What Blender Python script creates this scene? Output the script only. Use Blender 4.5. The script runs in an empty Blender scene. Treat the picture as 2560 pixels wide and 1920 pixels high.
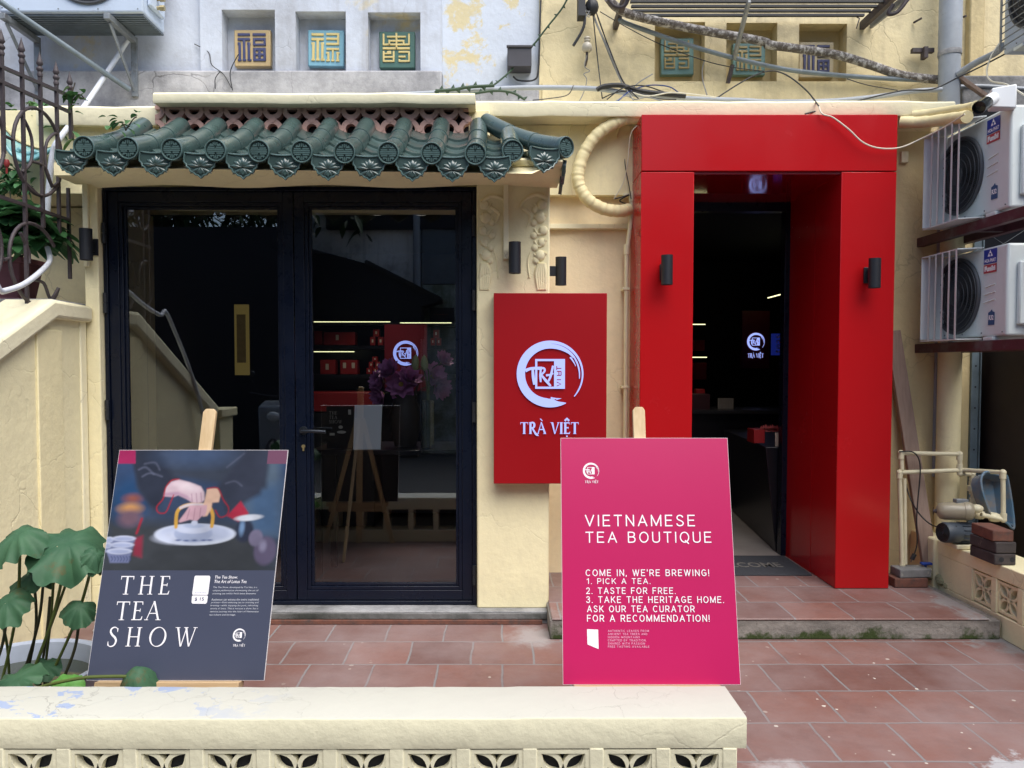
import bpy, bmesh, math, random
import numpy as np
from mathutils import Vector, Matrix
R = math.radians
SC = bpy.context.scene
COL = SC.collection
rnd = random.Random(7)

# ------------------------------------------------------------------ camera, sky, sun, exposure
F_PX, CX, HOR, PITCH, CAM_H = 1945.0, 1248.0, 915.0, R(2.2), 1.41
CY = HOR + F_PX * math.tan(PITCH)
cam_d = bpy.data.cameras.new('camera'); cam = bpy.data.objects.new('camera', cam_d); COL.objects.link(cam)
cam.location = (0, 0, CAM_H); cam.rotation_euler = (R(90) - PITCH, 0, 0)
cam_d.sensor_width = 36; cam_d.lens = F_PX / 2560 * 36
cam_d.shift_x = (1280 - CX) / 2560; cam_d.shift_y = (CY - 960) / 2560
cam_d.clip_start = 0.05; cam_d.clip_end = 500
SC.camera = cam
W = bpy.data.worlds.new('World'); SC.world = W; W.use_nodes = True
wn = W.node_tree.nodes; bg = wn['Background']
sky = wn.new('ShaderNodeTexSky'); sky.sky_type = 'NISHITA'; sky.sun_disc = False
SUN_EL, SUN_AZ = R(58), R(150)          # azimuth clockwise from +Y
sky.sun_elevation = SUN_EL; sky.sun_rotation = SUN_AZ
sky.air_density = 1.0; sky.dust_density = 2.0; sky.ozone_density = 1.0
W.node_tree.links.new(sky.outputs[0], bg.inputs[0]); bg.inputs[1].default_value = 0.11
sd = bpy.data.lights.new('sun', 'SUN'); sun = bpy.data.objects.new('sun', sd); COL.objects.link(sun)
sd.energy = 2.3; sd.angle = R(60); sd.color = (1.0, 0.965, 0.90)
sdir = Vector((math.sin(SUN_AZ) * math.cos(SUN_EL), math.cos(SUN_AZ) * math.cos(SUN_EL), math.sin(SUN_EL)))
sun.rotation_euler = sdir.to_track_quat('Z', 'Y').to_euler()
sun.location = (0, -2, 9)
SC.view_settings.view_transform = 'Standard'; SC.view_settings.look = 'None'
SC.view_settings.exposure = 0.95; SC.view_settings.gamma = 1.0
SC.render.engine = 'CYCLES'
SC.cycles.max_bounces = 8; SC.cycles.transparent_max_bounces = 12

# ------------------------------------------------------------------ photo measurements -> points at real distances
_s, _c = math.sin(PITCH), math.cos(PITCH)
def ray(p):
    a = (p[0] - CX) / F_PX; b = (CY - p[1]) / F_PX
    return Vector((a, _c + b * _s, -_s + b * _c))
O0 = Vector((0, 0, CAM_H))
def pY(p, Y): r = ray(p); return O0 + r * (Y / r.y)
def pX(p, X): r = ray(p); return O0 + r * (X / r.x)
def pZ(p, Z): r = ray(p); return O0 + r * ((Z - CAM_H) / r.z)
K = 2560 / 2212
def d(x, y): return (x * K, y * K)
def q(c, r, x, y): return (640 * c + x * 640 / 2212, 480 * r + y * 640 / 2212)
def on_plane(p, o, n): r = ray(p); return O0 + r * ((o - O0).dot(n) / r.dot(n))

# ------------------------------------------------------------------ object bookkeeping
WLOC = {}
def tag(o, label=None, cat=None, group=None, kind=None):
    if label: o['label'] = label
    if cat: o['category'] = cat
    if group: o['group'] = group
    if kind: o['kind'] = kind
    return o
def thing(name, label, cat, loc=(0, 0, 0), group=None):
    o = bpy.data.objects.new(name, None); COL.objects.link(o)
    o.location = loc; o.empty_display_size = 0.05
    WLOC[o] = Vector(loc)
    return tag(o, label, cat, group)
def link_mesh(name, me, parent=None, origin=None, local=False):
    o = bpy.data.objects.new(name, me); COL.objects.link(o)
    if parent is not None:
        off = WLOC[parent]; o.parent = parent; WLOC[o] = off.copy()
        if off.length > 0 and not local: me.transform(Matrix.Translation(-off))
    else:
        if origin is None:
            co = np.empty(len(me.vertices) * 3); me.vertices.foreach_get('co', co); co = co.reshape(-1, 3)
            mn, mx = co.min(0), co.max(0)
            origin = Vector(((mn[0] + mx[0]) / 2, (mn[1] + mx[1]) / 2, mn[2]))
        origin = Vector(origin); o.location = origin; WLOC[o] = origin
        me.transform(Matrix.Translation(-origin))
    return o
def dup(root, loc=None, rotz=None, label=None):
    r = root.copy(); COL.objects.link(r)
    if loc is not None: r.location = loc
    if rotz is not None: r.rotation_euler = (0, 0, rotz)
    if label: r['label'] = label
    for ch in list(root.children):
        c = ch.copy(); COL.objects.link(c); c.parent = r
        for g in list(ch.children):
            e = g.copy(); COL.objects.link(e); e.parent = c
    return r

def basis(n):
    n = Vector(n).normalized()
    a = Vector((0, 0, 1)) if abs(n.z) < 0.9 else Vector((0, 1, 0))
    u = a.cross(n).normalized(); return u, n.cross(u)

def spline(pts, seg=8):
    pts = [Vector(p) for p in pts]
    if len(pts) < 3: return pts
    out = []
    for i in range(len(pts) - 1):
        p0 = pts[max(i - 1, 0)]; p1 = pts[i]; p2 = pts[i + 1]; p3 = pts[min(i + 2, len(pts) - 1)]
        for k in range(seg):
            t = k / seg
            out.append(0.5 * ((2 * p1) + (p2 - p0) * t + (2 * p0 - 5 * p1 + 4 * p2 - p3) * t * t + (3 * p1 - p0 - 3 * p2 + p3) * t ** 3))
    out.append(pts[-1]); return out

class MB:
    def __init__(s): s.v = []; s.f = []; s.m = []; s.mi = 0
    def add(s, vs, fs):
        o = len(s.v); s.v += [tuple(v) for v in vs]
        s.f += [tuple(i + o for i in f) for f in fs]; s.m += [s.mi] * len(fs); return s
    def quad(s, a, b, c, e): return s.add([a, b, c, e], [(0, 1, 2, 3)])
    def box(s, p0, p1):
        x0, x1 = sorted((p0[0], p1[0])); y0, y1 = sorted((p0[1], p1[1])); z0, z1 = sorted((p0[2], p1[2]))
        return s.hexa([(x0, y0, z0), (x1, y0, z0), (x1, y1, z0), (x0, y1, z0), (x0, y0, z1), (x1, y0, z1), (x1, y1, z1), (x0, y1, z1)])
    def hexa(s, v): return s.add(v, [(0, 3, 2, 1), (4, 5, 6, 7), (0, 1, 5, 4), (1, 2, 6, 5), (2, 3, 7, 6), (3, 0, 4, 7)])
    def bar(s, p, e, w, h, up=(0, 0, 1)):
        p = Vector(p); e = Vector(e); n = (e - p).normalized(); up = Vector(up)
        u = n.cross(up)
        if u.length < 1e-4: u = n.cross(Vector((0, 1, 0)))
        u.normalize(); t = u.cross(n); u = u * (w / 2); t = t * (h / 2)
        return s.hexa([p - u - t, e - u - t, e + u - t, p + u - t, p - u + t, e - u + t, e + u + t, p + u + t])
    def tube(s, pts, r, n=8, closed=False, caps=True):
        pts = [Vector(p) for p in pts]; N = len(pts)
        rs = r if isinstance(r, (list, tuple)) else [r] * N
        vs = []; u = None
        for i, p in enumerate(pts):
            if closed: t = pts[(i + 1) % N] - pts[i - 1]
            else: t = pts[min(i + 1, N - 1)] - pts[max(i - 1, 0)]
            if t.length < 1e-9: t = Vector((0, 0, 1))
            t.normalize()
            if u is None: u, _ = basis(t)
            u = (u - t * u.dot(t))
            if u.length < 1e-6: u, _ = basis(t)
            u.normalize(); w = t.cross(u)
            for k in range(n):
                a = 2 * math.pi * k / n
                vs.append(p + (u * math.cos(a) + w * math.sin(a)) * rs[i])
        fs = []
        for i in range(N if closed else N - 1):
            j = (i + 1) % N
            for k in range(n):
                k2 = (k + 1) % n; fs.append((i * n + k, i * n + k2, j * n + k2, j * n + k))
        if caps and not closed:
            fs.append(tuple(range(n))[::-1]); fs.append(tuple((N - 1) * n + k for k in range(n)))
        return s.add(vs, fs)
    def cyl(s, p, e, r0, r1=None, n=20, caps=True): return s.tube([p, e], [r0, r0 if r1 is None else r1], n, caps=caps)
    def lathe(s, prof, c, axis=(0, 0, 1), n=28, caps=False, ux=None):
        c = Vector(c); ax = Vector(axis).normalized(); u, w = basis(ax); vs = []; fs = []
        for (r, h) in prof:
            for k in range(n):
                a = 2 * math.pi * k / n; vs.append(c + ax * h + (u * math.cos(a) + w * math.sin(a)) * r)
        for i in range(len(prof) - 1):
            for k in range(n):
                k2 = (k + 1) % n; fs.append((i * n + k, i * n + k2, (i + 1) * n + k2, (i + 1) * n + k))
        if caps: fs.append(tuple(range(n))[::-1]); fs.append(tuple((len(prof) - 1) * n + k for k in range(n)))
        return s.add(vs, fs)
    def ball(s, c, r, n=10, sc=(1, 1, 1)):
        c = Vector(c); vs = []; fs = []; m = n // 2 + 1
        for i in range(m + 1):
            th = math.pi * i / m
            for k in range(n):
                a = 2 * math.pi * k / n
                vs.append(c + Vector((r * sc[0] * math.sin(th) * math.cos(a), r * sc[1] * math.sin(th) * math.sin(a), r * sc[2] * math.cos(th))))
        for i in range(m):
            for k in range(n):
                k2 = (k + 1) % n; fs.append((i * n + k, (i + 1) * n + k, (i + 1) * n + k2, i * n + k2))
        return s.add(vs, fs)
    def prism(s, poly, fr, d0, d1, back=True):
        n = len(poly); vs = [fr(a, b, d0) for a, b in poly] + [fr(a, b, d1) for a, b in poly]
        fs = [tuple(range(n, 2 * n))] + ([tuple(range(n))[::-1]] if back else [])
        for i in range(n): j = (i + 1) % n; fs.append((i, j, n + j, n + i))
        return s.add(vs, fs)
    def grid(s, fn, nu, nv):
        vs = [fn(i / nu, j / nv) for j in range(nv + 1) for i in range(nu + 1)]; w = nu + 1
        return s.add(vs, [(j * w + i, j * w + i + 1, (j + 1) * w + i + 1, (j + 1) * w + i) for j in range(nv) for i in range(nu)])
    def mesh(s, name, mats, smooth=None, fix=True):
        me = bpy.data.meshes.new(name); me.from_pydata(s.v, [], s.f)
        mats = mats if isinstance(mats, (list, tuple)) else [mats]
        for m in mats: me.materials.append(m)
        if len(mats) > 1: me.polygons.foreach_set('material_index', s.m)
        if fix:
            bm = bmesh.new(); bm.from_mesh(me); bmesh.ops.recalc_face_normals(bm, faces=bm.faces); bm.to_mesh(me); bm.free()
        if smooth is not None:
            me.shade_smooth(); me.set_sharp_from_angle(angle=R(smooth))
        me.update(); return me
    def build(s, name, mats, parent=None, smooth=None, bev=None, origin=None, fix=True, seg=2, local=False):
        o = link_mesh(name, s.mesh(name, mats, smooth, fix), parent, origin, local)
        if bev:
            b = o.modifiers.new('bevel', 'BEVEL'); b.width = bev; b.segments = seg; b.limit_method = 'ANGLE'; b.angle_limit = R(40)
            if smooth is None:
                o.data.shade_smooth(); o.data.set_sharp_from_angle(angle=R(35))
        return o

def frame(o, u, v, ortho=True):
    o = Vector(o); u = Vector(u).normalized(); v = Vector(v)
    if ortho: v = v - u * v.dot(u)
    v = v.normalized(); n = u.cross(v).normalized(); sk = u.dot(v)
    def fr(a, b, c=0.0): return o + u * a + v * b + n * c
    fr.o, fr.u, fr.v, fr.n = o, u, v, n
    def uv(p):
        w = on_plane(p, o, n) - o; a, c = w.dot(u), w.dot(v); y = (c - a * sk) / (1 - sk * sk); return (a - y * sk, y)
    fr.uv = uv
    return fr
def facing(o): return frame(o, (1, 0, 0), (0, 0, 1))     # plane facing the street (-Y)

# ------------------------------------------------------------------ materials
def nt_new(name):
    m = bpy.data.materials.new(name); m.use_nodes = True; nt = m.node_tree
    b = nt.nodes['Principled BSDF']; return m, nt, b
class NG:
    """small node-graph helper"""
    def __init__(s, nt): s.nt = nt; s.pos = nt.nodes.new('ShaderNodeNewGeometry').outputs['Position']
    def n(s, t, **kw):
        k = s.nt.nodes.new(t)
        for a, b in kw.items(): setattr(k, a, b)
        return k
    def lk(s, a, b): s.nt.links.new(a, b)
    def scaled(s, sc):
        if isinstance(sc, (int, float)): return s.pos, float(sc)
        m = s.n('ShaderNodeMapping'); s.lk(s.pos, m.inputs[0]); m.inputs['Scale'].default_value = sc; return m.outputs[0], 1.0
    def noise(s, sc=5, det=4, rough=0.6, off=0.0, dist=0.0):
        v, k = s.scaled(sc); t = s.n('ShaderNodeTexNoise', noise_dimensions='4D'); s.lk(v, t.inputs['Vector'])
        t.inputs['W'].default_value = off; t.inputs['Scale'].default_value = k; t.inputs['Detail'].default_value = det
        t.inputs['Roughness'].default_value = rough; t.inputs['Distortion'].default_value = dist; return t.outputs['Fac']
    def ramp(s, x, a, b, lo=0.0, hi=1.0):
        t = s.n('ShaderNodeMapRange'); s.lk(x, t.inputs[0]); t.inputs[1].default_value = a; t.inputs[2].default_value = b
        t.inputs[3].default_value = lo; t.inputs[4].default_value = hi; return t.outputs[0]
    def mix(s, fac, a, b, mode='MIX'):
        t = s.n('ShaderNodeMix', data_type='RGBA', blend_type=mode)
        for i, x in ((0, fac), (6, a), (7, b)):
            if hasattr(x, 'is_linked'): s.lk(x, t.inputs[i])
            elif i == 0: t.inputs[0].default_value = x
            else: t.inputs[i].default_value = (*x, 1)
        return t.outputs[2]
    def math(s, op, a, b=0.0):
        t = s.n('ShaderNodeMath', operation=op)
        for i, x in ((0, a), (1, b)):
            if hasattr(x, 'is_linked'): s.lk(x, t.inputs[i])
            else: t.inputs[i].default_value = x
        return t.outputs[0]
    def sep(s):
        t = s.n('ShaderNodeSeparateXYZ'); s.lk(s.pos, t.inputs[0]); return t.outputs
    def bump(s, h, strength, dist, prev=None):
        t = s.n('ShaderNodeBump'); s.lk(h, t.inputs['Height']); t.inputs['Strength'].default_value = strength
        t.inputs['Distance'].default_value = dist
        if prev is not None: s.lk(prev, t.inputs['Normal'])
        return t.outputs[0]
    def cracks(s, sc, width, off=0.0, amt=0.35):
        """thin wandering crack lines, 1 on the crack"""
        nz = s.n('ShaderNodeTexNoise', noise_dimensions='4D'); s.lk(s.pos, nz.inputs['Vector']); nz.inputs['W'].default_value = off
        nz.inputs['Scale'].default_value = sc * 1.3; nz.inputs['Detail'].default_value = 5
        mx = s.n('ShaderNodeVectorMath', operation='SCALE'); s.lk(nz.outputs['Color'], mx.inputs[0]); mx.inputs['Scale'].default_value = amt
        ad = s.n('ShaderNodeVectorMath', operation='ADD'); s.lk(s.pos, ad.inputs[0]); s.lk(mx.outputs[0], ad.inputs[1])
        vo = s.n('ShaderNodeTexVoronoi', feature='DISTANCE_TO_EDGE'); s.lk(ad.outputs[0], vo.inputs['Vector']); vo.inputs['Scale'].default_value = sc
        return s.ramp(vo.outputs['Distance'], 0.0, width, 1.0, 0.0)

def simple(name, col, rough=0.5, metal=0.0, spec=0.5, var=0.0, vsc=8, coat=0.0, bump=0.0, bsc=60, emit=None, es=1.0, rvar=0.0, dirt=None, dsc=6, dth=(0.55, 0.7)):
    m, nt, b = nt_new(name); g = NG(nt)
    c = None
    if var > 0:
        f = g.noise(vsc, 5, 0.65, off=len(name)); f = g.ramp(f, 0.25, 0.75)
        lo = tuple(max(0, x * (1 - var)) for x in col); hi = tuple(min(1, x * (1 + var * 0.7)) for x in col)
        c = g.mix(f, lo, hi)
    if dirt is not None:
        f = g.ramp(g.noise(dsc, 7, 0.7, off=3.3 + len(name)), *dth); c = g.mix(f, c if c is not None else col, dirt)
    if c is not None: g.lk(c, b.inputs['Base Color'])
    else: b.inputs['Base Color'].default_value = (*col, 1)
    b.inputs['Roughness'].default_value = rough; b.inputs['Metallic'].default_value = metal
    b.inputs['Specular IOR Level'].default_value = spec; b.inputs['Coat Weight'].default_value = coat; b.inputs['Coat Roughness'].default_value = 0.08
    if rvar > 0: g.lk(g.ramp(g.noise(vsc * 2, 5, 0.7, off=9.1), 0.3, 0.7, max(0.03, rough - rvar), rough + rvar), b.inputs['Roughness'])
    if bump > 0: g.lk(g.bump(g.noise(bsc, 4, 0.6), bump, 0.004), b.inputs['Normal'])
    if emit:
        b.inputs['Emission Color'].default_value = (*emit, 1); b.inputs['Emission Strength'].default_value = es
    return m

def plaster(name, col, off=0.0, stain=(0.30, 0.26, 0.2), st_amt=0.5, st_th=(0.56, 0.78), crack=0.0, peel=None, peel_th=(0.62, 0.64), peel_sc=2.2,
            bump=0.35, streak=0.4, var=0.1, rough=0.85, csc=2.4, patch=None, patch_th=(0.55, 0.7), peel_x=None):
    m, nt, b = nt_new(name); g = NG(nt)
    f = g.ramp(g.noise(1.3, 6, 0.6, off=off), 0.3, 0.7)
    c = g.mix(f, tuple(x * (1 - var) for x in col), tuple(min(1, x * (1 + var * 0.5)) for x in col))
    f2 = g.ramp(g.noise(14, 5, 0.7, off=off + 1), 0.35, 0.8, 0, 0.16); c = g.mix(f2, c, stain)
    if patch is not None:                 # broad discoloured areas of old paint
        c = g.mix(g.ramp(g.noise(0.9, 7, 0.62, off=off + 7, dist=0.6), *patch_th), c, patch)
    if peel is not None:
        pf = g.ramp(g.noise(peel_sc, 9, 0.68, off=off + 2, dist=0.4), *peel_th)
        if peel_x: pf = g.math('MULTIPLY', pf, g.ramp(g.math('ADD', g.sep()[0], g.ramp(g.noise(2.5, 4, 0.6, off=off + 9), 0.3, 0.7, -0.35, 0.35)), *peel_x))
        c = g.mix(pf, c, peel)
    if streak > 0:                        # rain streaks run down the wall
        s1 = g.ramp(g.noise((9, 9, 0.55), 6, 0.6, off=off + 3), *st_th, 0, streak)
        s2 = g.ramp(g.noise(0.8, 3, 0.5, off=off + 4), 0.4, 0.65); c = g.mix(g.math('MULTIPLY', s1, s2), c, stain)
    st = g.ramp(g.noise(2.6, 8, 0.72, off=off + 5), st_th[0], st_th[1], 0, st_amt); c = g.mix(st, c, stain)
    h = g.noise(26, 6, 0.62, off=off); nrm = g.bump(h, bump, 0.012)
    nrm = g.bump(g.noise(4.5, 4, 0.55, off=off + 6), bump * 0.7, 0.03, nrm)
    if crack > 0:
        k = g.cracks(csc, 0.011, off); mk = g.ramp(g.noise(1.1, 3, 0.5, off=off + 8), 0.45, 0.6)
        k = g.math('MULTIPLY', k, mk); c = g.mix(g.math('MULTIPLY', k, crack), c, tuple(x * 0.35 for x in stain))
        nrm = g.bump(g.math('SUBTRACT', 1.0, k), 0.4, 0.006, nrm)
    g.lk(c, b.inputs['Base Color']); g.lk(nrm, b.inputs['Normal']); b.inputs['Roughness'].default_value = rough
    b.inputs['Specular IOR Level'].default_value = 0.25
    return m

M = {}
CREAM = (0.86, 0.77, 0.48)
M['cream'] = plaster('cream_plaster', CREAM, 0.0, crack=0.2, st_amt=0.25, streak=0.25)
M['cream_bay'] = plaster('cream_plaster_bay', (0.87, 0.79, 0.51), 2.0, crack=0.12, st_amt=0.2, streak=0.15, bump=0.3)
M['peach'] = plaster('peach_plaster', (0.86, 0.72, 0.48), 4.0, crack=0.3, st_amt=0.25, streak=0.2, bump=0.3)
M['ochre'] = plaster('ochre_plaster', (0.70, 0.58, 0.33), 6.0, crack=0.4, st_amt=0.5, streak=0.5, bump=0.45)
M['trim'] = plaster('pale_cream_trim', (0.86, 0.80, 0.57), 8.0, crack=0.3, st_amt=0.35, st_th=(0.62, 0.8), streak=0.2, bump=0.25, csc=3.5)
M['white_wall'] = plaster('white_limewash', (0.55, 0.595, 0.68), 10.0, stain=(0.26, 0.25, 0.25), st_amt=0.6, st_th=(0.47, 0.74), peel=(0.60, 0.53, 0.36), peel_th=(0.58, 0.64), peel_sc=1.6, streak=0.8, crack=0.4, bump=0.3, var=0.12)
M['white_panel'] = plaster('flaking_white_limewash', (0.58, 0.63, 0.71), 12.0, stain=(0.33, 0.32, 0.32), st_amt=0.5, peel=(0.62, 0.54, 0.34), peel_th=(0.55, 0.58), peel_sc=2.4, streak=0.5, bump=0.3)
M['grey_band'] = plaster('grey_sooty_plaster', (0.44, 0.44, 0.46), 14.0, stain=(0.09, 0.09, 0.10), st_amt=0.8, st_th=(0.44, 0.70), streak=0.7, crack=0.6, patch=(0.58, 0.57, 0.58), bump=0.4)
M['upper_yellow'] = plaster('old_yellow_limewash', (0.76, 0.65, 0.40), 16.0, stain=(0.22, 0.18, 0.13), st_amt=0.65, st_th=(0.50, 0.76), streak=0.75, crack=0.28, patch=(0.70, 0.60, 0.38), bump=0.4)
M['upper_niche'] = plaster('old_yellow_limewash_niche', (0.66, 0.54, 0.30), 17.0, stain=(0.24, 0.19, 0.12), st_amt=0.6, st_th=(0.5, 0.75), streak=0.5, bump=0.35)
M['fascia'] = plaster('beige_parapet_plaster', (0.70, 0.665, 0.49), 18.0, crack=0.2, st_amt=0.3, streak=0.2, bump=0.35)
M['cap'] = plaster('pale_cracked_capping', (0.52, 0.515, 0.45), 20.0, stain=(0.45, 0.42, 0.38), st_amt=0.2, streak=0.0, crack=0.42, csc=5.0, bump=0.18, var=0.06, peel=(0.32, 0.38, 0.52), peel_th=(0.545, 0.555), peel_sc=4.2, peel_x=(-0.75, -1.25))
M['terracotta'] = simple('terracotta_block', (0.50, 0.31, 0.26), 0.85, var=0.25, vsc=12, bump=0.3, dirt=(0.62, 0.55, 0.5), dsc=9, dth=(0.6, 0.75))
M['glaze'] = simple('green_glaze', (0.050, 0.088, 0.082), 0.32, spec=0.6, var=0.4, vsc=5, coat=0.5, bump=0.12, bsc=25, rvar=0.14, dirt=(0.10, 0.13, 0.12), dsc=7, dth=(0.8, 1.0))
M['glaze_paler'] = simple('worn_green_glaze', (0.085, 0.145, 0.14), 0.3, spec=0.7, var=0.3, vsc=9, coat=0.4)  # paler glaze tone for the raised bars and rims
M['red_panel'] = simple('red_composite_panel', (0.42, 0.007, 0.010), 0.22, spec=0.28, var=0.05, vsc=1.2, rvar=0.07)
M['red_side'] = M['red_panel']
M['black_alu'] = simple('black_aluminium', (0.004, 0.007, 0.018), 0.30, spec=0.3, var=0.2, vsc=4, rvar=0.08)
M['black_lamp'] = simple('black_powder_coat', (0.016, 0.018, 0.024), 0.45, spec=0.45, var=0.15, vsc=30)
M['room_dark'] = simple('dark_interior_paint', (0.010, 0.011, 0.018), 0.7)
M['room_black'] = simple('black_lacquer', (0.006, 0.006, 0.010), 0.35)
M['wood_floor'] = simple('grey_wood_floor', (0.30, 0.27, 0.25), 0.5, var=0.25, vsc=3)
M['pine'] = None
M['led_warm'] = simple('led_strip', (0.9, 0.9, 0.7), 0.5, emit=(1.0, 0.96, 0.50), es=1.1)
M['led_blue'] = simple('lit_white_acrylic', (0.10, 0.11, 0.13), 0.4, spec=0.2, emit=(0.36, 0.44, 1.0), es=0.62)
M['white_print'] = simple('white_print', (0.86, 0.86, 0.88), 0.5)
M['steel'] = simple('dark_brown_iron', (0.055, 0.042, 0.046), 0.6, var=0.35, vsc=25, bump=0.3, bsc=90)
M['galv'] = simple('galvanised_grey', (0.23, 0.25, 0.27), 0.5, metal=0.3, var=0.3, vsc=20, bump=0.15, dirt=(0.10, 0.08, 0.07), dsc=12, dth=(0.58, 0.75))
M['dark_pipe'] = simple('weathered_iron_pipe', (0.115, 0.10, 0.09), 0.85, var=0.45, vsc=30, bump=0.5, bsc=70, dirt=(0.46, 0.45, 0.44), dsc=30, dth=(0.48, 0.60))
M['pvc_grey'] = simple('grey_pvc', (0.33, 0.36, 0.40), 0.5, var=0.18, vsc=8, dirt=(0.25, 0.22, 0.19), dsc=9, dth=(0.6, 0.78))
M['pvc_blue'] = simple('blue_grey_conduit', (0.16, 0.20, 0.23), 0.55, var=0.3, vsc=12, dirt=(0.40, 0.40, 0.38), dsc=14, dth=(0.6, 0.75))
M['pvc_white'] = simple('white_pvc_hose', (0.62, 0.65, 0.72), 0.45, var=0.15, vsc=10)
M['pvc_cream'] = simple('cream_painted_pvc', (0.72, 0.66, 0.46), 0.5, var=0.12, vsc=14, dirt=(0.30, 0.26, 0.18), dsc=22, dth=(0.66, 0.74))
M['tape'] = simple('cream_wrapped_tape', (0.74, 0.64, 0.36), 0.6, var=0.14, vsc=16, bump=0.5, bsc=35, dirt=(0.36, 0.28, 0.15), dsc=11, dth=(0.62, 0.8))
M['vine_dark'] = simple('dark_vine_green', (0.030, 0.062, 0.032), 0.6, var=0.3, vsc=20)
M['cable_black'] = simple('black_cable', (0.014, 0.015, 0.018), 0.55)
M['cable_grey'] = simple('grey_cable', (0.25, 0.25, 0.24), 0.6)
M['cable_white'] = simple('off_white_cable', (0.66, 0.62, 0.5), 0.6)
M['cable_blue'] = simple('blue_cable', (0.03, 0.06, 0.20), 0.55)
M['ac_white'] = simple('ac_white_enamel', (0.66, 0.71, 0.71), 0.4, var=0.06, vsc=4, dirt=(0.42, 0.42, 0.41), dsc=5, dth=(0.6, 0.85))
M['ac_blue'] = simple('ac_grey_blue_enamel', (0.50, 0.58, 0.70), 0.4, var=0.08, vsc=4, dirt=(0.30, 0.30, 0.32), dsc=5, dth=(0.6, 0.85))
M['ac_under'] = simple('ac_underside_steel', (0.13, 0.16, 0.19), 0.6, var=0.35, vsc=9)
M['ac_dark'] = simple('ac_fan_dark', (0.010, 0.011, 0.013), 0.5)
M['ac_grille'] = simple('ac_grille_grey', (0.07, 0.075, 0.085), 0.5)
M['maroon'] = simple('maroon_steel', (0.075, 0.018, 0.028), 0.55, var=0.4, vsc=12, dirt=(0.11, 0.10, 0.10), dsc=6, dth=(0.55, 0.72))
M['label_blue'] = simple('label_blue', (0.012, 0.035, 0.30), 0.4)
M['label_red'] = simple('label_red', (0.42, 0.03, 0.05), 0.4)
M['label_teal'] = simple('label_teal_blue', (0.015, 0.075, 0.20), 0.4)
M['brick_red'] = simple('old_red_brick', (0.16, 0.065, 0.045), 0.85, var=0.4, vsc=14, bump=0.5, bsc=50, dirt=(0.055, 0.05, 0.05), dsc=10, dth=(0.48, 0.66))
M['brick_dark'] = simple('sooty_brick', (0.055, 0.045, 0.045), 0.85, var=0.4, vsc=14, bump=0.5, bsc=50, dirt=(0.28, 0.25, 0.2), dsc=16, dth=(0.62, 0.72))
M['concrete_lump'] = simple('grey_concrete_brick', (0.20, 0.20, 0.20), 0.9, var=0.35, vsc=14, bump=0.5, bsc=40, dirt=(0.60, 0.56, 0.42), dsc=12, dth=(0.58, 0.68))
M['moss_mortar'] = simple('mossy_mortar', (0.36, 0.34, 0.20), 0.95, var=0.5, vsc=16, bump=1.0, bsc=30, dirt=(0.045, 0.08, 0.02), dsc=9, dth=(0.54, 0.7))
M['plastic_blue'] = simple('light_blue_plastic', (0.13, 0.23, 0.33), 0.45, var=0.2, vsc=8, dirt=(0.27, 0.25, 0.23), dsc=7, dth=(0.46, 0.62))
M['pump_tan'] = simple('tan_pump_enamel', (0.32, 0.28, 0.20), 0.35, var=0.15, vsc=9, coat=0.2, dirt=(0.55, 0.55, 0.52), dsc=13, dth=(0.68, 0.72))
M['pump_grey'] = simple('slate_grey_pump', (0.055, 0.07, 0.09), 0.5, var=0.3, vsc=12, dirt=(0.50, 0.46, 0.34), dsc=6, dth=(0.66, 0.68))
M['valve_blue'] = simple('blue_valve_handle', (0.01, 0.06, 0.35), 0.4)
M['leaf_lotus'] = None
M['planter'] = simple('dusty_pink_planter', (0.20, 0.070, 0.085), 0.6, var=0.2, vsc=10)
M['soil'] = simple('dark_soil', (0.03, 0.024, 0.02), 0.95, bump=0.6, bsc=40)
M['tub'] = simple('grey_blue_plastic_tub', (0.40, 0.45, 0.55), 0.4, var=0.12, vsc=9, dirt=(0.22, 0.22, 0.2), dsc=9, dth=(0.6, 0.8))
M['turquoise'] = simple('turquoise_glaze', (0.16, 0.36, 0.38), 0.3, var=0.25, vsc=10, coat=0.3, dirt=(0.35, 0.27, 0.12), dsc=14, dth=(0.6, 0.75))
M['mat_grey'] = simple('dark_grey_doormat', (0.040, 0.045, 0.055), 0.95, var=0.25, vsc=60, bump=0.8, bsc=300)
M['sooty'] = plaster('sooty_plinth_edge', (0.20, 0.20, 0.20), 26.0, stain=(0.03, 0.035, 0.03), st_amt=0.9, st_th=(0.40, 0.62), streak=0.5, bump=0.6, patch=(0.34, 0.35, 0.36))
M['concrete'] = plaster('sooty_concrete', (0.36, 0.36, 0.37), 24.0, stain=(0.06, 0.062, 0.062), st_amt=0.85, st_th=(0.45, 0.68), streak=0.5, bump=0.5, patch=(0.55, 0.55, 0.57))
M['porcelain'] = simple('dirty_porcelain', (0.50, 0.46, 0.38), 0.35, var=0.3, vsc=20)
M['green_glass'] = simple('murky_water', (0.045, 0.055, 0.035), 0.06, spec=0.6)
M['asphalt'] = simple('street_asphalt', (0.052, 0.054, 0.058), 0.9, var=0.3, vsc=18, bump=0.5, bsc=140)
M['board_edge'] = simple('white_foam_edge', (0.80, 0.78, 0.80), 0.6)
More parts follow.
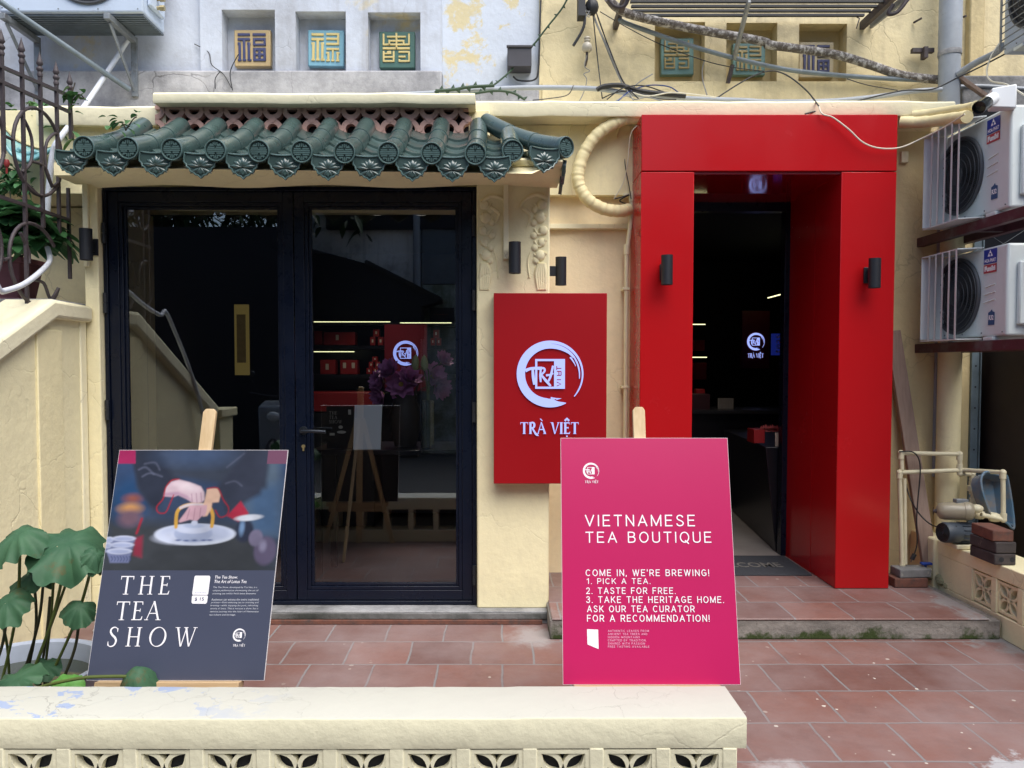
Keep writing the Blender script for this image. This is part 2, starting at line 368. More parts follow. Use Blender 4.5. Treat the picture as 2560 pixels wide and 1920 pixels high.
# ------------------------------------------------------------------ special materials
def mk_paving():
    m, nt, b = nt_new('red_clay_paving'); g = NG(nt)
    mp = g.n('ShaderNodeMapping'); g.lk(g.pos, mp.inputs[0]); mp.inputs['Location'].default_value = (-1.384, -2.732, 0)
    nz = g.n('ShaderNodeTexNoise'); g.lk(g.pos, nz.inputs['Vector']); nz.inputs['Scale'].default_value = 5; nz.inputs['Detail'].default_value = 4
    wv = g.n('ShaderNodeVectorMath', operation='SCALE'); g.lk(nz.outputs['Color'], wv.inputs[0]); wv.inputs['Scale'].default_value = 0.02
    av = g.n('ShaderNodeVectorMath', operation='ADD'); g.lk(mp.outputs[0], av.inputs[0]); g.lk(wv.outputs[0], av.inputs[1])
    br = g.n('ShaderNodeTexBrick'); g.lk(av.outputs[0], br.inputs['Vector'])
    br.offset = 0.5; br.offset_frequency = 2; br.inputs['Scale'].default_value = 1; br.inputs['Brick Width'].default_value = 0.302
    br.inputs['Row Height'].default_value = 0.302; br.inputs['Mortar Size'].default_value = 0.006; br.inputs['Mortar Smooth'].default_value = 0.3
    br.inputs['Color1'].default_value = (0.225, 0.100, 0.077, 1); br.inputs['Color2'].default_value = (0.135, 0.066, 0.056, 1)
    br.inputs['Mortar'].default_value = (0.21, 0.21, 0.215, 1)
    c = br.outputs['Color']; fac = br.outputs['Fac']
    c = g.mix(g.ramp(g.noise(3.5, 6, 0.65, off=1), 0.35, 0.7, 0, 0.55), c, (0.22, 0.150, 0.142), 'MIX')
    c = g.mix(g.ramp(g.noise(5, 8, 0.72, off=2), 0.50, 0.72, 0, 0.6), c, (0.12, 0.060, 0.052))
    # greyish film: dirt, with pale grazing sky sheen painted in
    film = g.ramp(g.noise(1.7, 7, 0.62, off=5), 0.40, 0.74, 0.0, 0.52); c = g.mix(film, c, (0.33, 0.275, 0.28))
    # spatter of paint drops
    vo = g.n('ShaderNodeTexVoronoi'); g.lk(g.pos, vo.inputs['Vector']); vo.inputs['Scale'].default_value = 23
    rr = g.n('ShaderNodeSeparateColor'); g.lk(vo.outputs['Color'], rr.inputs[0])
    rad = g.math('MULTIPLY', g.math('POWER', rr.outputs[0], 7.0), 0.26)
    dn = g.math('ADD', vo.outputs['Distance'], g.ramp(g.noise(60, 3, 0.6), 0, 1, -0.14, 0.14))
    sp = g.math('LESS_THAN', dn, rad)
    reg = g.ramp(g.noise(0.9, 3, 0.5, off=11), 0.45, 0.6); c = g.mix(g.math('MULTIPLY', sp, reg), c, (0.60, 0.56, 0.50))
    xyz = g.sep()
    def blob(cx, cy, rx, ry, col, c, sharp=0.03, nsc=7, amp=1.1):
        ex = g.math('DIVIDE', g.math('SUBTRACT', xyz[0], cx), rx); ey = g.math('DIVIDE', g.math('SUBTRACT', xyz[1], cy), ry)
        dd = g.math('SQRT', g.math('ADD', g.math('MULTIPLY', ex, ex), g.math('MULTIPLY', ey, ey)))
        dd = g.math('ADD', dd, g.ramp(g.noise(nsc, 8, 0.72, off=cx), 0.3, 0.7, -amp / 2, amp / 2))
        return g.mix(g.ramp(dd, 1.0, 1.0 - sharp, 0, 0.85), c, col)
    c = blob(0.18, 4.02, 0.17, 0.20, (0.34, 0.31, 0.31), c, 0.7)      # cement smear by the pillar foot
    c = blob(2.02, 2.62, 0.36, 0.17, (0.46, 0.47, 0.49), c, 0.2)      # pale paint patch by the side wall
    c = blob(-1.62, 3.95, 0.30, 0.30, (0.40, 0.40, 0.40), c, 0.3)
    c = blob(0.98, 2.62, 0.16, 0.14, (0.40, 0.37, 0.375), c, 0.5)
    c = blob(2.62, 4.15, 0.26, 0.42, (0.24, 0.235, 0.235), c, 0.3)
    g.lk(c, b.inputs['Base Color'])
    h = g.math('ADD', g.math('MULTIPLY', fac, -0.8), g.math('MULTIPLY', g.noise(40, 5, 0.6), 0.3))
    g.lk(g.bump(h, 0.5, 0.005), b.inputs['Normal'])
    g.lk(g.ramp(g.noise(6, 6, 0.7, off=3), 0.3, 0.7, 0.42, 0.75), b.inputs['Roughness']); b.inputs['Specular IOR Level'].default_value = 0.4
    return m
M['paving'] = mk_paving()

def mk_step_face():
    m, nt, b = nt_new('mossy_step_concrete'); g = NG(nt)
    f = g.ramp(g.noise((4, 4, 8), 8, 0.72), 0.3, 0.7); c = g.mix(f, (0.10, 0.095, 0.085), (0.36, 0.33, 0.30))
    c = g.mix(g.ramp(g.noise(30, 6, 0.7, off=2), 0.55, 0.7, 0, 0.7), c, (0.06, 0.058, 0.05))
    z = g.sep()[2]
    mz = g.math('ADD', g.ramp(z, 0.0, 0.10, 0.55, -0.15), g.ramp(g.noise(6, 7, 0.7, off=4), 0.35, 0.65, -0.45, 0.45))
    c = g.mix(g.ramp(mz, 0.22, 0.55), c, (0.035, 0.055, 0.012))
    g.lk(c, b.inputs['Base Color']); b.inputs['Roughness'].default_value = 0.95
    g.lk(g.bump(g.noise(30, 6, 0.7), 0.8, 0.01), b.inputs['Normal']); return m
M['step_face'] = mk_step_face()

def mk_wood(name, col, dark, rough=0.6, sc=(60, 60, 2.2)):
    m, nt, b = nt_new(name); g = NG(nt)
    f = g.ramp(g.noise(sc, 4, 0.55, dist=0.4), 0.35, 0.65); c = g.mix(f, dark, col)
    c = g.mix(g.ramp(g.noise(3, 4, 0.6, off=3), 0.4, 0.7, 0, 0.35), c, tuple(x * 0.8 for x in col))
    g.lk(c, b.inputs['Base Color']); b.inputs['Roughness'].default_value = rough
    g.lk(g.bump(f, 0.12, 0.002), b.inputs['Normal']); return m
M['pine'] = mk_wood('pale_pine', (0.66, 0.50, 0.30), (0.54, 0.38, 0.20))
M['pine_x'] = mk_wood('pale_pine_ledge', (0.56, 0.40, 0.23), (0.42, 0.28, 0.15), sc=(2.2, 60, 60))
M['plank'] = mk_wood('weathered_brown_plank', (0.34, 0.245, 0.20), (0.27, 0.19, 0.15), 0.8)

def mk_leaf(name, col, hi, rough=0.5, holes=0.0, browns=None, sc=9, off=0.0):
    m, nt, b = nt_new(name); g = NG(nt)
    c = g.mix(g.ramp(g.noise(sc, 5, 0.6, off=off), 0.3, 0.7), col, hi)
    if browns: c = g.mix(g.ramp(g.noise(sc * 0.8, 7, 0.7, off=off + 3), *browns), c, (0.12, 0.09, 0.035))
    g.lk(c, b.inputs['Base Color']); b.inputs['Roughness'].default_value = rough; b.inputs['Specular IOR Level'].default_value = 0.35
    b.inputs['Subsurface Weight'].default_value = 0.0
    g.lk(g.bump(g.noise(30, 4, 0.6), 0.25, 0.004), b.inputs['Normal'])
    tr = g.n('ShaderNodeBsdfTranslucent'); g.lk(c, tr.inputs[0])
    ms = g.n('ShaderNodeMixShader'); ms.inputs[0].default_value = 0.18
    g.lk(b.outputs[0], ms.inputs[1]); g.lk(tr.outputs[0], ms.inputs[2]); out = nt.nodes['Material Output']
    last = ms.outputs[0]
    if holes > 0:
        tp = g.n('ShaderNodeBsdfTransparent'); m2 = g.n('ShaderNodeMixShader')
        g.lk(g.ramp(g.noise(38, 3, 0.6, off=off + 5), holes, holes + 0.01), m2.inputs[0]); g.lk(last, m2.inputs[1]); g.lk(tp.outputs[0], m2.inputs[2]); last = m2.outputs[0]
    g.lk(last, out.inputs[0]); return m
M['leaf_lotus'] = mk_leaf('lotus_leaf_green', (0.028, 0.088, 0.046), (0.062, 0.150, 0.075), 0.6, browns=(0.57, 0.66), sc=8, holes=0.715)
M['leaf_young'] = mk_leaf('young_lotus_leaf', (0.07, 0.22, 0.04), (0.12, 0.30, 0.06), 0.5)
M['leaf_shrub'] = mk_leaf('glossy_shrub_leaf', (0.040, 0.130, 0.048), (0.085, 0.215, 0.085), 0.4, sc=6)
M['leaf_vine'] = mk_leaf('vine_leaf', (0.040, 0.120, 0.035), (0.09, 0.20, 0.07), 0.5, sc=10)
M['leaf_tree'] = mk_leaf('street_tree_leaf', (0.015, 0.045, 0.014), (0.03, 0.07, 0.02), 0.5)
M['stem_green'] = simple('lotus_stem', (0.085, 0.115, 0.022), 0.6, var=0.4, vsc=4)
M['stem_dark'] = simple('dark_lotus_stem', (0.040, 0.040, 0.018), 0.6, var=0.4, vsc=5)
M['twig'] = simple('dry_twig', (0.07, 0.055, 0.04), 0.8, var=0.3, vsc=20)

def mk_glass():
    m, nt, b = nt_new('shop_glass'); g = NG(nt); nt.nodes.remove(b)
    tp = g.n('ShaderNodeBsdfTransparent'); tp.inputs[0].default_value = (0.72, 0.76, 0.80, 1)
    gl = g.n('ShaderNodeBsdfGlossy'); gl.inputs['Roughness'].default_value = 0.006; gl.inputs[0].default_value = (0.88, 0.94, 1.0, 1)
    fr = g.n('ShaderNodeFresnel'); fr.inputs[0].default_value = 1.5
    fac = g.math('MINIMUM', g.math('MULTIPLY', fr.outputs[0], 3.7), 1.0)
    ms = g.n('ShaderNodeMixShader'); g.lk(fac, ms.inputs[0]); g.lk(tp.outputs[0], ms.inputs[1]); g.lk(gl.outputs[0], ms.inputs[2])
    g.lk(ms.outputs[0], nt.nodes['Material Output'].inputs[0]); return m
M['glass'] = mk_glass()

# ------------------------------------------------------------------ ground
Y_UP, Y_W, Y_BAY, Y_DOOR, Y_PORT = 5.2, 4.85, 4.27, 4.33, 4.487
def struct(o): return tag(o, kind='structure')
b = MB(); b.grid(lambda u, v: (-9 + 18 * u, 2.2 + 2.68 * v, 0.0), 2, 2); struct(b.build('courtyard_paving', M['paving'], origin=(0, 3, 0)))
b = MB(); b.grid(lambda u, v: (-60 + 120 * u, -60 + 62.35 * v, -0.012), 2, 2); struct(b.build('road', M['asphalt'], origin=(0, 0, -0.012)))
b = MB(); b.box((-9, 1.95, -0.05), (0.95, 2.285, -0.004)); struct(b.build('kerb', M['concrete'], bev=0.01))

# raised step in front of the red portal
STEP_Z = 0.112
b = MB(); b.mi = 0
sx0, sx1 = 0.262, 2.585
b.box((sx0, 3.962, 0), (sx1, 5.27, STEP_Z - 0.012))
b.mi = 1; b.box((sx0 + 0.01, 3.957, STEP_Z - 0.012), (sx1 - 0.06, 5.27, STEP_Z))
st = b.build('front_step', [M['step_face'], M['paving']], bev=0.006); struct(st)
# plinth in front of the black doors
b = MB(); b.box((-2.2, 4.21, 0.0), (0.30, 4.60, 0.068)); b.mi = 2; b.box((-2.2, 4.198, 0.027), (0.30, 4.209, 0.060)); b.mi = 1; b.box((-2.17, 4.190, 0.0), (0.235, 4.209, 0.026))
struct(b.build('door_plinth', [M['concrete'], M['brick_red'], M['sooty']], bev=0.004))
# shop floor
b = MB(); b.box((0.9, 5.275, 0.06), (2.3, 10, 0.116)); b.mi = 1; b.box((-2.4, 4.60, 0.0), (3.6, 10, 0.06))
struct(b.build('shop_floor', [M['wood_floor'], simple('dark_floor_tile', (0.022, 0.021, 0.023), 0.3)]))

# ------------------------------------------------------------------ lower shop building
def hole_wall(b, fr, x0, x1, z0, z1, holes, depth, mi=0, mh=0):
    """front sheet of a wall with recesses; fr maps (x, z, depth)"""
    xs = sorted({x0, x1, *[h[0] for h in holes], *[h[1] for h in holes]}); zs = sorted({z0, z1, *[h[2] for h in holes], *[h[3] for h in holes]})
    for i in range(len(xs) - 1):
        for j in range(len(zs) - 1):
            cx, cz = (xs[i] + xs[i + 1]) / 2, (zs[j] + zs[j + 1]) / 2
            if any(h[0] < cx < h[1] and h[2] < cz < h[3] for h in holes): continue
            b.mi = mi; b.quad(fr(xs[i], zs[j], 0), fr(xs[i + 1], zs[j], 0), fr(xs[i + 1], zs[j + 1], 0), fr(xs[i], zs[j + 1], 0))
    for h in holes:
        a0, a1, c0, c1 = h[:4]; b.mi = mh
        if depth:
            b.quad(fr(a0, c0, 0), fr(a1, c0, 0), fr(a1, c0, depth), fr(a0, c0, depth)); b.quad(fr(a0, c1, 0), fr(a1, c1, 0), fr(a1, c1, depth), fr(a0, c1, depth))
            b.quad(fr(a0, c0, 0), fr(a0, c1, 0), fr(a0, c1, depth), fr(a0, c0, depth)); b.quad(fr(a1, c0, 0), fr(a1, c1, 0), fr(a1, c1, depth), fr(a1, c0, depth))
            b.quad(fr(a0, c0, depth), fr(a1, c0, depth), fr(a1, c1, depth), fr(a0, c1, depth))
    b.mi = 0
shop = thing('shop_building', 'pale cream plastered single-storey shop front with a tiled canopy bay and a red entrance', 'building', (0, 4.85, 0))
PX0, PX1 = pY(d(1383, 700), Y_PORT).x, pY(d(1931, 700), Y_PORT).x       # outer sides of the red portal
OX0, OX1 = pY(d(1497, 700), Y_PORT).x, pY(d(1813, 700), Y_PORT).x       # its opening
PZ1 = pY(d(1660, 247), Y_PORT).z; OZ1 = pY(d(1660, 371), Y_PORT).z
DL, DR = pY(d(230, 800), Y_DOOR).x, pY(d(1029, 800), Y_DOOR).x          # black doors
DT = pY(d(600, 404.5), Y_DOOR).z
PIL_R = 0.276
ZC0, ZC1 = pY(d(1300, 250), 4.6).z, pY(d(1300, 217), 4.6).z
# main wall: strips either side of the portal, above it, and behind the bay
b = MB()
b.box((PIL_R - 0.05, Y_W, 0.0), (OX0 - 0.02, 5.16, ZC1 - 0.02)); b.box((OX1 + 0.02, Y_W, 0.0), (2.93, 5.16, ZC1 - 0.02))
b.box((OX0 - 0.02, Y_W + 0.003, OZ1 + 0.06), (OX1 + 0.02, 5.157, ZC1 - 0.023))
b.build('wall', M['peach'], shop, bev=0.004)
b = MB(); b.box((PX1 - 0.1, Y_W - 0.012, 0.0), (2.925, Y_W - 0.001, ZC0 - 0.02)); b.build('yellow_wall_face', M['ochre'], shop)
# bay pillars
b = MB(); b.box((-2.265, 4.272, 0.0), (DL - 0.004, 4.85, 2.47)); b.build('pillar', M['cream_bay'], shop, bev=0.006)
b = MB(); b.box((DR + 0.004, 4.27, 0.066), (PIL_R, 4.95, 2.46)); pil = b.build('pillar', M['cream_bay'], shop, bev=0.008)
pil['label'] = 'pillar with moulded plaster scroll relief at its head'
# moulded plaster scrolls and tassels on the right pillar
b = MB()
def relief(pts, r0, r1=None):
    P = spline([pY(p, 4.268) for p in pts], 6); r1 = r0 if r1 is None else r1
    b.tube(P, [r0 + (r1 - r0) * i / (len(P) - 1) for i in range(len(P))], 8)
for sgn, cxp in ((1, 1046), (-1, 1170)):
    for k, yy in enumerate((442, 470, 498, 524, 552)):
        b.ball(pY(d(cxp + sgn * 4 * math.sin(k * 2.1), yy), 4.268), 0.027 + 0.005 * math.sin(k * 1.7), 10, (1, 0.55, 1.05))
        b.ball(pY(d(cxp + sgn * (14 + 3 * math.sin(k)), yy + 11), 4.268), 0.020, 8, (1, 0.5, 1))
        relief([d(cxp - sgn * 8, yy - 6), d(cxp + sgn * 6, yy + 9), d(cxp + sgn * 16, yy - 4)], 0.011, 0.005)
    for k in range(5):
        xx = cxp + (k - 2) * 5
        relief([d(cxp + (k - 2) * 2, 570), d(xx + sgn * 2, 590), d(xx - (k - 2), 626)], 0.014, 0.006)
relief([d(1042, 436), d(1060, 424), d(1082, 428), d(1098, 440)], 0.015, 0.007); relief([d(1182, 430), d(1160, 420), d(1136, 430), d(1122, 448)], 0.015, 0.007)
relief([d(1060, 448), d(1078, 462), d(1070, 482)], 0.013, 0.005); relief([d(1130, 450), d(1146, 466), d(1138, 490)], 0.013, 0.005)
relief([d(1076, 600), d(1072, 560), d(1066, 540)], 0.005, 0.003); relief([d(1144, 600), d(1140, 566), d(1146, 545)], 0.005, 0.003)
rl = b.build('plaster_relief', M['cream_bay'], pil, smooth=60)
# lintel (rounded plaster soffit) under the canopy, flat trims, side returns
b = MB()
prof = [(3.93, 2.445), (3.915, 2.432), (3.935, 2.418), (3.98, 2.408), (4.06, 2.392), (4.27, 2.385), (4.27, 2.475)]
def lint(u, v):
    i = min(int(v * (len(prof) - 1) + 0.5), len(prof) - 1); y, z = prof[i]; x = -2.185 + 2.50 * u
    return (x, y + 0.010 * math.sin(x * 9 + i) * (i < 5), z + 0.008 * math.sin(x * 7.3 + i * 1.7))
b.grid(lint, 60, len(prof) - 1)
b.box((-2.30, 4.06, 2.395), (-2.186, 4.27, 2.46)); b.box((0.31, 4.0, 2.40), (0.33, 4.27, 2.47))
b.build('canopy_beam', M['cream_bay'], shop, smooth=50)
b = MB(); b.box((-2.262, 4.245, DT + 0.004), (PIL_R + 0.006, 4.269, DT + 0.040)); b.box((DL - 0.075, 4.252, 1.95), (DL - 0.045, 4.269, DT + 0.005))
b.box((DR + 0.150, 4.248, 1.99), (DR + 0.178, 4.268, DT + 0.006)); b.box((PIL_R + 0.002, 4.805, pY(d(1300, 486), Y_W).z - 0.03), (PX0, 4.849, pY(d(1300, 486), Y_W).z))
b.build('cable_trunking', M['trim'], shop, bev=0.003)
b = MB(); b.box((DL, 4.34, DT + 0.004), (DR, 4.6, 2.42)); b.build('door_head', M['cream_bay'], shop)
# upper bay wall behind the canopy and the terracotta vent course
b = MB(); b.box((-2.9, 4.52, 2.4), (-0.055, 5.15, 2.875)); b.box((-3.3, 4.9, 0.0), (-2.905, 5.15, 2.87)); b.box((-2.9, 4.86, 0), (-2.27, 5.15, 2.39)); b.build('bay_wall', M['cream'], shop, bev=0.004)
b = MB(); b.box((-0.06, 4.78, 2.45), (PX0 + 0.2, 4.849, ZC0)); b.build('frieze', M['cream'], shop)
# shallow moulded panels on the frieze right of the canopy
b = MB()
for x0 in (1322, 1428):
    P = [d(x0 - 10, 300), d(x0, 268), d(x0 + 18, 258), d(x0 + 38, 268), d(x0 + 62, 272), d(x0 + 44, 300), d(x0 + 16, 322)]
    P = [(p[0] * 1.0, p[1]) for p in P]; b.tube(spline([pY((p[0] - 100, p[1]), 4.778) for p in P], 6), 0.006, 6)
b.tube(spline([pY(d(x, 257 + 4 * math.sin(x * 0.09)), 4.778) for x in range(1085, 1290, 12)], 3), 0.006, 6)
b.build('frieze_moulding', M['cream'], shop, smooth=60)
# cornices
b = MB()
def cornice(x0, x1, y0, z0, z1, seed):
    r = random.Random(seed); n = max(4, int((x1 - x0) * 7)); offs = [(r.uniform(-.003, .003), r.uniform(-.0035, .0035)) for _ in range(n + 1)]
    sec = [(y0 + .04, z0 + .004), (y0 + .006, z0), (y0, z0 + .012), (y0, z1 - .012), (y0 + .012, z1), (5.19, z1)]
    sec = [(5.19, z0 + 0.004)] + sec
    def fn(u, v):
        i = round(v * (len(sec) - 1)); k = round(u * n); o = offs[k]
        return (x0 + (x1 - x0) * u, sec[i][0] + o[0] * (0 < i < 6), sec[i][1] + o[1] * (0 < i < 6))
    b.grid(fn, n, len(sec) - 1)
    for xx in (x0, x1): b.add([(xx, y, z) for y, z in sec], [tuple(range(len(sec)))])
cornice(-0.14, 2.66, 4.6, ZC0, ZC1, 3)
b.build('cornice', M['trim'], shop, smooth=40)
BZ0, BZ1 = pY(d(600, 222), 4.35).z, pY(d(600, 199), 4.35).z
b = MB(); cornice(pY(d(330, 200), 4.35).x, pY(d(1026, 200), 4.35).x, 4.35, BZ0, BZ1, 5); b.build('cornice', M['trim'], shop, smooth=40)
b = MB(); cornice(-2.62, pY(d(372, 240), 4.5).x - 0.02, 4.46, pY(d(250, 270), 4.46).z, pY(d(250, 228), 4.46).z, 9); b.build('cornice', M['trim'], shop, smooth=40)
# pierced terracotta vent course: a row of blocks with curved bars
TX0, TX1 = pY(d(338, 250), 4.46).x, pY(d(1012, 250), 4.46).x
b = MB(); n_tb = 16; wv_ = (TX1 - TX0) / n_tb; TZ1 = BZ0 + 0.004; TZ0 = TZ1 - 0.16
def arc_bar(b, fr, cx, cy, r, a0, a1, w, dep, n=8):
    """curved flat bar inside a pierced block"""
    for i in range(n):
        t0 = a0 + (a1 - a0) * i / n; t1 = a0 + (a1 - a0) * (i + 1) / n
        P = [(cx + (r - w / 2) * math.cos(t0), cy + (r - w / 2) * math.sin(t0)), (cx + (r + w / 2) * math.cos(t0), cy + (r + w / 2) * math.sin(t0)),
             (cx + (r + w / 2) * math.cos(t1), cy + (r + w / 2) * math.sin(t1)), (cx + (r - w / 2) * math.cos(t1), cy + (r - w / 2) * math.sin(t1))]
        b.prism(P, fr, -dep, 0.0)
fr = facing((TX0, 4.44, TZ0))
for i in range(n_tb):
    cx = wv_ * (i + 0.5); r = wv_ / 2
    b.mi = 0
    for (ox, oz) in ((-r, 0.0), (r, 0.0)):
        for zc in (0.04, 0.04 + 2 * r):
            a = (0, math.pi)
            arc_bar(b, fr, cx + ox, zc, r * 0.80, -math.pi / 2 if ox < 0 else math.pi / 2, math.pi / 2 if ox < 0 else 1.5 * math.pi, 0.028, 0.05, 10)
    b.lathe([(0.0, 0.0), (0.019, 0.0), (0.021, -0.02), (0.021, -0.05)], fr(cx + r, 0.04 + r, 0.003), fr.n, 10)
    b.lathe([(0.0, 0.0), (0.018, 0.0), (0.02, -0.02)], fr(cx, 0.04, 0.004), fr.n, 10)
b.prism([(0, -0.03), (TX1 - TX0, -0.03), (TX1 - TX0, 0.012), (0, 0.012)], fr, -0.05, -0.002); b.prism([(0, 0.150), (TX1 - TX0, 0.150), (TX1 - TX0, 0.172), (0, 0.172)], fr, -0.05, -0.002)
b.build('vent_block_course', M['terracotta'], shop, smooth=40)
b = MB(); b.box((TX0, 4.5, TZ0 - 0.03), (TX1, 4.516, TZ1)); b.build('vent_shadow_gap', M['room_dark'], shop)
# shop room shell behind the glass
b = MB()
b.box((-2.5, 9.4, 0), (3.7, 9.5, 3.0)); b.box((-2.52, 4.86, 0), (-2.42, 9.4, 3.0)); b.box((3.6, 5.17, 0), (3.7, 9.4, 3.0)); b.box((-2.5, 4.61, 2.66), (PIL_R - 0.03, 5.165, 2.72)); b.box((-2.5, 5.165, 2.66), (3.7, 9.4, 2.72))
b.box((DR + 0.01, 4.96, 0.06), (OX0 - 0.03, 5.0, 2.66)); b.box((OX1 + 0.03, 5.17, 0.06), (3.6, 5.2, 2.66)); b.box((-2.42, 4.62, 0), (DL - 0.01, 4.86, 2.66))
b.box((OX0 - 0.03, 5.28, OZ1 + 0.02), (OX1 + 0.03, 5.3, 2.66))
b.build('room_wall', M['room_dark'], shop)

# ------------------------------------------------------------------ old building above and behind
old = thing('old_building', 'weathered taller old building behind and above the shop, half white limewash and half yellow', 'building', (0, 5.4, 0))
WXL, WXM, WXR = -5.2, pY(d(955, 100), Y_UP).x, pY(d(1165, 100), Y_UP).x
ZB0 = 2.9
def rect(c, r, x0, y0, x1, y1, Y=Y_UP):
    a = pY(q(c, r, x0, y1), Y); e = pY(q(c, r, x1, y0), Y); return (a.x, e.x, a.z, e.z)
def rpx(x0, y0, x1, y1, Y=Y_UP): a = pY((x0, y1), Y); e = pY((x1, y0), Y); return (a.x, e.x, a.z, e.z)
n1 = rpx(556, 24, 687, 187); n2 = rect(1, 0, 345, 98, 775, 660); n3 = rect(1, 0, 970, 106, 1420, 665)
fr = frame((0, Y_UP, 0), (1, 0, 0), (0, 0, 1)); frw = lambda a, c, dd: Vector((a, Y_UP + dd, c))
zb = pY(d(500, 155), Y_UP).z
b = MB(); hole_wall(b, frw, pY(d(432, 50), Y_UP).x, WXM, zb, 6.2, [n1, n2, n3], 0.12); b.build('white_wall', M['white_wall'], old)
b = MB(); frw2 = lambda a, c, dd: Vector((a, Y_UP + 0.035 + dd, c))
hole_wall(b, frw2, WXL, pY(d(432, 50), Y_UP).x, zb, 6.2, [], 0); b.quad((pY(d(432, 50), Y_UP).x, Y_UP, zb), (pY(d(432, 50), Y_UP).x, Y_UP + 0.035, zb), (pY(d(432, 50), Y_UP).x, Y_UP + 0.035, 6.2), (pY(d(432, 50), Y_UP).x, Y_UP, 6.2))
b.build('white_wall', M['white_wall'], old)
b = MB(); hole_wall(b, frw2, WXM, WXR, zb - 0.1, 6.2, [], 0); b.quad((WXM, Y_UP, zb - 0.1), (WXM, Y_UP + 0.035, zb - 0.1), (WXM, Y_UP + 0.035, 6.2), (WXM, Y_UP, 6.2)); b.build('recessed_white_panel', M['white_panel'], old)
b = MB(); b.box((WXL, Y_UP - 0.03, ZB0), (WXM, Y_UP + 0.1, zb)); b.box((WXM, Y_UP - 0.012, ZB0), (WXR, Y_UP + 0.1, pY(d(1100, 190), Y_UP).z)); b.build('sooty_band', M['grey_band'], old, bev=0.012)
ys = lambda x0, y0, x1, y1: rpx(1600 + x0 * 640 / 2212, y0 * 640 / 2212, 1600 + x1 * 640 / 2212, y1 * 640 / 2212)
m1, m2, m3 = ys(125, 190, 562, 738), ys(742, 197, 1188, 742), ys(1368, 205, 1790, 752)
XPI = pY(d(2084, 100), Y_UP).x
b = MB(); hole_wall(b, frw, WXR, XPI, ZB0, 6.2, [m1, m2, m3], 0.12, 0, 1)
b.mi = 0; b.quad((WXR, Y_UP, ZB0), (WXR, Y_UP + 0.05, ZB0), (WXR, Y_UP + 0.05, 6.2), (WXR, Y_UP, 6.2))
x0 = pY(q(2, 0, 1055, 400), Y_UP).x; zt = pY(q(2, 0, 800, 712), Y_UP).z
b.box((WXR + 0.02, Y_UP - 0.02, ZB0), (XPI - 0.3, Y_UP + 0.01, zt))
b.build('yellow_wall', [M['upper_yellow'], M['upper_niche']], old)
b = MB(); b.box((XPI, Y_UP - 0.05, ZB0), (XPI + 0.10, Y_UP + 0.1, 6.2)); b.build('yellow_pilaster', M['upper_niche'], old, bev=0.01)
b = MB(); b.box((XPI + 0.10, Y_UP + 0.01, ZB0), (5.5, Y_UP + 0.1, 6.2)); b.build('yellow_wall', M['upper_yellow'], old)
b = MB(); b.box((WXL, Y_UP + 0.35, 2.78), (5.5, Y_UP + 0.5, 6.2)); b.build('core_wall', M['grey_band'], old)
# dark doorway at far right, under the upper units
b = MB(); b.box((2.93, 5.4, 0), (4.6, 5.5, 2.9)); b.box((2.935, 4.86, 2.6), (4.6, 5.5, 3.0)); b.build('dark_recess', M['room_dark'], old)
b = MB(); b.box((3.06, 4.35, 0.0), (4.4, 4.42, 1.62)); b.box((3.02, 4.30, 0.0), (3.06, 5.2, 1.6))
o = b.build('shutter_panel', simple('dark_brown_sheet', (0.018, 0.010, 0.011), 0.6, var=0.3, vsc=6), bev=0.004)
tag(o, 'tall dark brown sheet panel standing behind the pumps at the far right', 'panel')
# neighbour's dirty beige wall seen left of the bay, behind the railing
b = MB(); b.box((-5.2, 4.95, 0), (-2.5, 5.14, pY(d(40, 232), 4.95).z)); b.build('left_wall', M['grey_band'], old)
# ------------------------------------------------------------------ lettering helpers
def ink(fr, lift=0.0006):
    """collects flat printed shapes on a plane; each a hair above the last"""
    b = MB(); st = {'k': 0}
    def poly(P, mi=0):
        b.mi = mi; st['k'] += 1; l = lift + st['k'] * 0.00003
        b.add([fr(x, y, l) for x, y in P], [tuple(range(len(P)))])
    def strip(P, mi=0):           # P = list of (left, right) pairs
        b.mi = mi; st['k'] += 1; l = lift + st['k'] * 0.00003
        vs = []; 
        for a, c in P: vs += [fr(a[0], a[1], l), fr(c[0], c[1], l)]
        b.add(vs, [(2 * i, 2 * i + 2, 2 * i + 3, 2 * i + 1) for i in range(len(P) - 1)])
    b.poly, b.strip = poly, strip
    return b
def stroke2(P, w):
    """polyline with per-point widths -> strip pairs"""
    n = len(P); w = w if isinstance(w, (list, tuple)) else [w] * n; out = []
    for i in range(n):
        a = P[max(i - 1, 0)]; c = P[min(i + 1, n - 1)]; dx, dy = c[0] - a[0], c[1] - a[1]; L = math.hypot(dx, dy) or 1
        nx, ny = -dy / L * w[i] / 2, dx / L * w[i] / 2; out.append(((P[i][0] + nx, P[i][1] + ny), (P[i][0] - nx, P[i][1] - ny)))
    return out
def sp2(P, seg=6): return [(v.x, v.y) for v in spline([(x, y, 0) for x, y in P], seg)]

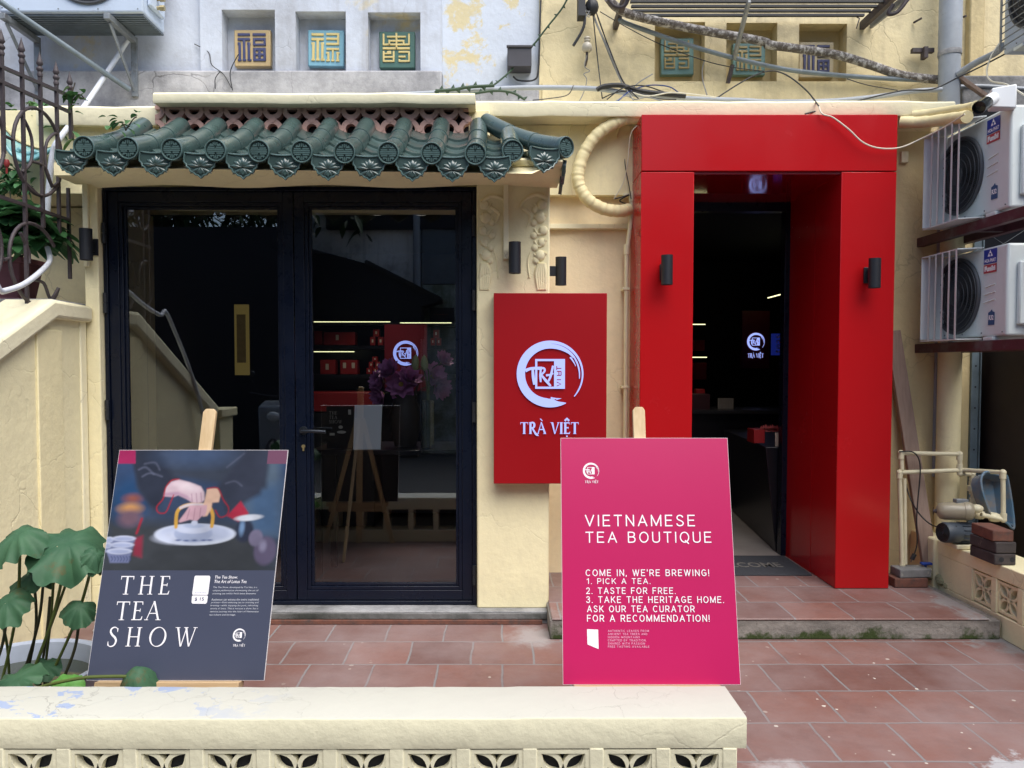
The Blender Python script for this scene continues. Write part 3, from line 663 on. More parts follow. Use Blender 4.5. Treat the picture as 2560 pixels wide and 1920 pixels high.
def font_text(body, size, fr, x, y, mat, parent, name='lettering', bold=0.0, space=1.0, align='LEFT', shear=0.0, lift=0.0006, line=1.0, sx=1.0, extrude=0.0, fit=None):
    cu = bpy.data.curves.new('t', 'FONT'); cu.body = body; cu.size = size; cu.offset = bold; cu.space_character = space
    cu.align_x = align; cu.shear = shear; cu.space_line = line; cu.resolution_u = 3; cu.extrude = extrude
    to = bpy.data.objects.new('t', cu); COL.objects.link(to); dg = bpy.context.evaluated_depsgraph_get()
    me = bpy.data.meshes.new_from_object(to.evaluated_get(dg)); bpy.data.objects.remove(to); bpy.data.curves.remove(cu)
    if fit:                                   # stretch the block onto the rectangle x0, x1, y0, y1
        xs = [v.co.x for v in me.vertices]; ys = [v.co.y for v in me.vertices]
        x0, x1, y0, y1 = fit; a0, a1, c0, c1 = min(xs), max(xs), min(ys), max(ys); x = y = 0; sx = 1.0
        for v in me.vertices: v.co.x = x0 + (v.co.x - a0) * (x1 - x0) / (a1 - a0); v.co.y = y0 + (v.co.y - c0) * (y1 - y0) / (c1 - c0)
    for v in me.vertices: v.co = fr(x + v.co.x * sx, y + v.co.y, lift + v.co.z)
    me.materials.clear(); me.materials.append(mat)
    return link_mesh(name, me, parent)

# hand-cut serif capitals, cap height 1; every glyph = (advance, list of polygons / strips)
def _ser(x, y, w, up): h = 0.035; return [(x - w, y), (x + w, y), (x + w, y + (h if up else -h)), (x - w, y + (h if up else -h))]
def _stem(x, w, y0=0.0, y1=1.0): return [(x - w / 2, y0), (x + w / 2, y0), (x + w / 2, y1), (x - w / 2, y1)]
def glyph(ch, tk=0.12, tn=0.055):
    P = []
    if ch == 'T':
        P = [_stem(0.36, tk, 0, .95), [(0.02, .945), (.70, .945), (.72, 1), (0.0, 1)], _ser(.36, 0, .15, True), [(0, 1), (.05, 1), (.035, .82), (0.0, .80)], [(.72, 1), (.67, 1), (.685, .82), (.72, .80)]]; A = .74
    elif ch == 'I': P = [_stem(.15, tk), _ser(.15, 0, .15, True), _ser(.15, 1, .15, False)]; A = .32
    elif ch == 'H':
        P = [_stem(.15, tk), _stem(.66, tk), [(.15, .48), (.66, .48), (.66, .48 + tn), (.15, .48 + tn)]]
        for x in (.15, .66): P += [_ser(x, 0, .14, True), _ser(x, 1, .14, False)]
        A = .82
    elif ch == 'E':
        P = [_stem(.15, tk), [(.0, .0), (.56, .0), (.56, tn), (.0, tn)], [(.0, 1), (.54, 1), (.54, 1 - tn), (.0, 1 - tn)], [(.15, .49), (.44, .49), (.44, .49 + tn), (.15, .49 + tn)],
             [(.56, 0), (.60, .2), (.565, .2), (.50, .03)], [(.54, 1), (.56, .82), (.525, .82), (.49, .97)], [(.44, .42), (.455, .62), (.415, .6), (.415, .44)]]; A = .62
    elif ch == 'A':
        P = [[(.03, 0), (.03 + tn, 0), (.40, .98), (.36, 1.0)], [(.66, 0), (.66 + tk, 0), (.43, 1.02), (.33, 1.02)], [(.18, .34), (.58, .34), (.58, .34 + tn), (.18, .34 + tn)], _ser(.05, 0, .11, True), _ser(.70, 0, .14, True)]; A = .80
    elif ch == 'V':
        P = [[(.06, 1), (.06 + tk, 1), (.44, 0), (.36, -.01)], [(.70, 1), (.70 + tn, 1), (.44, 0), (.38, 0)], _ser(.11, 1, .14, False), _ser(.72, 1, .11, False)]; A = .80
    elif ch == 'W':
        P = [[(.06, 1), (.06 + tk, 1), (.38, 0), (.32, -.01)], [(.54, .90), (.54 + tn, .90), (.39, 0), (.34, 0)], [(.50, 1), (.50 + tk, 1), (.82, 0), (.76, -.01)], [(1.04, 1), (1.04 + tn, 1), (.83, 0), (.78, 0)],
             _ser(.11, 1, .13, False), _ser(.56, 1, .12, False), _ser(1.06, 1, .11, False)]; A = 1.16
    elif ch in 'O':
        n = 40; pr = []
        for i in range(n + 1):
            a = 2 * math.pi * i / n; th = tn * .8 + (tk * 1.02 - tn * .8) * abs(math.cos(a + 0.25)) ** 1.4
            pr.append(((.46 + .46 * math.cos(a), .5 + .52 * math.sin(a)), (.46 + (.46 - th) * math.cos(a), .5 + (.52 - th) * math.sin(a))))
        P = [pr]; A = .96
    elif ch == 'S':
        c = sp2([(.46, .80), (.42, .94), (.28, 1.0), (.13, .93), (.09, .77), (.20, .60), (.36, .46), (.44, .28), (.37, .08), (.22, 0.0), (.08, .04), (.02, .2)], 6)
        n = len(c); w = [tn * .6 + (tk * 1.05 - tn * .6) * max(0, math.sin(math.pi * i / (n - 1))) ** 1.6 for i in range(n)]
        P = [stroke2(c, w), [(.46, .95), (.49, .95), (.475, .74), (.45, .76)], [(.0, .02), (.03, .04), (.035, .26), (.0, .25)]]; A = .55
    elif ch == 'R':
        bowl = sp2([(.15, .97), (.38, .97), (.50, .86), (.50, .66), (.38, .53), (.15, .52)], 6); n = len(bowl)
        P = [_stem(.15, tk), stroke2(bowl, [tn + (tk - tn) * math.sin(math.pi * i / (n - 1)) for i in range(n)]), _ser(.15, 0, .14, True), _ser(.10, 1, .09, False), stroke2(sp2([(.30, .54), (.50, .22), (.68, -.02), (.92, -.16)], 6), [tk * .8] * 9 + [tk * .95] * 6 + [tk * .7, tk * .5, tk * .35, tk * .2])]; A = .72
    else: A = .34
    return A, P
def serif_text(b, s, x, y, h, mi=0, gap=0.10, tk=0.12, tn=0.055, slant=0.0, wx=1.0):
    for ch in s:
        mark = None
        base = {'À': 'A', 'Ệ': 'E'}.get(ch, ch)
        A, P = glyph(base, tk, tn)
        T = lambda p: (x + (p[0] * wx + slant * p[1]) * h, y + p[1] * h)
        for poly in P:
            if isinstance(poly[0][0], tuple): b.strip([(T(a), T(c)) for a, c in poly], mi)
            else: b.poly([T(p) for p in poly], mi)
        if ch == 'À': b.poly([T(p) for p in ((.24, 1.30), (.34, 1.32), (.52, 1.14), (.46, 1.10))], mi)
        if ch == 'Ệ':
            b.strip([(T(a), T(c)) for a, c in stroke2([(.10, 1.12), (.30, 1.32), (.50, 1.12)], tk)], mi)
            b.poly([T((.30 + .075 * math.cos(k * .785), -.20 + .075 * math.sin(k * .785))) for k in range(8)], mi)
        x += (A * wx + gap) * h
    return x

def emblem(b, cx, cy, Rr, mi=0, panel=True, red=None):
    """brush-drawn ring round a framed block of letters"""
    pol = lambda r, a: (cx + r * Rr * math.cos(R(a)), cy + r * Rr * math.sin(R(a)))
    def band(ro, L): A = np.linspace(0, len(L) - 1, len(L) * 4); b.strip([(pol(ro, a), pol(ro - t, a)) for a, t in zip(np.interp(A, range(len(L)), [l[0] for l in L]), np.interp(A, range(len(L)), [l[1] for l in L]))], mi)
    band(1.0, [(-61, .02), (-66, .08), (-74, .15), (-83, .25), (-100, .27), (-125, .255), (-150, .25), (-180, .25), (-210, .245), (-240, .24), (-258, .235), (-272, .235)])
    for a0, r0 in ((-70, .80), (-76, .77), (-82, .745)):       # dry-brush tips at the foot
        b.poly([pol(r0, a0 - 6), pol(r0 - .06, a0 - 6), pol(r0 + .012, a0 + 6)], mi)
    band(1.0, [(88, .09), (75, .085), (60, .08), (45, .075), (25, .06), (5, .05), (-15, .045), (-32, .04), (-43, .025)])
    band(.905, [(88, .14), (75, .135), (60, .115), (48, .085), (35, .07)])
    band(.90, [(40, .045), (25, .05), (10, .045), (-4, .03), (-9, .02)])
    band(.81, [(40, .05), (30, .04), (17, .015)])
    S = lambda x, y: (cx + x * Rr, cy + y * Rr)
    x0, x1, y0, y1, w = -.445, .445, -.44, .45, .062
    b.poly([S(x0, y1), S(x0, y1 - w), S(.12, y1 - w), S(.12, y1)], mi); b.poly([S(x0, y0), S(.12, y0), S(.12, y0 + w), S(x0, y0 + w)], mi); b.poly([S(x0, y0 + w), S(x0 + w, y0 + w), S(x0 + w, y1 - w), S(x0, y1 - w)], mi)
    b.poly([S(.12, y0), S(x1, y0), S(x1, y1), S(.12, y1)], mi)
    for P, wd in (([(-.74, .10), (-.55, .17), (-.24, .17)], [.10, .075, .10]), ([(-.52, .16), (-.50, -.10), (-.45, -.31)], [.07, .09, .11]), ([(-.28, .15), (-.29, -.05), (-.28, -.24)], [.05, .07, .05]),
                  ([(-.33, .14), (-.20, .18), (-.16, .10), (-.24, .0), (-.30, -.03)], [.05, .06, .06, .05, .04]), ([(-.27, -.02), (-.12, -.20), (.02, -.36)], [.05, .08, .06]),
                  ([(.09, .25), (.02, -.05), (-.05, -.22)], [.06, .07, .05]), ([(-.12, -.04), (.0, -.02), (.10, .02)], [.07, .05, .04])):
        P2 = sp2([S(*p) for p in P], 4); n = len(P2); ws = [np.interp(i / (n - 1) * (len(wd) - 1), range(len(wd)), wd) * Rr for i in range(n)]
        b.strip(stroke2(P2, ws), mi)
    if red is not None:      # small upright word knocked out of the panel, reading upward
        for P in ([(.20, -.36), (.33, -.30), (.20, -.24)], [(.20, -.17), (.33, -.17)], [(.20, -.04), (.33, -.04)], [(.20, .08), (.33, .08)], [(.33, -.04), (.33, .08)], [(.265, -.04), (.265, .08)], [(.20, .17), (.34, .17)], [(.20, .12), (.20, .24)]):
            b.strip(stroke2([S(*p) for p in P], .028 * Rr), red)

def plate(b, fr, x0, x1, y0, y1, l0, l1): b.prism([(x0, y0), (x1, y0), (x1, y1), (x0, y1)], fr, l0, l1)

# hand-drawn even-stroke capitals, cap height 1
def _arc(cx, cy, rx, ry, a0, a1, n=18): return [(cx + rx * math.cos(R(a0 + (a1 - a0) * i / n)), cy + ry * math.sin(R(a0 + (a1 - a0) * i / n))) for i in range(n + 1)]
_S = [(.54, .80), (.45, .95), (.27, 1), (.10, .93), (.04, .76), (.13, .6), (.30, .51), (.48, .40), (.56, .25), (.48, .07), (.28, 0), (.10, .05), (0, .22)]
_P = [(0, 1), (.33, 1), (.53, .91), (.58, .72), (.53, .53), (.33, .44), (0, .44)]
SANS = {'A': (.72, [[(0, 0), (.36, 1), (.72, 0)], [(.13, .33), (.59, .33)]], []), 'B': (.60, [[(0, 0), (0, 1)]], [[(0, 1), (.30, 1), (.49, .93), (.54, .77), (.48, .60), (.30, .53), (0, .53)], [(0, .53), (.32, .53), (.53, .45), (.59, .27), (.52, .07), (.32, 0), (0, 0)]]),
        'C': (.70, [], [_arc(.36, .5, .36, .5, 42, 318)]), 'D': (.64, [[(0, 0), (0, 1)]], [[(0, 1), (.25, 1), (.48, .91), (.62, .66), (.62, .34), (.48, .09), (.25, 0), (0, 0)]]),
        'E': (.54, [[(0, 0), (0, 1)], [(0, 1), (.54, 1)], [(0, .53), (.47, .53)], [(0, 0), (.54, 0)]], []), 'F': (.52, [[(0, 0), (0, 1)], [(0, 1), (.52, 1)], [(0, .50), (.45, .50)]], []),
        'G': (.70, [[(.40, .46), (.68, .46)], [(.68, .46), (.68, .14)]], [_arc(.36, .5, .36, .5, 42, 322)]), 'H': (.62, [[(0, 0), (0, 1)], [(.62, 0), (.62, 1)], [(0, .52), (.62, .52)]], []), 'I': (.0, [[(0, 0), (0, 1)]], []),
        'K': (.62, [[(0, 0), (0, 1)], [(.58, 1), (0, .36)], [(.20, .58), (.62, 0)]], []), 'L': (.50, [[(0, 0), (0, 1)], [(0, 0), (.50, 0)]], []), 'M': (.80, [[(0, 0), (0, 1)], [(0, 1), (.40, .06)], [(.40, .06), (.80, 1)], [(.80, 1), (.80, 0)]], []),
        'N': (.62, [[(0, 0), (0, 1)], [(0, 1), (.62, 0)], [(.62, 0), (.62, 1)]], []), 'O': (.74, [], [_arc(.37, .5, .37, .5, 0, 360, 28)]), 'P': (.58, [[(0, 0), (0, 1)]], [_P]), 'Q': (.74, [[(.44, .16), (.70, -.12)]], [_arc(.37, .5, .37, .5, 0, 360, 28)]),
        'R': (.60, [[(0, 0), (0, 1)], [(.30, .44), (.60, 0)]], [_P]), 'S': (.57, [], [_S]), 'T': (.62, [[(0, 1), (.62, 1)], [(.31, 1), (.31, 0)]], []), 'U': (.60, [[(0, .3), (0, 1)], [(.60, .3), (.60, 1)]], [[(0, .32), (.02, .17), (.12, .04), (.30, 0), (.48, .04), (.58, .17), (.60, .32)]]),
        'V': (.70, [[(0, 1), (.35, 0)], [(.35, 0), (.70, 1)]], []), 'W': (.98, [[(0, 1), (.25, 0)], [(.25, 0), (.49, 1)], [(.49, 1), (.73, 0)], [(.73, 0), (.98, 1)]], []), 'Y': (.66, [[(0, 1), (.33, .45)], [(.66, 1), (.33, .45)], [(.33, .45), (.33, 0)]], []),
        '1': (.34, [[(.02, .80), (.27, .98)], [(.27, 1), (.27, 0)]], []), '2': (.54, [[(.44, .52), (0, 0)], [(0, 0), (.54, 0)]], [[(.02, .72), (.09, .92), (.27, 1), (.44, .93), (.50, .75), (.43, .52)]]), '3': (.54, [], [[(.02, .78), (.10, .94), (.27, 1), (.44, .93), (.49, .76), (.42, .59), (.22, .53)], [(.22, .53), (.44, .47), (.53, .29), (.46, .07), (.26, 0), (.08, .06), (0, .24)]]),
        '.': (.02, [[(0, 0), (.02, 0)]], []), ',': (.02, [[(.02, .05), (-.03, -.14)]], []), '!': (.0, [[(0, .28), (0, 1)], [(-.01, 0), (.01, 0)]], []), "'": (.0, [[(0, 1.02), (0, .78)]], []), ' ': (.24, [], [])}
def sans_text(b, s, fr, x0, x1, y0, y1, wt=.105, gap=.26):
    """one line of spaced capitals stretched onto the box"""
    tot = sum(SANS[c][0] for c in s) + gap * (len(s) - 1); h = y1 - y0; kx = (x1 - x0) / tot; x = x0
    for c in s:
        A, st, cu = SANS[c]; T = lambda p: (x + p[0] * kx, y0 + (p[1] * (1 - wt) + wt / 2) * h)
        for P in [T_ for T_ in st]:
            for p, e in zip(P, P[1:]):
                a, z = T(p), T(e); L = math.hypot(z[0] - a[0], z[1] - a[1]) or 1; ex, ey = (z[0] - a[0]) / L * wt * h * .45, (z[1] - a[1]) / L * wt * h * .45
                b.strip(stroke2([(a[0] - ex, a[1] - ey), (z[0] + ex, z[1] + ey)], wt * h))
        for P in cu: b.strip(stroke2([T(p) for p in (P if len(P) > 14 else sp2(P, 4))], wt * h))
        x += (A + gap) * kx
def dsans(s, fr, px0, py0, px1, py1, parent, mat, wt=.105, gap=.42, name='lettering'):
    a = fr.uv(d(px0, py1)); c = fr.uv(d(px1, py0)); b = ink(fr, .0006); sans_text(b, s, fr, a[0], c[0], a[1], c[1], wt, gap); return b.build(name, mat, parent, fix=False)
# ------------------------------------------------------------------ red portal
po = thing('red_portal', 'tall glossy red box-shaped entrance surround framing the dark open doorway', 'doorway', ((PX0 + PX1) / 2, Y_PORT, STEP_Z))
g0 = 0.004; OZ0 = STEP_Z + 0.002
b = MB(); b.box((PX0, Y_PORT, OZ1 + g0), (PX1, Y_W - 0.002, PZ1)); b.build('header', M['red_panel'], po, bev=0.004)
for xa, xb in ((PX0, OX0), (OX1, PX1)):
    b = MB(); b.box((xa, Y_PORT + 0.002, OZ0), (xb, Y_W - 0.002, OZ1)); b.build('jamb', M['red_panel'], po, bev=0.004)
b = MB()
b.box((OX0 - 0.015, Y_W, OZ0), (OX0 + 0.0005, 5.262, OZ1)); b.box((OX1 - 0.0005, Y_W, OZ0), (OX1 + 0.015, 5.262, OZ1)); b.build('side_lining', M['red_panel'], po)
b = MB(); b.box((OX0 - 0.01, Y_PORT + 0.02, OZ1 - 0.010), (OX1 + 0.01, 5.262, OZ1 + 0.003))
b.build('ceiling_lining', simple('glossy_red_soffit', (0.32, 0.006, 0.012), 0.05, spec=0.7, coat=0.6), po)
dq = thing('entrance_door', 'slim black door frame standing open inside the red entrance', 'door', ((OX0 + OX1) / 2, 5.3, STEP_Z))
b = MB()
b.box((OX0 - 0.02, 5.264, 0.117), (OX0 + 0.03, 5.34, OZ1)); b.box((OX1 - 0.035, 5.264, 0.117), (OX1 + 0.01, 5.34, OZ1)); b.box((OX0 + 0.03, 5.264, OZ1 - 0.07), (OX1 - 0.035, 5.34, OZ1))
b.build('frame', M['black_alu'], dq, bev=0.004)

# doormat with worn lettering
mx0, mx1 = OX0 + 0.04, OX1 - 0.02
my0, my1 = pZ((1900, 1440), STEP_Z).y, 5.25
fm = frame((mx0, my0, STEP_Z + 0.010), (1, 0, 0), (0, 1, 0)); mw, mh = mx1 - mx0, my1 - my0
b = MB(); b.box((mx0, my0, STEP_Z + 0.0005), (mx1, my1, STEP_Z + 0.009)); mt = b.build('doormat', M['mat_grey'], bev=0.002)
tag(mt, 'dark grey welcome doormat lying in the red entrance', 'doormat')
font_text('WELCOME', 0.13, fm, 0, 0, simple('worn_mat_letters', (0.17, 0.165, 0.15), 0.9, var=0.5, vsc=40), mt, fit=(mw * .22, mw * .86, mh * .36, mh * .60), bold=0.002)

# ------------------------------------------------------------------ black double doors
dd = thing('double_door', 'black aluminium double glass doors under the green tiled canopy', 'door', ((DL + DR) / 2, Y_DOOR, 0.068))
zb0 = 0.070
xm = pY(d(637, 800), Y_DOOR).x
def ring(b, x0, x1, z0, z1, w, y0, y1):
    b.box((x0, y0, z0), (x0 + w, y1, z1)); b.box((x1 - w, y0, z0), (x1, y1, z1))
    b.box((x0 + w, y0, z0), (x1 - w, y1, z0 + w)); b.box((x0 + w, y0, z1 - w), (x1 - w, y1, z1))
b = MB(); ring(b, DL, DR, zb0, DT, 0.022, Y_DOOR - 0.012, Y_DOOR + 0.06); b.build('frame', M['black_alu'], dd, bev=0.002)
def leaf(x0, x1, handle):
    z0, z1 = zb0 + 0.025, DT - 0.025
    b = MB(); y = Y_DOOR
    ring(b, x0, x1, z0, z1, 0.055, y, y + 0.05); ring(b, x0 + 0.0555, x1 - 0.0555, z0 + 0.0555, z1 - 0.0555, 0.020, y + 0.007, y + 0.045); ring(b, x0 + 0.076, x1 - 0.076, z0 + 0.076, z1 - 0.076, 0.016, y + 0.018, y + 0.04)
    lf = b.build('door_leaf', M['black_alu'], dd, bev=0.002)
    b = MB(); e = 0.088; b.quad((x0 + e, y + 0.028, z0 + e), (x1 - e, y + 0.028, z0 + e), (x1 - e, y + 0.028, z1 - e), (x0 + e, y + 0.028, z1 - e)); b.build('glass_pane', M['glass'], lf)
    return lf
lf1 = leaf(DL + 0.024, xm - 0.003, False); lf2 = leaf(xm + 0.003, DR - 0.024, True)
for lf_, xs_, zz in ((lf1, DL + 0.012, (560, 650, 1040)), (lf2, DR - 0.012, (490, 650, 890, 1240))):
    for yy in zz:
        z = pY(d(1000, yy), Y_DOOR).z if lf_ is lf2 else pY(d(240, {560: 505, 650: 655, 1040: 885}[yy]), Y_DOOR).z
        b = MB(); b.cyl((xs_, Y_DOOR - 0.024, z - 0.055), (xs_, Y_DOOR - 0.024, z - 0.003), 0.011, n=12); b.cyl((xs_, Y_DOOR - 0.024, z + 0.003), (xs_, Y_DOOR - 0.024, z + 0.055), 0.011, n=12); b.cyl((xs_, Y_DOOR - 0.024, z - 0.004), (xs_, Y_DOOR - 0.024, z + 0.004), 0.008, n=10)
        b.build('hinge', M['black_lamp'], lf_, smooth=40)
hx = xm + 0.045; hz = pY(d(655, 930), Y_DOOR).z
b = MB(); b.cyl((hx, Y_DOOR + 0.001, hz), (hx, Y_DOOR - 0.055, hz), 0.011, n=14); b.tube(spline([(hx, Y_DOOR - 0.05, hz), (hx + 0.05, Y_DOOR - 0.056, hz + 0.001), (hx + 0.135, Y_DOOR - 0.055, hz - 0.003)], 5), 0.010, 12); b.lathe([(0.0, 0.006), (0.022, 0.006), (0.024, 0.0)], (hx, Y_DOOR, hz), (0, -1, 0), 20)
b.build('handle', simple('black_steel_handle', (0.03, 0.035, 0.045), 0.3, metal=0.6), lf2, smooth=40)
kz = pY(d(655, 967), Y_DOOR).z
b = MB(); b.cyl((hx, Y_DOOR + 0.001, kz + 0.008), (hx, Y_DOOR - 0.012, kz + 0.008), 0.010, n=14); b.box((hx - 0.0045, Y_DOOR - 0.011, kz - 0.017), (hx + 0.0045, Y_DOOR, kz + 0.004))
b.build('keyhole', simple('brass_cylinder', (0.55, 0.44, 0.22), 0.35, metal=0.8), lf2, smooth=40)

# ------------------------------------------------------------------ green tiled canopy
cp = thing('tiled_canopy', 'small canopy of green glazed barrel tiles with round medallions and lotus drip tiles', 'canopy', (-0.9, 4.3, 2.4))
YE, YT = 3.80, 4.42
disc_px = [(187, 320), (281, 321.5), (375, 324), (469, 326), (562, 327.5), (654, 329), (746, 330.5), (840, 331.5), (933, 332.5), (1027, 333.5), (1107, 327)]
disc_px[0] = (186.5, 319.5)
rows = [pY(d(*p), YE) for p in disc_px]
ztop = lambda x: pY((1248 + x * F_PX / YT, 302), YT).z - 0.03
hipT = pY((1215, 304), YT); hipE = Vector((0.318, 3.93, 2.50))
rows[10] = pY(d(1107, 327), 3.83)
def curve_pt(E, T, t):       # slight sag of the slope
    p = E.lerp(T, t); p.z -= 0.025 * math.sin(math.pi * t); return p
def hip_t(x):                # where a row running back at this x meets the hip
    t = (x - hipE.x) / (hipT.x - hipE.x); return min(max(t, 0), 1)
def medallion(parent, c, n):
    """round end cap with raised longevity mark"""
    n = Vector(n).normalized(); u, w = basis(n); f = frame(c, u, w)
    if f.n.dot(n) < 0: f = frame(c, -u, w)
    b = MB(); r = 0.0535
    b.lathe([(0.0, 0.000), (r * .80, 0.000), (r * .85, 0.009), (r * .95, 0.010), (r, 0.002), (r, -0.02)], c, n, 32)
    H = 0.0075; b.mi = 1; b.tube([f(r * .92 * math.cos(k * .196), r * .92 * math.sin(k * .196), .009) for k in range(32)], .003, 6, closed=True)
    def bar(x0, x1, y0, y1): b.prism([(x0 * r, y0 * r), (x1 * r, y0 * r), (x1 * r, y1 * r), (x0 * r, y1 * r)], lambda a, cc, dd: f(a, cc, dd), -0.001, H)
    t = .062
    for y, e in ((.25, .66), (-.25, .66)): bar(-e, -.08, y - t, y + t); bar(.08, e, y - t, y + t)
    for y, e in ((.085, .74), (-.085, .74)): bar(-e, e, y - t, y + t)
    for s in (1, -1):
        bar(-.04, .04, s * .42 if s > 0 else -.74, .74 if s > 0 else -.42)
        for q_ in (1, -1):
            x0, x1 = (q_ * .14, q_ * .50); x0, x1 = min(x0, x1), max(x0, x1)
            y = s * .45; bar(x0, x1, y - t, y + t)
            xa = q_ * .16; bar(xa - .04, xa + .04, min(s * .5, s * .70), max(s * .5, s * .70))
            xb = q_ * .40; bar(xb - .04, xb + .04, min(s * .5, s * .60), max(s * .5, s * .60))
    b.build('end_medallion', [M['glaze'], M['glaze_paler']], parent, smooth=40)
def barrel(E, T, r=0.0505):
    b = MB(); P = []; rs = []
    L = (T - E).length; nseg = max(2, round(L / 0.21))
    for i in range(nseg):
        for t in np.linspace(i / nseg, (i + 1) / nseg, 5):
            P.append(curve_pt(E, T, t)); rs.append(r * (1.04 - 0.07 * (t * nseg - i)))
        if i < nseg - 1: P[-1] = curve_pt(E, T, (i + 1) / nseg - 0.004); rs[-1] = r * .955
    b.tube(P, rs, 22); o = b.build('barrel_tile', M['glaze'], cp, smooth=35)
    n = (P[0] - P[3]).normalized(); n = Vector((n.x, n.y, n.z * 0.35))
    medallion(o, P[0] + n.normalized() * 0.016, n)
for i, E in enumerate(rows):
    T = Vector((E.x, YT, ztop(E.x)))
    if i == 10:
        t = hip_t(E.x); h = hipE.lerp(hipT, t); T = Vector((E.x - 0.01, h.y - 0.01, h.z - 0.03))
    barrel(Vector(E), T)
barrel(hipE, hipT, 0.047)
# pans between the rows
def pan(xc, E, T, w, nst=5):
    b = MB()
    for k in range(nst):
        t0 = k / nst; t1 = (k + 1) / nst + 0.03
        def fn(u, v):
            t = t0 + (t1 - t0) * v; p = E.lerp(T, t); p.z -= 0.025 * math.sin(math.pi * t)
            s = (u - 0.5) * 2; lift = 0.016 * (1 - v)
            return (p.x + s * w / 2, p.y, p.z - 0.030 * (1 - s * s) + lift - 0.036)
        b.grid(fn, 10, 3)
        def edge(u, v):
            a = Vector(fn(u, 0)); a.z -= 0.013 * v; a.y += 0.002 * v; return a
        b.grid(edge, 10, 1)
    return b.build('pan_tile', M['glaze'], cp, smooth=35, fix=False)
def drip(parent, c, n, s=1.0):
    """lotus shield hanging at the eave"""
    n = Vector(n).normalized(); u = Vector((-n.y, n.x, 0)).normalized()
    f = frame(c, u, (n.x * 0.12, n.y * 0.12, 1.0)); b = MB(); w, h = 0.080 * s, 0.102 * s
    # outline: arc at the top, scalloped sides to a point
    P = []
    for i in range(11): a = -1 + 2 * i / 10; P.append((a * w * .93, -0.008 * s * (1 - a * a) + 0.024 * s))
    half = [(1.0, -.04), (1.02, -.20), (.90, -.30), (.86, -.44), (.72, -.50), (.64, -.66), (.46, -.70), (.34, -.82), (.18, -.84), (0, -.98)]
    P += [(x * w, y * h) for x, y in half] + [(-x * w, y * h) for x, y in half[-2::-1]]
    P = P[::-1]
    b.prism(P, lambda a, e, q_: f(a, e, q_), -0.012, 0.0)
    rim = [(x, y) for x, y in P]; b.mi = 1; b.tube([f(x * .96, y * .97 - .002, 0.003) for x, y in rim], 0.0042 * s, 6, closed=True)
    cx, cy = 0, -.40 * h; b.mi = 0
    def petal(x, y, a, L, wd, hgt):
        ca, sa = math.cos(a), math.sin(a); Q = []
        for i in range(9):
            t = i / 8; wl = wd * math.sin(math.pi * t) ** .8; Q.append((t * L, wl))
        def fn(uu, vv):
            t = uu; wl = wd * math.sin(math.pi * min(max(t, .02), .98)) ** .8; sx_ = t * L; sy_ = (vv - .5) * 2 * wl
            z = hgt * (1 - ((vv - .5) * 2) ** 2) * math.sin(math.pi * (0.15 + .8 * t)) + .0005
            return f(x + sx_ * ca - sy_ * sa, y + sx_ * sa + sy_ * ca, z)
        b.grid(fn, 7, 4)
    for a, L, wd in ((90, .44, .19), (62, .42, .15), (118, .42, .15), (32, .50, .13), (148, .50, .13), (6, .62, .11), (174, .62, .11)): petal(cx, cy - .03 * h, R(a), L * h, wd * h, 0.010 * s)
    for a, L in ((-28, .58), (208, .58), (-60, .36), (240, .36)): petal(cx, cy - .08 * h, R(a), L * h, .09 * h, 0.007 * s)
    dm = .10 * h; b.prism([(0, -.80 * h), (dm, -.70 * h), (0, -.60 * h), (-dm, -.70 * h)][::1], lambda a, e, q_: f(a, e, q_), 0, 0.006)
    return b.build('drip_tile', [M['glaze'], M['glaze_paler']], parent, smooth=50)
drip_x = [170.7, 275, 383, 495, 602, 708, 816.5, 921, 1029, 1130, 1236]
for i, sx in enumerate(drip_x):
    E = pY((sx, 0), YE); zc = np.interp(E.x, [r.x for r in rows[:10]], [r.z for r in rows[:10]]); E = Vector((E.x, YE + 0.01, zc + 0.012)); T = Vector((E.x, YT, ztop(E.x) + 0.02))
    if i == 0: T = Vector((E.x, YT, ztop(E.x)))
    if i == 10: h = hipE.lerp(hipT, hip_t(E.x)); T = Vector((E.x, h.y + .05, h.z + .01))
    p_ = pan(E.x, E, T, 0.158); drip(p_, (E.x, YE - 0.004, E.z - 0.044), (0, -1, 0))
E = pY((1358, 366), 3.88); p_ = pan(E.x, Vector((E.x, 3.89, E.z + .0)), Vector((E.x - .10, 4.12, E.z + .10)), 0.15, 2); drip(p_, (E.x + .006, 3.87, E.z - 0.03), (0.35, -1, 0))
for k, yy in enumerate((4.02, 4.17)): drip(p_, (0.335, yy, 2.425 - .02 * k), (1, -0.05, 0), 0.85)
b = MB()
b.add([(-2.10, YE + 0.03, rows[0].z - 0.085), (0.16, YE + 0.03, rows[9].z - 0.085), (0.30, 3.95, 2.44), (hipT.x + .1, YT + .08, ztop(0) - 0.06), (-2.10, YT + .08, ztop(0) - 0.06), (0.33, 4.3, 2.42)], [(0, 1, 2, 3, 4), (2, 5, 3)])
b.add([(-2.115, YE + .03, rows[0].z - .085), (-2.115, YT + .08, ztop(0) - .06), (-2.115, YT + .08, ztop(0) - .02), (-2.115, YE + .03, rows[0].z - .03)], [(0, 1, 2, 3)])
b.build('mortar_bed', M['cream_bay'], cp)

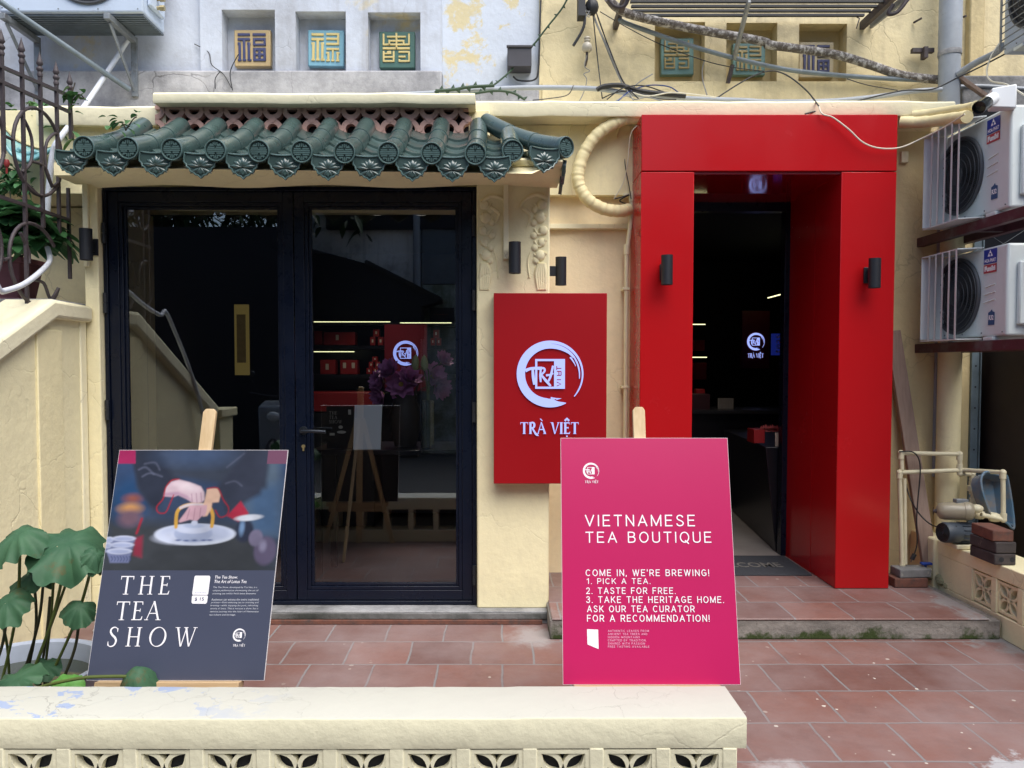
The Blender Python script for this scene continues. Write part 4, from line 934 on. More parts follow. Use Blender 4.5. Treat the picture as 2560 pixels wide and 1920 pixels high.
# ------------------------------------------------------------------ wall lamps
wl = thing('wall_lamp', 'black cylinder wall lamp on the cream pillar left of the glass doors', 'wall lamp', (0, 0, 0), 'black cylinder wall lamps')
b = MB(); b.lathe([(0.0, -0.076), (0.026, -0.076), (0.0268, -0.083), (0.0325, -0.083), (0.0325, 0.083), (0.028, 0.083), (0.027, 0.078), (0.0, 0.078)], (0, -0.085, 0), (0, 0, 1), 32); lb = b.build('lamp_body', M['black_lamp'], wl, smooth=40)
b = MB(); b.lathe([(0.0, -0.0765), (0.0255, -0.0765)], (0, -0.085, 0), (0, 0, 1), 24); b.build('lens', simple('lamp_lens', (0.35, 0.36, 0.36), 0.25), wl)
b = MB(); b.box((-0.024, -0.012, -0.048), (0.024, 0.0, 0.042)); b.box((-0.010, -0.056, -0.028), (0.010, -0.012, 0.030)); b.build('wall_bracket', M['black_lamp'], wl, bev=0.002)
p = pY(d(203, 533), 4.268); wl.location = (p.x, 4.271, p.z)
p = pY(d(1112, 557), 4.185); l2 = dup(wl, (p.x, 4.266, p.z), 0, 'black cylinder wall lamp on the front of the scrolled pillar, above the red sign')
p = pY(d(1202, 586), 4.60); l3 = dup(wl, (PIL_R + 0.002, 4.60, p.z), R(90), 'black cylinder wall lamp sticking out from the right flank of the scrolled pillar')
p = pY(d(1441, 583), 4.40); l4 = dup(wl, (p.x, Y_PORT + 0.0015, p.z), 0, 'black cylinder wall lamp on the left jamb of the red entrance')
p = pY(d(1890, 590), 4.40); l5 = dup(wl, (p.x, Y_PORT + 0.0015, p.z), 0, 'black cylinder wall lamp on the right jamb of the red entrance')
l3.rotation_euler = (0, R(-2), R(90))

# ------------------------------------------------------------------ red lightbox sign
YS = 4.17
a0, a1 = pY(d(1066.5, 1045), YS), pY(d(1311.5, 633), YS)
sg = thing('red_sign', 'red rectangular shop sign with a glowing white ring emblem beside the pillar', 'sign', ((a0.x + a1.x) / 2, YS + .04, a0.z))
fr = facing((a0.x, YS, a0.z)); sw, sh = a1.x - a0.x, a1.z - a0.z
b = MB(); b.box((a0.x, YS, a0.z), (a1.x, YS + 0.092, a1.z)); b.build('sign_box', simple('red_acrylic_sign', (0.30, 0.005, 0.009), 0.35, spec=0.3, var=0.06, vsc=2), sg, bev=0.003)
ex, ey = fr.uv(d(1188, 808)); er = abs(fr.uv(d(1260, 808))[0] - ex)
RED_K = simple('sign_red_ink', (0.30, 0.006, 0.012), 0.4)
def lit_sign(fr, parent, ex, ey, er, tx0, tx1, ty, th, deep=0.008):
    b = ink(fr, deep); emblem(b, ex, ey, er, 0, True, 1); b.build('emblem', [M['led_blue'], RED_K], parent, fix=False)
    b = ink(fr, deep)
    x1 = serif_text(b, 'TRÀ VIỆT', 0, 0, 1.0, 0, gap=0.06, tk=0.19, tn=0.09)
    b.v = []; b.f = []; b.m = []
    k = (tx1 - tx0) / (x1 - .06); serif_text(b, 'TRÀ VIỆT', tx0, ty, th, 0, gap=0.06 * k / th, tk=0.19, tn=0.09, wx=k / th); b.build('lettering', M['led_blue'], parent, fix=False)
t0 = fr.uv(d(1124, 937)); t1 = fr.uv(d(1250, 912))
lit_sign(fr, sg, ex, ey, er, t0[0], t1[0], t0[1], t1[1] - t0[1])

# ------------------------------------------------------------------ poster boards on easels
def srgb(r, g_, bb): return tuple(((x / 255) / 12.92 if x / 255 <= 0.04045 else ((x / 255 + 0.055) / 1.055) ** 2.4) for x in (r, g_, bb))
def board_frame(bl, br, tl, Yb, Yt):
    A = pY(d(*bl), Yb); B = pY(d(*br), Yb); Tl = pY(d(*tl), Yt); B.z = A.z
    f = frame(A, B - A, Tl - A, False); f.w = (B - A).length; f.h = (Tl - A).dot(f.v); return f
BACK = simple('dark_board_back', (0.03, 0.03, 0.034), 0.7)
# pink board
fp = board_frame((1216, 1479), (1600, 1481), (1211, 946), 2.60, 2.805)
pk = thing('pink_poster_board', 'magenta pink board reading VIETNAMESE TEA BOUTIQUE on the right easel', 'poster board', fp(fp.w / 2, 0, 0))
PINK = simple('pink_print', (0.46, 0.009, 0.098), 0.34, spec=0.5, var=0.03, vsc=3)
b = MB(); b.mi = 0; plate(b, fp, 0, fp.w, 0, fp.h, -0.006, -0.0004); b.mi = 1; plate(b, fp, .002, fp.w - .002, .002, fp.h - .002, -.0068, -.0062); b.build('board', [M['board_edge'], BACK], pk)
b = ink(fp, 0.0); b.poly([(0.001, .001), (fp.w - .001, .001), (fp.w - .001, fp.h - .001), (.001, fp.h - .001)]); b.build('printed_face', PINK, pk)
INKW = simple('white_ink', (0.84, 0.82, 0.87), 0.45)
def dtext(body, fr, x0, y0, x1, y1, parent, **kw):
    a = fr.uv(d(x0, y1)); c = fr.uv(d(x1, y0)); return font_text(body, 0.05, fr, 0, 0, kw.pop('mat', INKW), parent, fit=(a[0], c[0], a[1], c[1]), **kw)
dsans('VIETNAMESE', fp, 1265, 1112, 1499, 1137, pk, INKW)
dsans('TEA BOUTIQUE', fp, 1266, 1148.5, 1534.5, 1172.5, pk, INKW)
for t, x0, x1, y0, y1 in (("COME IN, WE'RE BREWING!", 1266, 1530, 1230, 1244.5), ('1. PICK A TEA.', 1268, 1404, 1249, 1261.5), ('2. TASTE FOR FREE.', 1267, 1458, 1269, 1283), ('3. TAKE THE HERITAGE HOME.', 1267, 1562, 1288, 1302.5), ('ASK OUR TEA CURATOR', 1269, 1499, 1308, 1322.5), ('FOR A RECOMMENDATION!', 1269, 1531, 1328, 1343)):
    dsans(t, fp, x0, y0, x1, y1, pk, INKW, .125, .42)
PALE = simple('pale_pink_ink', (0.74, 0.36, 0.52), 0.5)
for k, t in enumerate(('AUTHENTIC LEAVES FROM', 'ANCIENT TEA TREES AND', 'HIDDEN MOUNTAINS', 'CRAFTED BY TRADITION.', 'SHARED WITH PASSION', 'FREE TASTING AVAILABLE')):
    wd = (87.5, 84, 68, 82, 79, 88.5)[k]; y = 1360.5 + k * 6.8; dsans(t, fp, 1313.5, y, 1313.5 + wd, y + 4.6, pk, PALE, .15, .44)
b = ink(fp, 0.0006); P = [(1268, 1359), (1292, 1360), (1293, 1402), (1269, 1392)]; b.poly([fp.uv(d(*p)) for p in P][::-1]); b.build('white_tag', INKW, pk)
b = ink(fp, 0.0006); c_ = fp.uv(d(1276.5, 1017)); emblem(b, c_[0], c_[1], abs(fp.uv(d(1294, 1017))[0] - c_[0]))
a_ = fp.uv(d(1263.5, 1043.5)); serif_text(b, 'TRÀ VIỆT', a_[0], a_[1], 0.0085, 0, gap=.09, tk=.17, tn=.10); b.build('emblem', INKW, pk, fix=False)

# blue-grey board with the tea-pouring photograph
fb = board_frame((187, 1470), (570.5, 1471), (258, 972), 2.606, 2.775)
# its lower corners stand further left: lean the sides to match the photographed outline
bb_ = thing('tea_show_poster_board', 'slate blue THE TEA SHOW board with a tea pouring photograph on the left easel', 'poster board', fb(fb.w / 2, 0, 0))
b = MB(); plate(b, fb, 0, fb.w, 0, fb.h, -0.006, -0.0004); b.mi = 1; plate(b, fb, .002, fb.w - .002, .002, fb.h - .002, -.0068, -.0062); b.build('board', [M['board_edge'], BACK], bb_)
SLATE = simple('slate_print', (0.058, 0.067, 0.108), 0.30, spec=0.6, var=0.04, vsc=3)
vs = fb.uv(d(400, 1232))[1]
b = ink(fb, 0.0); b.poly([(0.001, .001), (fb.w - .001, .001), (fb.w - .001, vs), (.001, vs)]); b.build('printed_face', SLATE, bb_)
# printed photograph, painted as the colours of its own ink
NX, NY = 300, 195
U, V = np.meshgrid(np.linspace(0.001, fb.w - 0.001, NX), np.linspace(vs, fb.h - 0.001, NY))
def cz(x, y): return np.array(fb.uv((x * 640 / 2212, 960 + y * 640 / 2212)))
img = np.empty((NY, NX, 3)); t = ((V - vs) / (fb.h - vs))[..., None]
img[:] = np.array(srgb(66, 72, 82)) * (1 - t) + np.array(srgb(56, 80, 120)) * t
def put(a, col): 
    global img; img = img * (1 - a[..., None]) + np.array(srgb(*col)) * a[..., None]
def sm(dist, soft): return np.clip(0.5 - dist / soft, 0, 1)
mm = np.linalg.norm(cz(1100, 1000) - cz(1000, 1000)) / 100      # metres per zoom pixel
def ell(x, y, rx, ry, col, soft=14, rot=0.0, al=1.0):
    c = cz(x, y); du, dv = (U - c[0]) / mm, (V - c[1]) / mm; cr, sr = math.cos(rot), math.sin(rot); a, e = du * cr + dv * sr, -du * sr + dv * cr
    put(al * sm((np.sqrt((a / rx) ** 2 + (e / ry) ** 2) - 1) * min(rx, ry), soft), col)
def seg_dist(A, B):
    ab = B - A; tt = np.clip(((U - A[0]) * ab[0] + (V - A[1]) * ab[1]) / (ab @ ab + 1e-12), 0, 1); return np.hypot(U - A[0] - tt * ab[0], V - A[1] - tt * ab[1]) / mm
def lin(P, w, col, soft=10, al=1.0):
    Q = [cz(*p) for p in sp2(P, 5)] if len(P) > 2 else [cz(*p) for p in P]; dmin = np.full(U.shape, 1e9)
    for A, B in zip(Q, Q[1:]): dmin = np.minimum(dmin, seg_dist(A, B))
    put(al * sm(dmin - w, soft), col)
def pol(P, col, soft=16, al=1.0):
    Q = [cz(*p) for p in P]; ins = np.zeros(U.shape, bool); dmin = np.full(U.shape, 1e9)
    for A, B in zip(Q, Q[1:] + Q[:1]):
        dmin = np.minimum(dmin, seg_dist(A, B)); c = ((A[1] > V) != (B[1] > V)) & (U < (B[0] - A[0]) * (V - A[1]) / (B[1] - A[1] + 1e-12) + A[0]); ins ^= c
    put(al * sm(np.where(ins, -dmin, dmin), soft), col)
pol([(900, 1650), (930, 1180), (2200, 1240), (2260, 1700)], (66, 70, 76), 120)
pol([(2120, 540), (2420, 540), (2420, 1300), (2150, 1300), (2080, 1000)], (92, 110, 130), 90); pol([(2140, 900), (2420, 860), (2420, 1300), (2180, 1300)], (78, 106, 142), 120); ell(1120, 1000, 160, 190, (44, 78, 120), 120); ell(1150, 990, 70, 35, (150, 90, 80), 50); ell(1125, 1075, 90, 42, (205, 150, 95), 50); ell(1120, 1160, 95, 70, (120, 95, 110), 60)
pol([(1160, 560), (2340, 560), (2300, 900), (2050, 900), (1900, 640), (1500, 620), (1450, 800), (1330, 1100), (1180, 900)], (58, 66, 84), 50)
pol([(1180, 560), (1400, 560), (1480, 700), (1560, 820), (1420, 980), (1350, 1090), (1210, 930), (1150, 700)], (50, 56, 72), 40)
pol([(1400, 590), (2080, 590), (2020, 960), (1900, 860), (1750, 840), (1500, 800)], (64, 72, 88), 60); ell(1720, 620, 300, 90, (74, 92, 124), 120)
pol([(2150, 560), (2330, 560), (2250, 950), (2120, 1020), (1960, 1120), (1870, 900), (1980, 760)], (60, 66, 84), 50)
for P in ([(1200, 740), (1260, 720), (1330, 780)], [(1230, 800), (1300, 770), (1400, 800)], [(1950, 860), (2030, 840), (2090, 880)], [(1960, 720), (2060, 640), (2110, 600)], [(1250, 690), (1340, 680), (1380, 740)]): lin(P, 5, (110, 116, 140), 18, .7)
pol([(1960, 1140), (2080, 1010), (2150, 1120), (2060, 1190)], (185, 52, 78), 16); pol([(2140, 1330), (2230, 1270), (2230, 1390)], (150, 60, 78), 20); pol([(1160, 1330), (1235, 1310), (1225, 1500), (1150, 1480)], (140, 52, 72), 30); lin([(1225, 1165), (1180, 1290)], 10, (160, 48, 66), 12)
ell(2110, 1270, 80, 95, (50, 56, 76), 26); ell(2090, 1240, 22, 60, (120, 150, 190), 24); ell(2150, 1155, 115, 26, (226, 232, 246), 12, 0.08)
ell(1685, 1300, 345, 92, (222, 230, 248), 8); ell(1685, 1290, 320, 76, (196, 206, 234), 22); ell(1560, 1330, 200, 50, (214, 222, 246), 40)
ell(1670, 1290, 165, 76, (176, 188, 220), 10); ell(1670, 1250, 155, 42, (208, 216, 240), 8); ell(1675, 1225, 90, 20, (186, 198, 228), 8); ell(1680, 1200, 28, 22, (206, 214, 238), 8)
for x in (1540, 1610, 1680, 1760, 1810): ell(x, 1345 + 8 * math.sin(x), 24, 7, (96, 112, 160), 8)
lin([(1520, 1235), (1530, 1110), (1590, 1055), (1700, 1040), (1800, 1060), (1838, 1130), (1830, 1230)], 15, (226, 176, 84), 8); lin([(1560, 1070), (1640, 1044), (1760, 1044)], 12, (226, 214, 220), 10)
pol([(1790, 905), (1880, 900), (1905, 960), (1890, 1020), (1835, 1025), (1825, 1080), (1790, 1140), (1755, 1145), (1740, 1100), (1770, 1000)], (240, 200, 176), 14)
pol([(1640, 1050), (1790, 1045), (1785, 1100), (1770, 1140), (1745, 1140), (1705, 1180), (1680, 1180), (1640, 1172), (1555, 1198), (1543, 1185), (1600, 1110)], (220, 178, 192), 12)
pol([(1545, 825), (1640, 850), (1735, 885), (1765, 935), (1768, 1000), (1745, 1022), (1700, 1030), (1655, 1022), (1610, 990), (1540, 958), (1500, 975), (1415, 968), (1435, 890), (1480, 845)], (226, 200, 212), 14)
pol([(1420, 940), (1540, 930), (1620, 965), (1660, 1010), (1610, 990), (1540, 958), (1500, 972), (1416, 968)], (196, 160, 184), 22)
ell(1620, 890, 90, 30, (240, 222, 230), 40, -0.25)
for P in ([(1655, 950), (1662, 1018)], [(1695, 945), (1702, 1026)], [(1735, 940), (1742, 1020)], [(1640, 1080), (1615, 1165)], [(1685, 1075), (1672, 1172)], [(1735, 1070), (1725, 1150)]): lin(P, 3, (158, 112, 138), 8, .8)
lin([(1545, 822), (1480, 835), (1430, 900), (1410, 990), (1355, 1060), (1370, 1110), (1430, 1110), (1470, 1030), (1500, 960)], 4.5, (186, 40, 56), 9); lin([(1790, 905), (1880, 900), (1930, 1000), (1975, 1070), (1960, 1130), (1900, 1150), (1860, 1090)], 4.5, (180, 40, 60), 9)
for x, y, rx in ((945, 1345, 40), (1070, 1335, 100), (930, 1395, 38), (1055, 1390, 100), (1030, 1445, 105)):
    ell(x, y + 22, rx * .92, 38, (120, 130, 168), 10); ell(x, y, rx, 24, (206, 212, 236), 7); ell(x, y + 3, rx * .86, 16, (170, 180, 214), 8)
pol([(925, 1450), (1135, 1450), (1110, 1545), (950, 1545)], (122, 130, 168), 14); ell(1030, 1445, 105, 26, (206, 212, 236), 7); ell(1030, 1448, 90, 17, (172, 182, 216), 8)
for x in range(960, 1120, 26): lin([(x, 1490), (x + 12, 1510), (x + 2, 1530)], 4, (78, 88, 130), 6)
ell(2290, 1440, 95, 120, (104, 96, 124), 26); ell(2210, 1330, 60, 70, (128, 122, 150), 20); ell(2270, 1400, 30, 45, (150, 146, 176), 30)
pol([(1000, 560), (1172, 560), (1172, 688), (1000, 688)], (168, 44, 96), 4); pol([(2135, 560), (2400, 560), (2400, 700), (2135, 700)], (176, 110, 140), 4, .0)
def smooth_noise(n, seed):
    g_ = np.random.RandomState(seed).rand(n + 2, n + 2); yy, xx = np.meshgrid(np.linspace(0, n, NY), np.linspace(0, n, NX), indexing='ij'); i, j = yy.astype(int), xx.astype(int); fy, fx = yy - i, xx - j; fy, fx = fy * fy * (3 - 2 * fy), fx * fx * (3 - 2 * fx)
    return (g_[i, j] * (1 - fx) + g_[i, j + 1] * fx) * (1 - fy) + (g_[i + 1, j] * (1 - fx) + g_[i + 1, j + 1] * fx) * fy
img *= (0.80 + 0.28 * smooth_noise(9, 1) + 0.14 * smooth_noise(28, 2))[..., None]
c_b = cz(1500, 1290); img *= (1 + 0.10 * np.clip((c_b[0] - U) / (300 * mm), -1, 1))[..., None]
pd_ = np.pad(img, ((1, 1), (1, 1), (0, 0)), 'edge'); img = sum(pd_[a:a + NY, c:c + NX] * w for a, c, w in ((0, 1, .14), (2, 1, .14), (1, 0, .14), (1, 2, .14), (1, 1, .44)))
pr = [fb.uv(d(578, 976)), fb.uv(d(618, 976)), fb.uv(d(615, 1002)), fb.uv(d(576, 1002))]
put((((U > pr[3][0]) & (V > pr[3][1])).astype(float)), (128, 84, 110))
b = MB(); b.grid(lambda u, v: fb(0.001 + (fb.w - 0.002) * u, vs + (fb.h - 0.001 - vs) * v, 0.0), NX - 1, NY - 1)
me = b.mesh('printed_photograph', [], None, False); ca = me.color_attributes.new('ink', 'FLOAT_COLOR', 'POINT')
buf = np.ones((NX * NY, 4)); buf[:, :3] = img.reshape(-1, 3) * 0.68; ca.data.foreach_set('color', buf.ravel())
m_, nt_, b_ = nt_new('photo_print'); at_ = nt_.nodes.new('ShaderNodeAttribute'); at_.attribute_name = 'ink'; nt_.links.new(at_.outputs[0], b_.inputs['Base Color']); b_.inputs['Roughness'].default_value = 0.30; b_.inputs['Specular IOR Level'].default_value = 0.6
me.materials.append(m_); link_mesh('printed_photograph', me, bb_)
def zq(x, y): return (220 + x * 480 / 2212, 1420 + y * 480 / 2212)
b = ink(fb, 0.0006)
for s, x0, y0, y1, wx in (('THE', 332, 305, 92, 1.0), ('TEA', 283, 600, 385, 1.0), ('SHOW', 222, 903, 682, 1.0)):
    a_ = fb.uv(zq(x0, y0)); c_ = fb.uv(zq(x0, y1)); ends = {'THE': 938, 'TEA': 828, 'SHOW': 1238}[s]; e_ = fb.uv(zq(ends, y0)); h = c_[1] - a_[1]
    nat = sum(glyph(ch)[0] for ch in s); gap = ((e_[0] - fb.uv(zq({'THE': 358, 'TEA': 310, 'SHOW': 222}[s], y0))[0]) / h - nat) / (len(s) - 1)
    serif_text(b, s, fb.uv(zq({'THE': 358, 'TEA': 310, 'SHOW': 222}[s], y0))[0], a_[1], h, 0, gap=gap, tk=.105, tn=.045)
b.build('title_lettering', INKW, bb_, fix=False)
b = ink(fb, 0.0006); c_ = fb.uv(zq(1742, 772)); emblem(b, c_[0], c_[1], abs(fb.uv(zq(1815, 772))[0] - c_[0])); a_ = fb.uv(zq(1668, 904)); serif_text(b, 'TRÀ VIỆT', a_[0], a_[1], 0.0075, 0, gap=.09, tk=.17, tn=.10); b.build('emblem', INKW, bb_, fix=False)
def ztext(body, x0, y0, x1, y1, **kw):
    a = fb.uv(zq(x0, y1)); c = fb.uv(zq(x1, y0)); font_text(body, 0.05, fb, 0, 0, kw.pop('mat', INKW), bb_, fit=(a[0], c[0], a[1], c[1]), **kw)
ztext('The Tea Show:', 1460, 88, 1728, 122, bold=.0002, shear=.15); ztext('The Art of Lotus Tea', 1454, 136, 1830, 174, bold=.0002, shear=.15)
GI = simple('pale_grey_ink', (0.55, 0.57, 0.64), 0.5)
for t, x0, y, x1 in (('The Tea Show, developed by Tra Viet, is a', 1442, 212, 1950), ('unique performance showcasing the art of', 1437, 248, 1966), ('scenting tea within fresh lotus blossoms.', 1433, 284, 1940), ('Audiences can witness the entire traditional', 1421, 350, 1970), ('process—from selecting tea to scenting and', 1417, 386, 1968), ('brewing—while enjoying the pure, refreshing', 1411, 421, 1963), ('aroma of lotus. This is not just a show, but a', 1408, 456, 1962), ('sensory journey into the heart of Vietnamese', 1404, 491, 1967), ('tea culture and heritage.', 1398, 528, 1702)):
    ztext(t, x0, y, x1, y + 25, mat=GI, bold=.0, shear=.15)
b = ink(fb, 0.0006)
for P in ([(1240, 88), (1400, 88), (1410, 105), (1385, 300), (1372, 310), (1205, 308), (1202, 290), (1228, 100)], [(1206, 316), (1376, 316), (1382, 330), (1372, 395), (1356, 412), (1204, 410), (1193, 395), (1198, 330)]): b.poly([fb.uv(zq(*p)) for p in P][::-1])
tg = b.build('price_tag', INKW, bb_)
tx = simple('slate_ink', (0.08, 0.09, 0.16), 0.5)
a = fb.uv(zq(1228, 382)); c = fb.uv(zq(1340, 338)); font_text('$ 15', 0.05, fb, 0, 0, tx, tg, fit=(a[0], c[0], a[1], c[1]), bold=.0006, lift=.0012)
a = fb.uv(zq(1232, 290)); c = fb.uv(zq(1360, 274)); font_text('BOOKING', 0.05, fb, 0, 0, simple('pale_slate_ink', (0.34, 0.38, 0.5), 0.5), tg, fit=(a[0], c[0], a[1], c[1]), space=1.3, lift=.0012)

def easel(fr, top_px, Yt, ledge_px, label, mast_w):
    c = fr(fr.w / 2, 0, 0); e = thing('easel', label, 'easel', (c.x, c.y + .25, 0), 'wooden display easels')
    up = fr.v; n = fr.n
    mt = on_plane(top_px, fr(0, 0, -0.018), fr.n); base = mt - up * ((mt.z - 0.0) / up.z)
    b = MB(); w = mast_w / 2
    b.prism([(-w, 0), (w, 0), (w, (mt - base).length - .012), (w * .6, (mt - base).length), (-w * .6, (mt - base).length), (-w, (mt - base).length - .012)], frame(base + n * 0.0, fr.u, fr.v, False), -0.010, 0.010); b.build('mast', M['pine'], e, bev=0.002)
    lz = fr.uv(ledge_px[0]); l1 = fr.uv(ledge_px[1]); v1 = -0.0005
    b = MB(); plate(b, fr, lz[0], l1[0], -0.032, v1, -0.03, 0.030); b.build('ledge', M['pine_x'], e, bev=0.003)
    b = MB(); plate(b, fr, lz[0] + 0.02, l1[0] - 0.02, -0.075, -0.034, -0.030, -0.012); b.build('cross_rail', M['pine_x'], e, bev=0.002)
    apex = fr(fr.w / 2, fr.h * .88, -0.022)
    for s in (-1, 1):
        foot = fr(fr.w / 2 + s * 0.27, 0, -0.02); foot = foot - up * (foot.z / up.z); b = MB(); b.bar(apex + fr.u * s * 0.02 - n * .012, foot - n * .002, 0.034, 0.018, n); b.build('leg', M['pine'], e, bev=0.002)
    b = MB(); ft = Vector((base.x, base.y + 0.62, 0.0)); b.bar(apex - n * 0.035, ft, 0.034, 0.018, (1, 0, 0)); b.build('leg', M['pine'], e, bev=0.002)
    return e
easel(fp, d(1379, 880), 2.83, (d(1239, 1479), d(1555, 1480)), 'pale wooden easel holding the magenta pink board', 0.044)
easel(fb, d(455, 884), 2.80, (d(213, 1470), d(522, 1470)), 'pale wooden easel holding the slate blue photograph board', 0.046)
# ------------------------------------------------------------------ pierced low walls
def vent_block(b, fr, cx, cy, s, dep, mi=0, rim=0.012):
    """square pierced block: rim, four leaf-shaped petals on the diagonals, hub"""
    b.mi = mi; h = s / 2
    P = lambda x, y: (cx + x, cy + y)
    for (x0, x1, y0, y1) in ((-h, h, h - rim, h), (-h, h, -h, -h + rim), (-h, -h + rim, -h + rim, h - rim), (h - rim, h, -h + rim, h - rim)):
        b.prism([P(x0, y0), P(x1, y0), P(x1, y1), P(x0, y1)], fr, -dep, 0.0)
    L = (h - rim * .5) * math.sqrt(2)
    for k in range(4):
        a = R(45 + 90 * k); ca, sa = math.cos(a), math.sin(a)
        for sgn in (-1, 1):
            pts = []
            for i in range(9):
                t = i / 8; x = L * t; y = sgn * s * .16 * math.sin(math.pi * min(t * 1.02, 1)); pts.append(P(x * ca - y * sa, x * sa + y * ca))
            st = stroke2(pts, s * .085)
            for (p0, p1), (p2, p3) in zip(st, st[1:]): b.prism([p0, p1, p3, p2], fr, -dep * .9, -0.004)
    b.prism([P(s * .085 * math.cos(R(i * 45)), s * .085 * math.sin(R(i * 45))) for i in range(8)], fr, -dep * .9, -0.003)

ZC, WF, WB, WR = 0.357, 2.29, 2.525, 0.742
fw = thing('front_parapet', 'long low cream parapet wall with cracked pale top and pierced blocks, in the foreground', 'low wall', (-2.0, 2.4, 0))
b = MB(); r = random.Random(4); n = 150
sec = [(WF + .003, .262), (WF, .275), (WF - .001, ZC - .006), (WF + .002, ZC - .0015), (WF + .007, ZC), (WB - .008, ZC), (WB - .003, ZC - .002), (WB, ZC - .008), (WB, .262)]
jit = [r.uniform(-.0016, .0016) for _ in range(n + 1)]; jit2 = [r.uniform(-.0016, .0016) for _ in range(n + 1)]
def capf(u, v):
    i = round(v * (len(sec) - 1)); k = round(u * n); y, z = sec[i]; x = -6 + (WR + 6) * u
    return (x, y + jit[k] * (1 <= i <= 4) + .003 * math.sin(x * 2.3), z + jit2[k] * (2 <= i <= 6) * .7)
b.mi = 0; b.grid(capf, n, len(sec) - 1); b.add([(WR, y + .003 * math.sin(WR * 2.3), z) for y, z in sec], [tuple(range(len(sec)))])
o = b.build('capping', [M['fascia'], M['cap']], fw, smooth=50)
for p in o.data.polygons:
    if p.normal.z > 0.75: p.material_index = 1
b = MB(); b.box((-6, WF + .002, 0), (WR - .003, WB - .002, .095))
vx = pY((1343, 1900), WF).x; pitch = 0.2003; vs_ = 0.157
fr = facing((0, WF + .006, 0)); cells = [vx + pitch * k for k in range(-24, 4)]
for k, x in enumerate(cells):
    if x + vs_ < WR - .004: b.box((x + vs_, WF + .002, .095), (min(cells[k + 1], WR) if k + 1 < len(cells) else WR - .003, WB - .002, .263))
o = b.build('wall_body', M['fascia'], fw, bev=0.004)
for x in cells:
    if x + vs_ < WR:
        b = MB(); vent_block(b, fr, x + vs_ / 2, .095 + .0835, vs_, 0.034); b.build('pierced_block', M['fascia'], fw)
b = MB(); b.box((-6, WF + .042, .095), (WR - .02, WF + .05, .262)); b.build('block_hole_shade', M['room_dark'], fw)  # dark sheet that stands in for shade inside the holes

sw_ = thing('side_parapet', 'low cream parapet wall with pierced blocks running along the right edge, carrying the pumps', 'low wall', (2.7, 3.9, 0))
XS, ZS = 2.60, 0.378
b = MB(); b.box((XS, 2.9, .30), (XS + .23, 4.62, ZS)); b.box((XS, 2.9, 0.0), (XS + .23, 4.62, .118))
bl = [4.235 - .208 * k for k in range(6)]; sb = 0.165
e0 = 4.62
for y in bl: b.box((XS + .0, y, .118), (XS + .23, e0, .30)); e0 = y - sb
b.box((XS, 2.9, .118), (XS + .23, e0, .30)); o = b.build('wall_body', M['cream_bay'], sw_, bev=0.005)
b = MB(); b.hexa([(XS - .03, 4.55, .0), (XS + .3, 4.55, .0), (XS + .3, 4.86, .0), (XS - .03, 4.86, .0), (XS - .02, 4.58, .385), (XS + .3, 4.58, .385), (XS + .3, 4.86, .385), (XS - .02, 4.86, .385)]); b.build('end_block', M['cream_bay'], sw_, bev=0.01)
fr = frame((XS + .008, 0, 0), (0, -1, 0), (0, 0, 1))
for y in bl: b = MB(); vent_block(b, fr, -(y - sb / 2), .209, sb, .05, rim=.014); b.build('pierced_block', M['cream_bay'], sw_)
b = MB(); b.box((XS + .12, 2.95, .118), (XS + .13, 4.3, .30)); b.build('block_hole_shade', M['room_dark'], sw_)  # same dark stand-in for the shade behind these holes

# ------------------------------------------------------------------ stair balustrade on the left
XB = -2.263
ba = thing('stair_balustrade', 'cream plastered stair balustrade with a sloping pale coping at the left edge', 'balustrade', (XB - .1, 3.5, 0))
P = [(4.272, 1.66), (3.93, 1.66), (2.55, .98), (2.55, 0.0), (4.272, 0.0)]
b = MB(); b.prism(P, frame((XB, 0, 0), (0, 1, 0), (0, 0, 1)), -.20, 0.0); b.build('wall', M['cream_bay'], ba, bev=.006)
for y0, y1, mt, dx in ((4.016, 3.80, 'cream', .012), (4.262, 4.20, 'trim', .008)):
    b = MB(); b.box((XB - .05, y1, 0), (XB + dx, y0, 1.655 - (max(0, 3.93 - y1)) * .49)); b.build('pilaster', M[mt], ba, bev=.005)
b = MB(); P = [(4.27, 1.735), (3.90, 1.742), (2.50, 1.06), (2.50, .955), (3.93, 1.648), (4.27, 1.648)]
b.prism(P, frame((XB, 0, 0), (0, 1, 0), (0, 0, 1)), -.22, .045); b.build('coping', M['trim'], ba, bev=.018)
b = MB(); b.box((XB - .24, 2.26, 0), (XB + .05, 2.56, 1.0)); b.box((XB - .27, 2.23, 1.0), (XB + .08, 2.59, 1.07)); b.build('newel_pier', M['cream_bay'], ba, bev=.01)
stp = MB(); stp.box((-3.6, 3.9, 0), (XB - .22, 4.9, 1.62))
for k in range(9): stp.box((-3.6, 3.9 - .15 * (k + 1), 0), (XB - .22, 3.9 - .15 * k, 1.62 - .17 * (k + 1)))
stp.box((XB - 0.6, 4.0, 1.62), (XB - .03, 4.9, 1.755))
struct(stp.build('outdoor_stairs', M['concrete'], bev=.008))

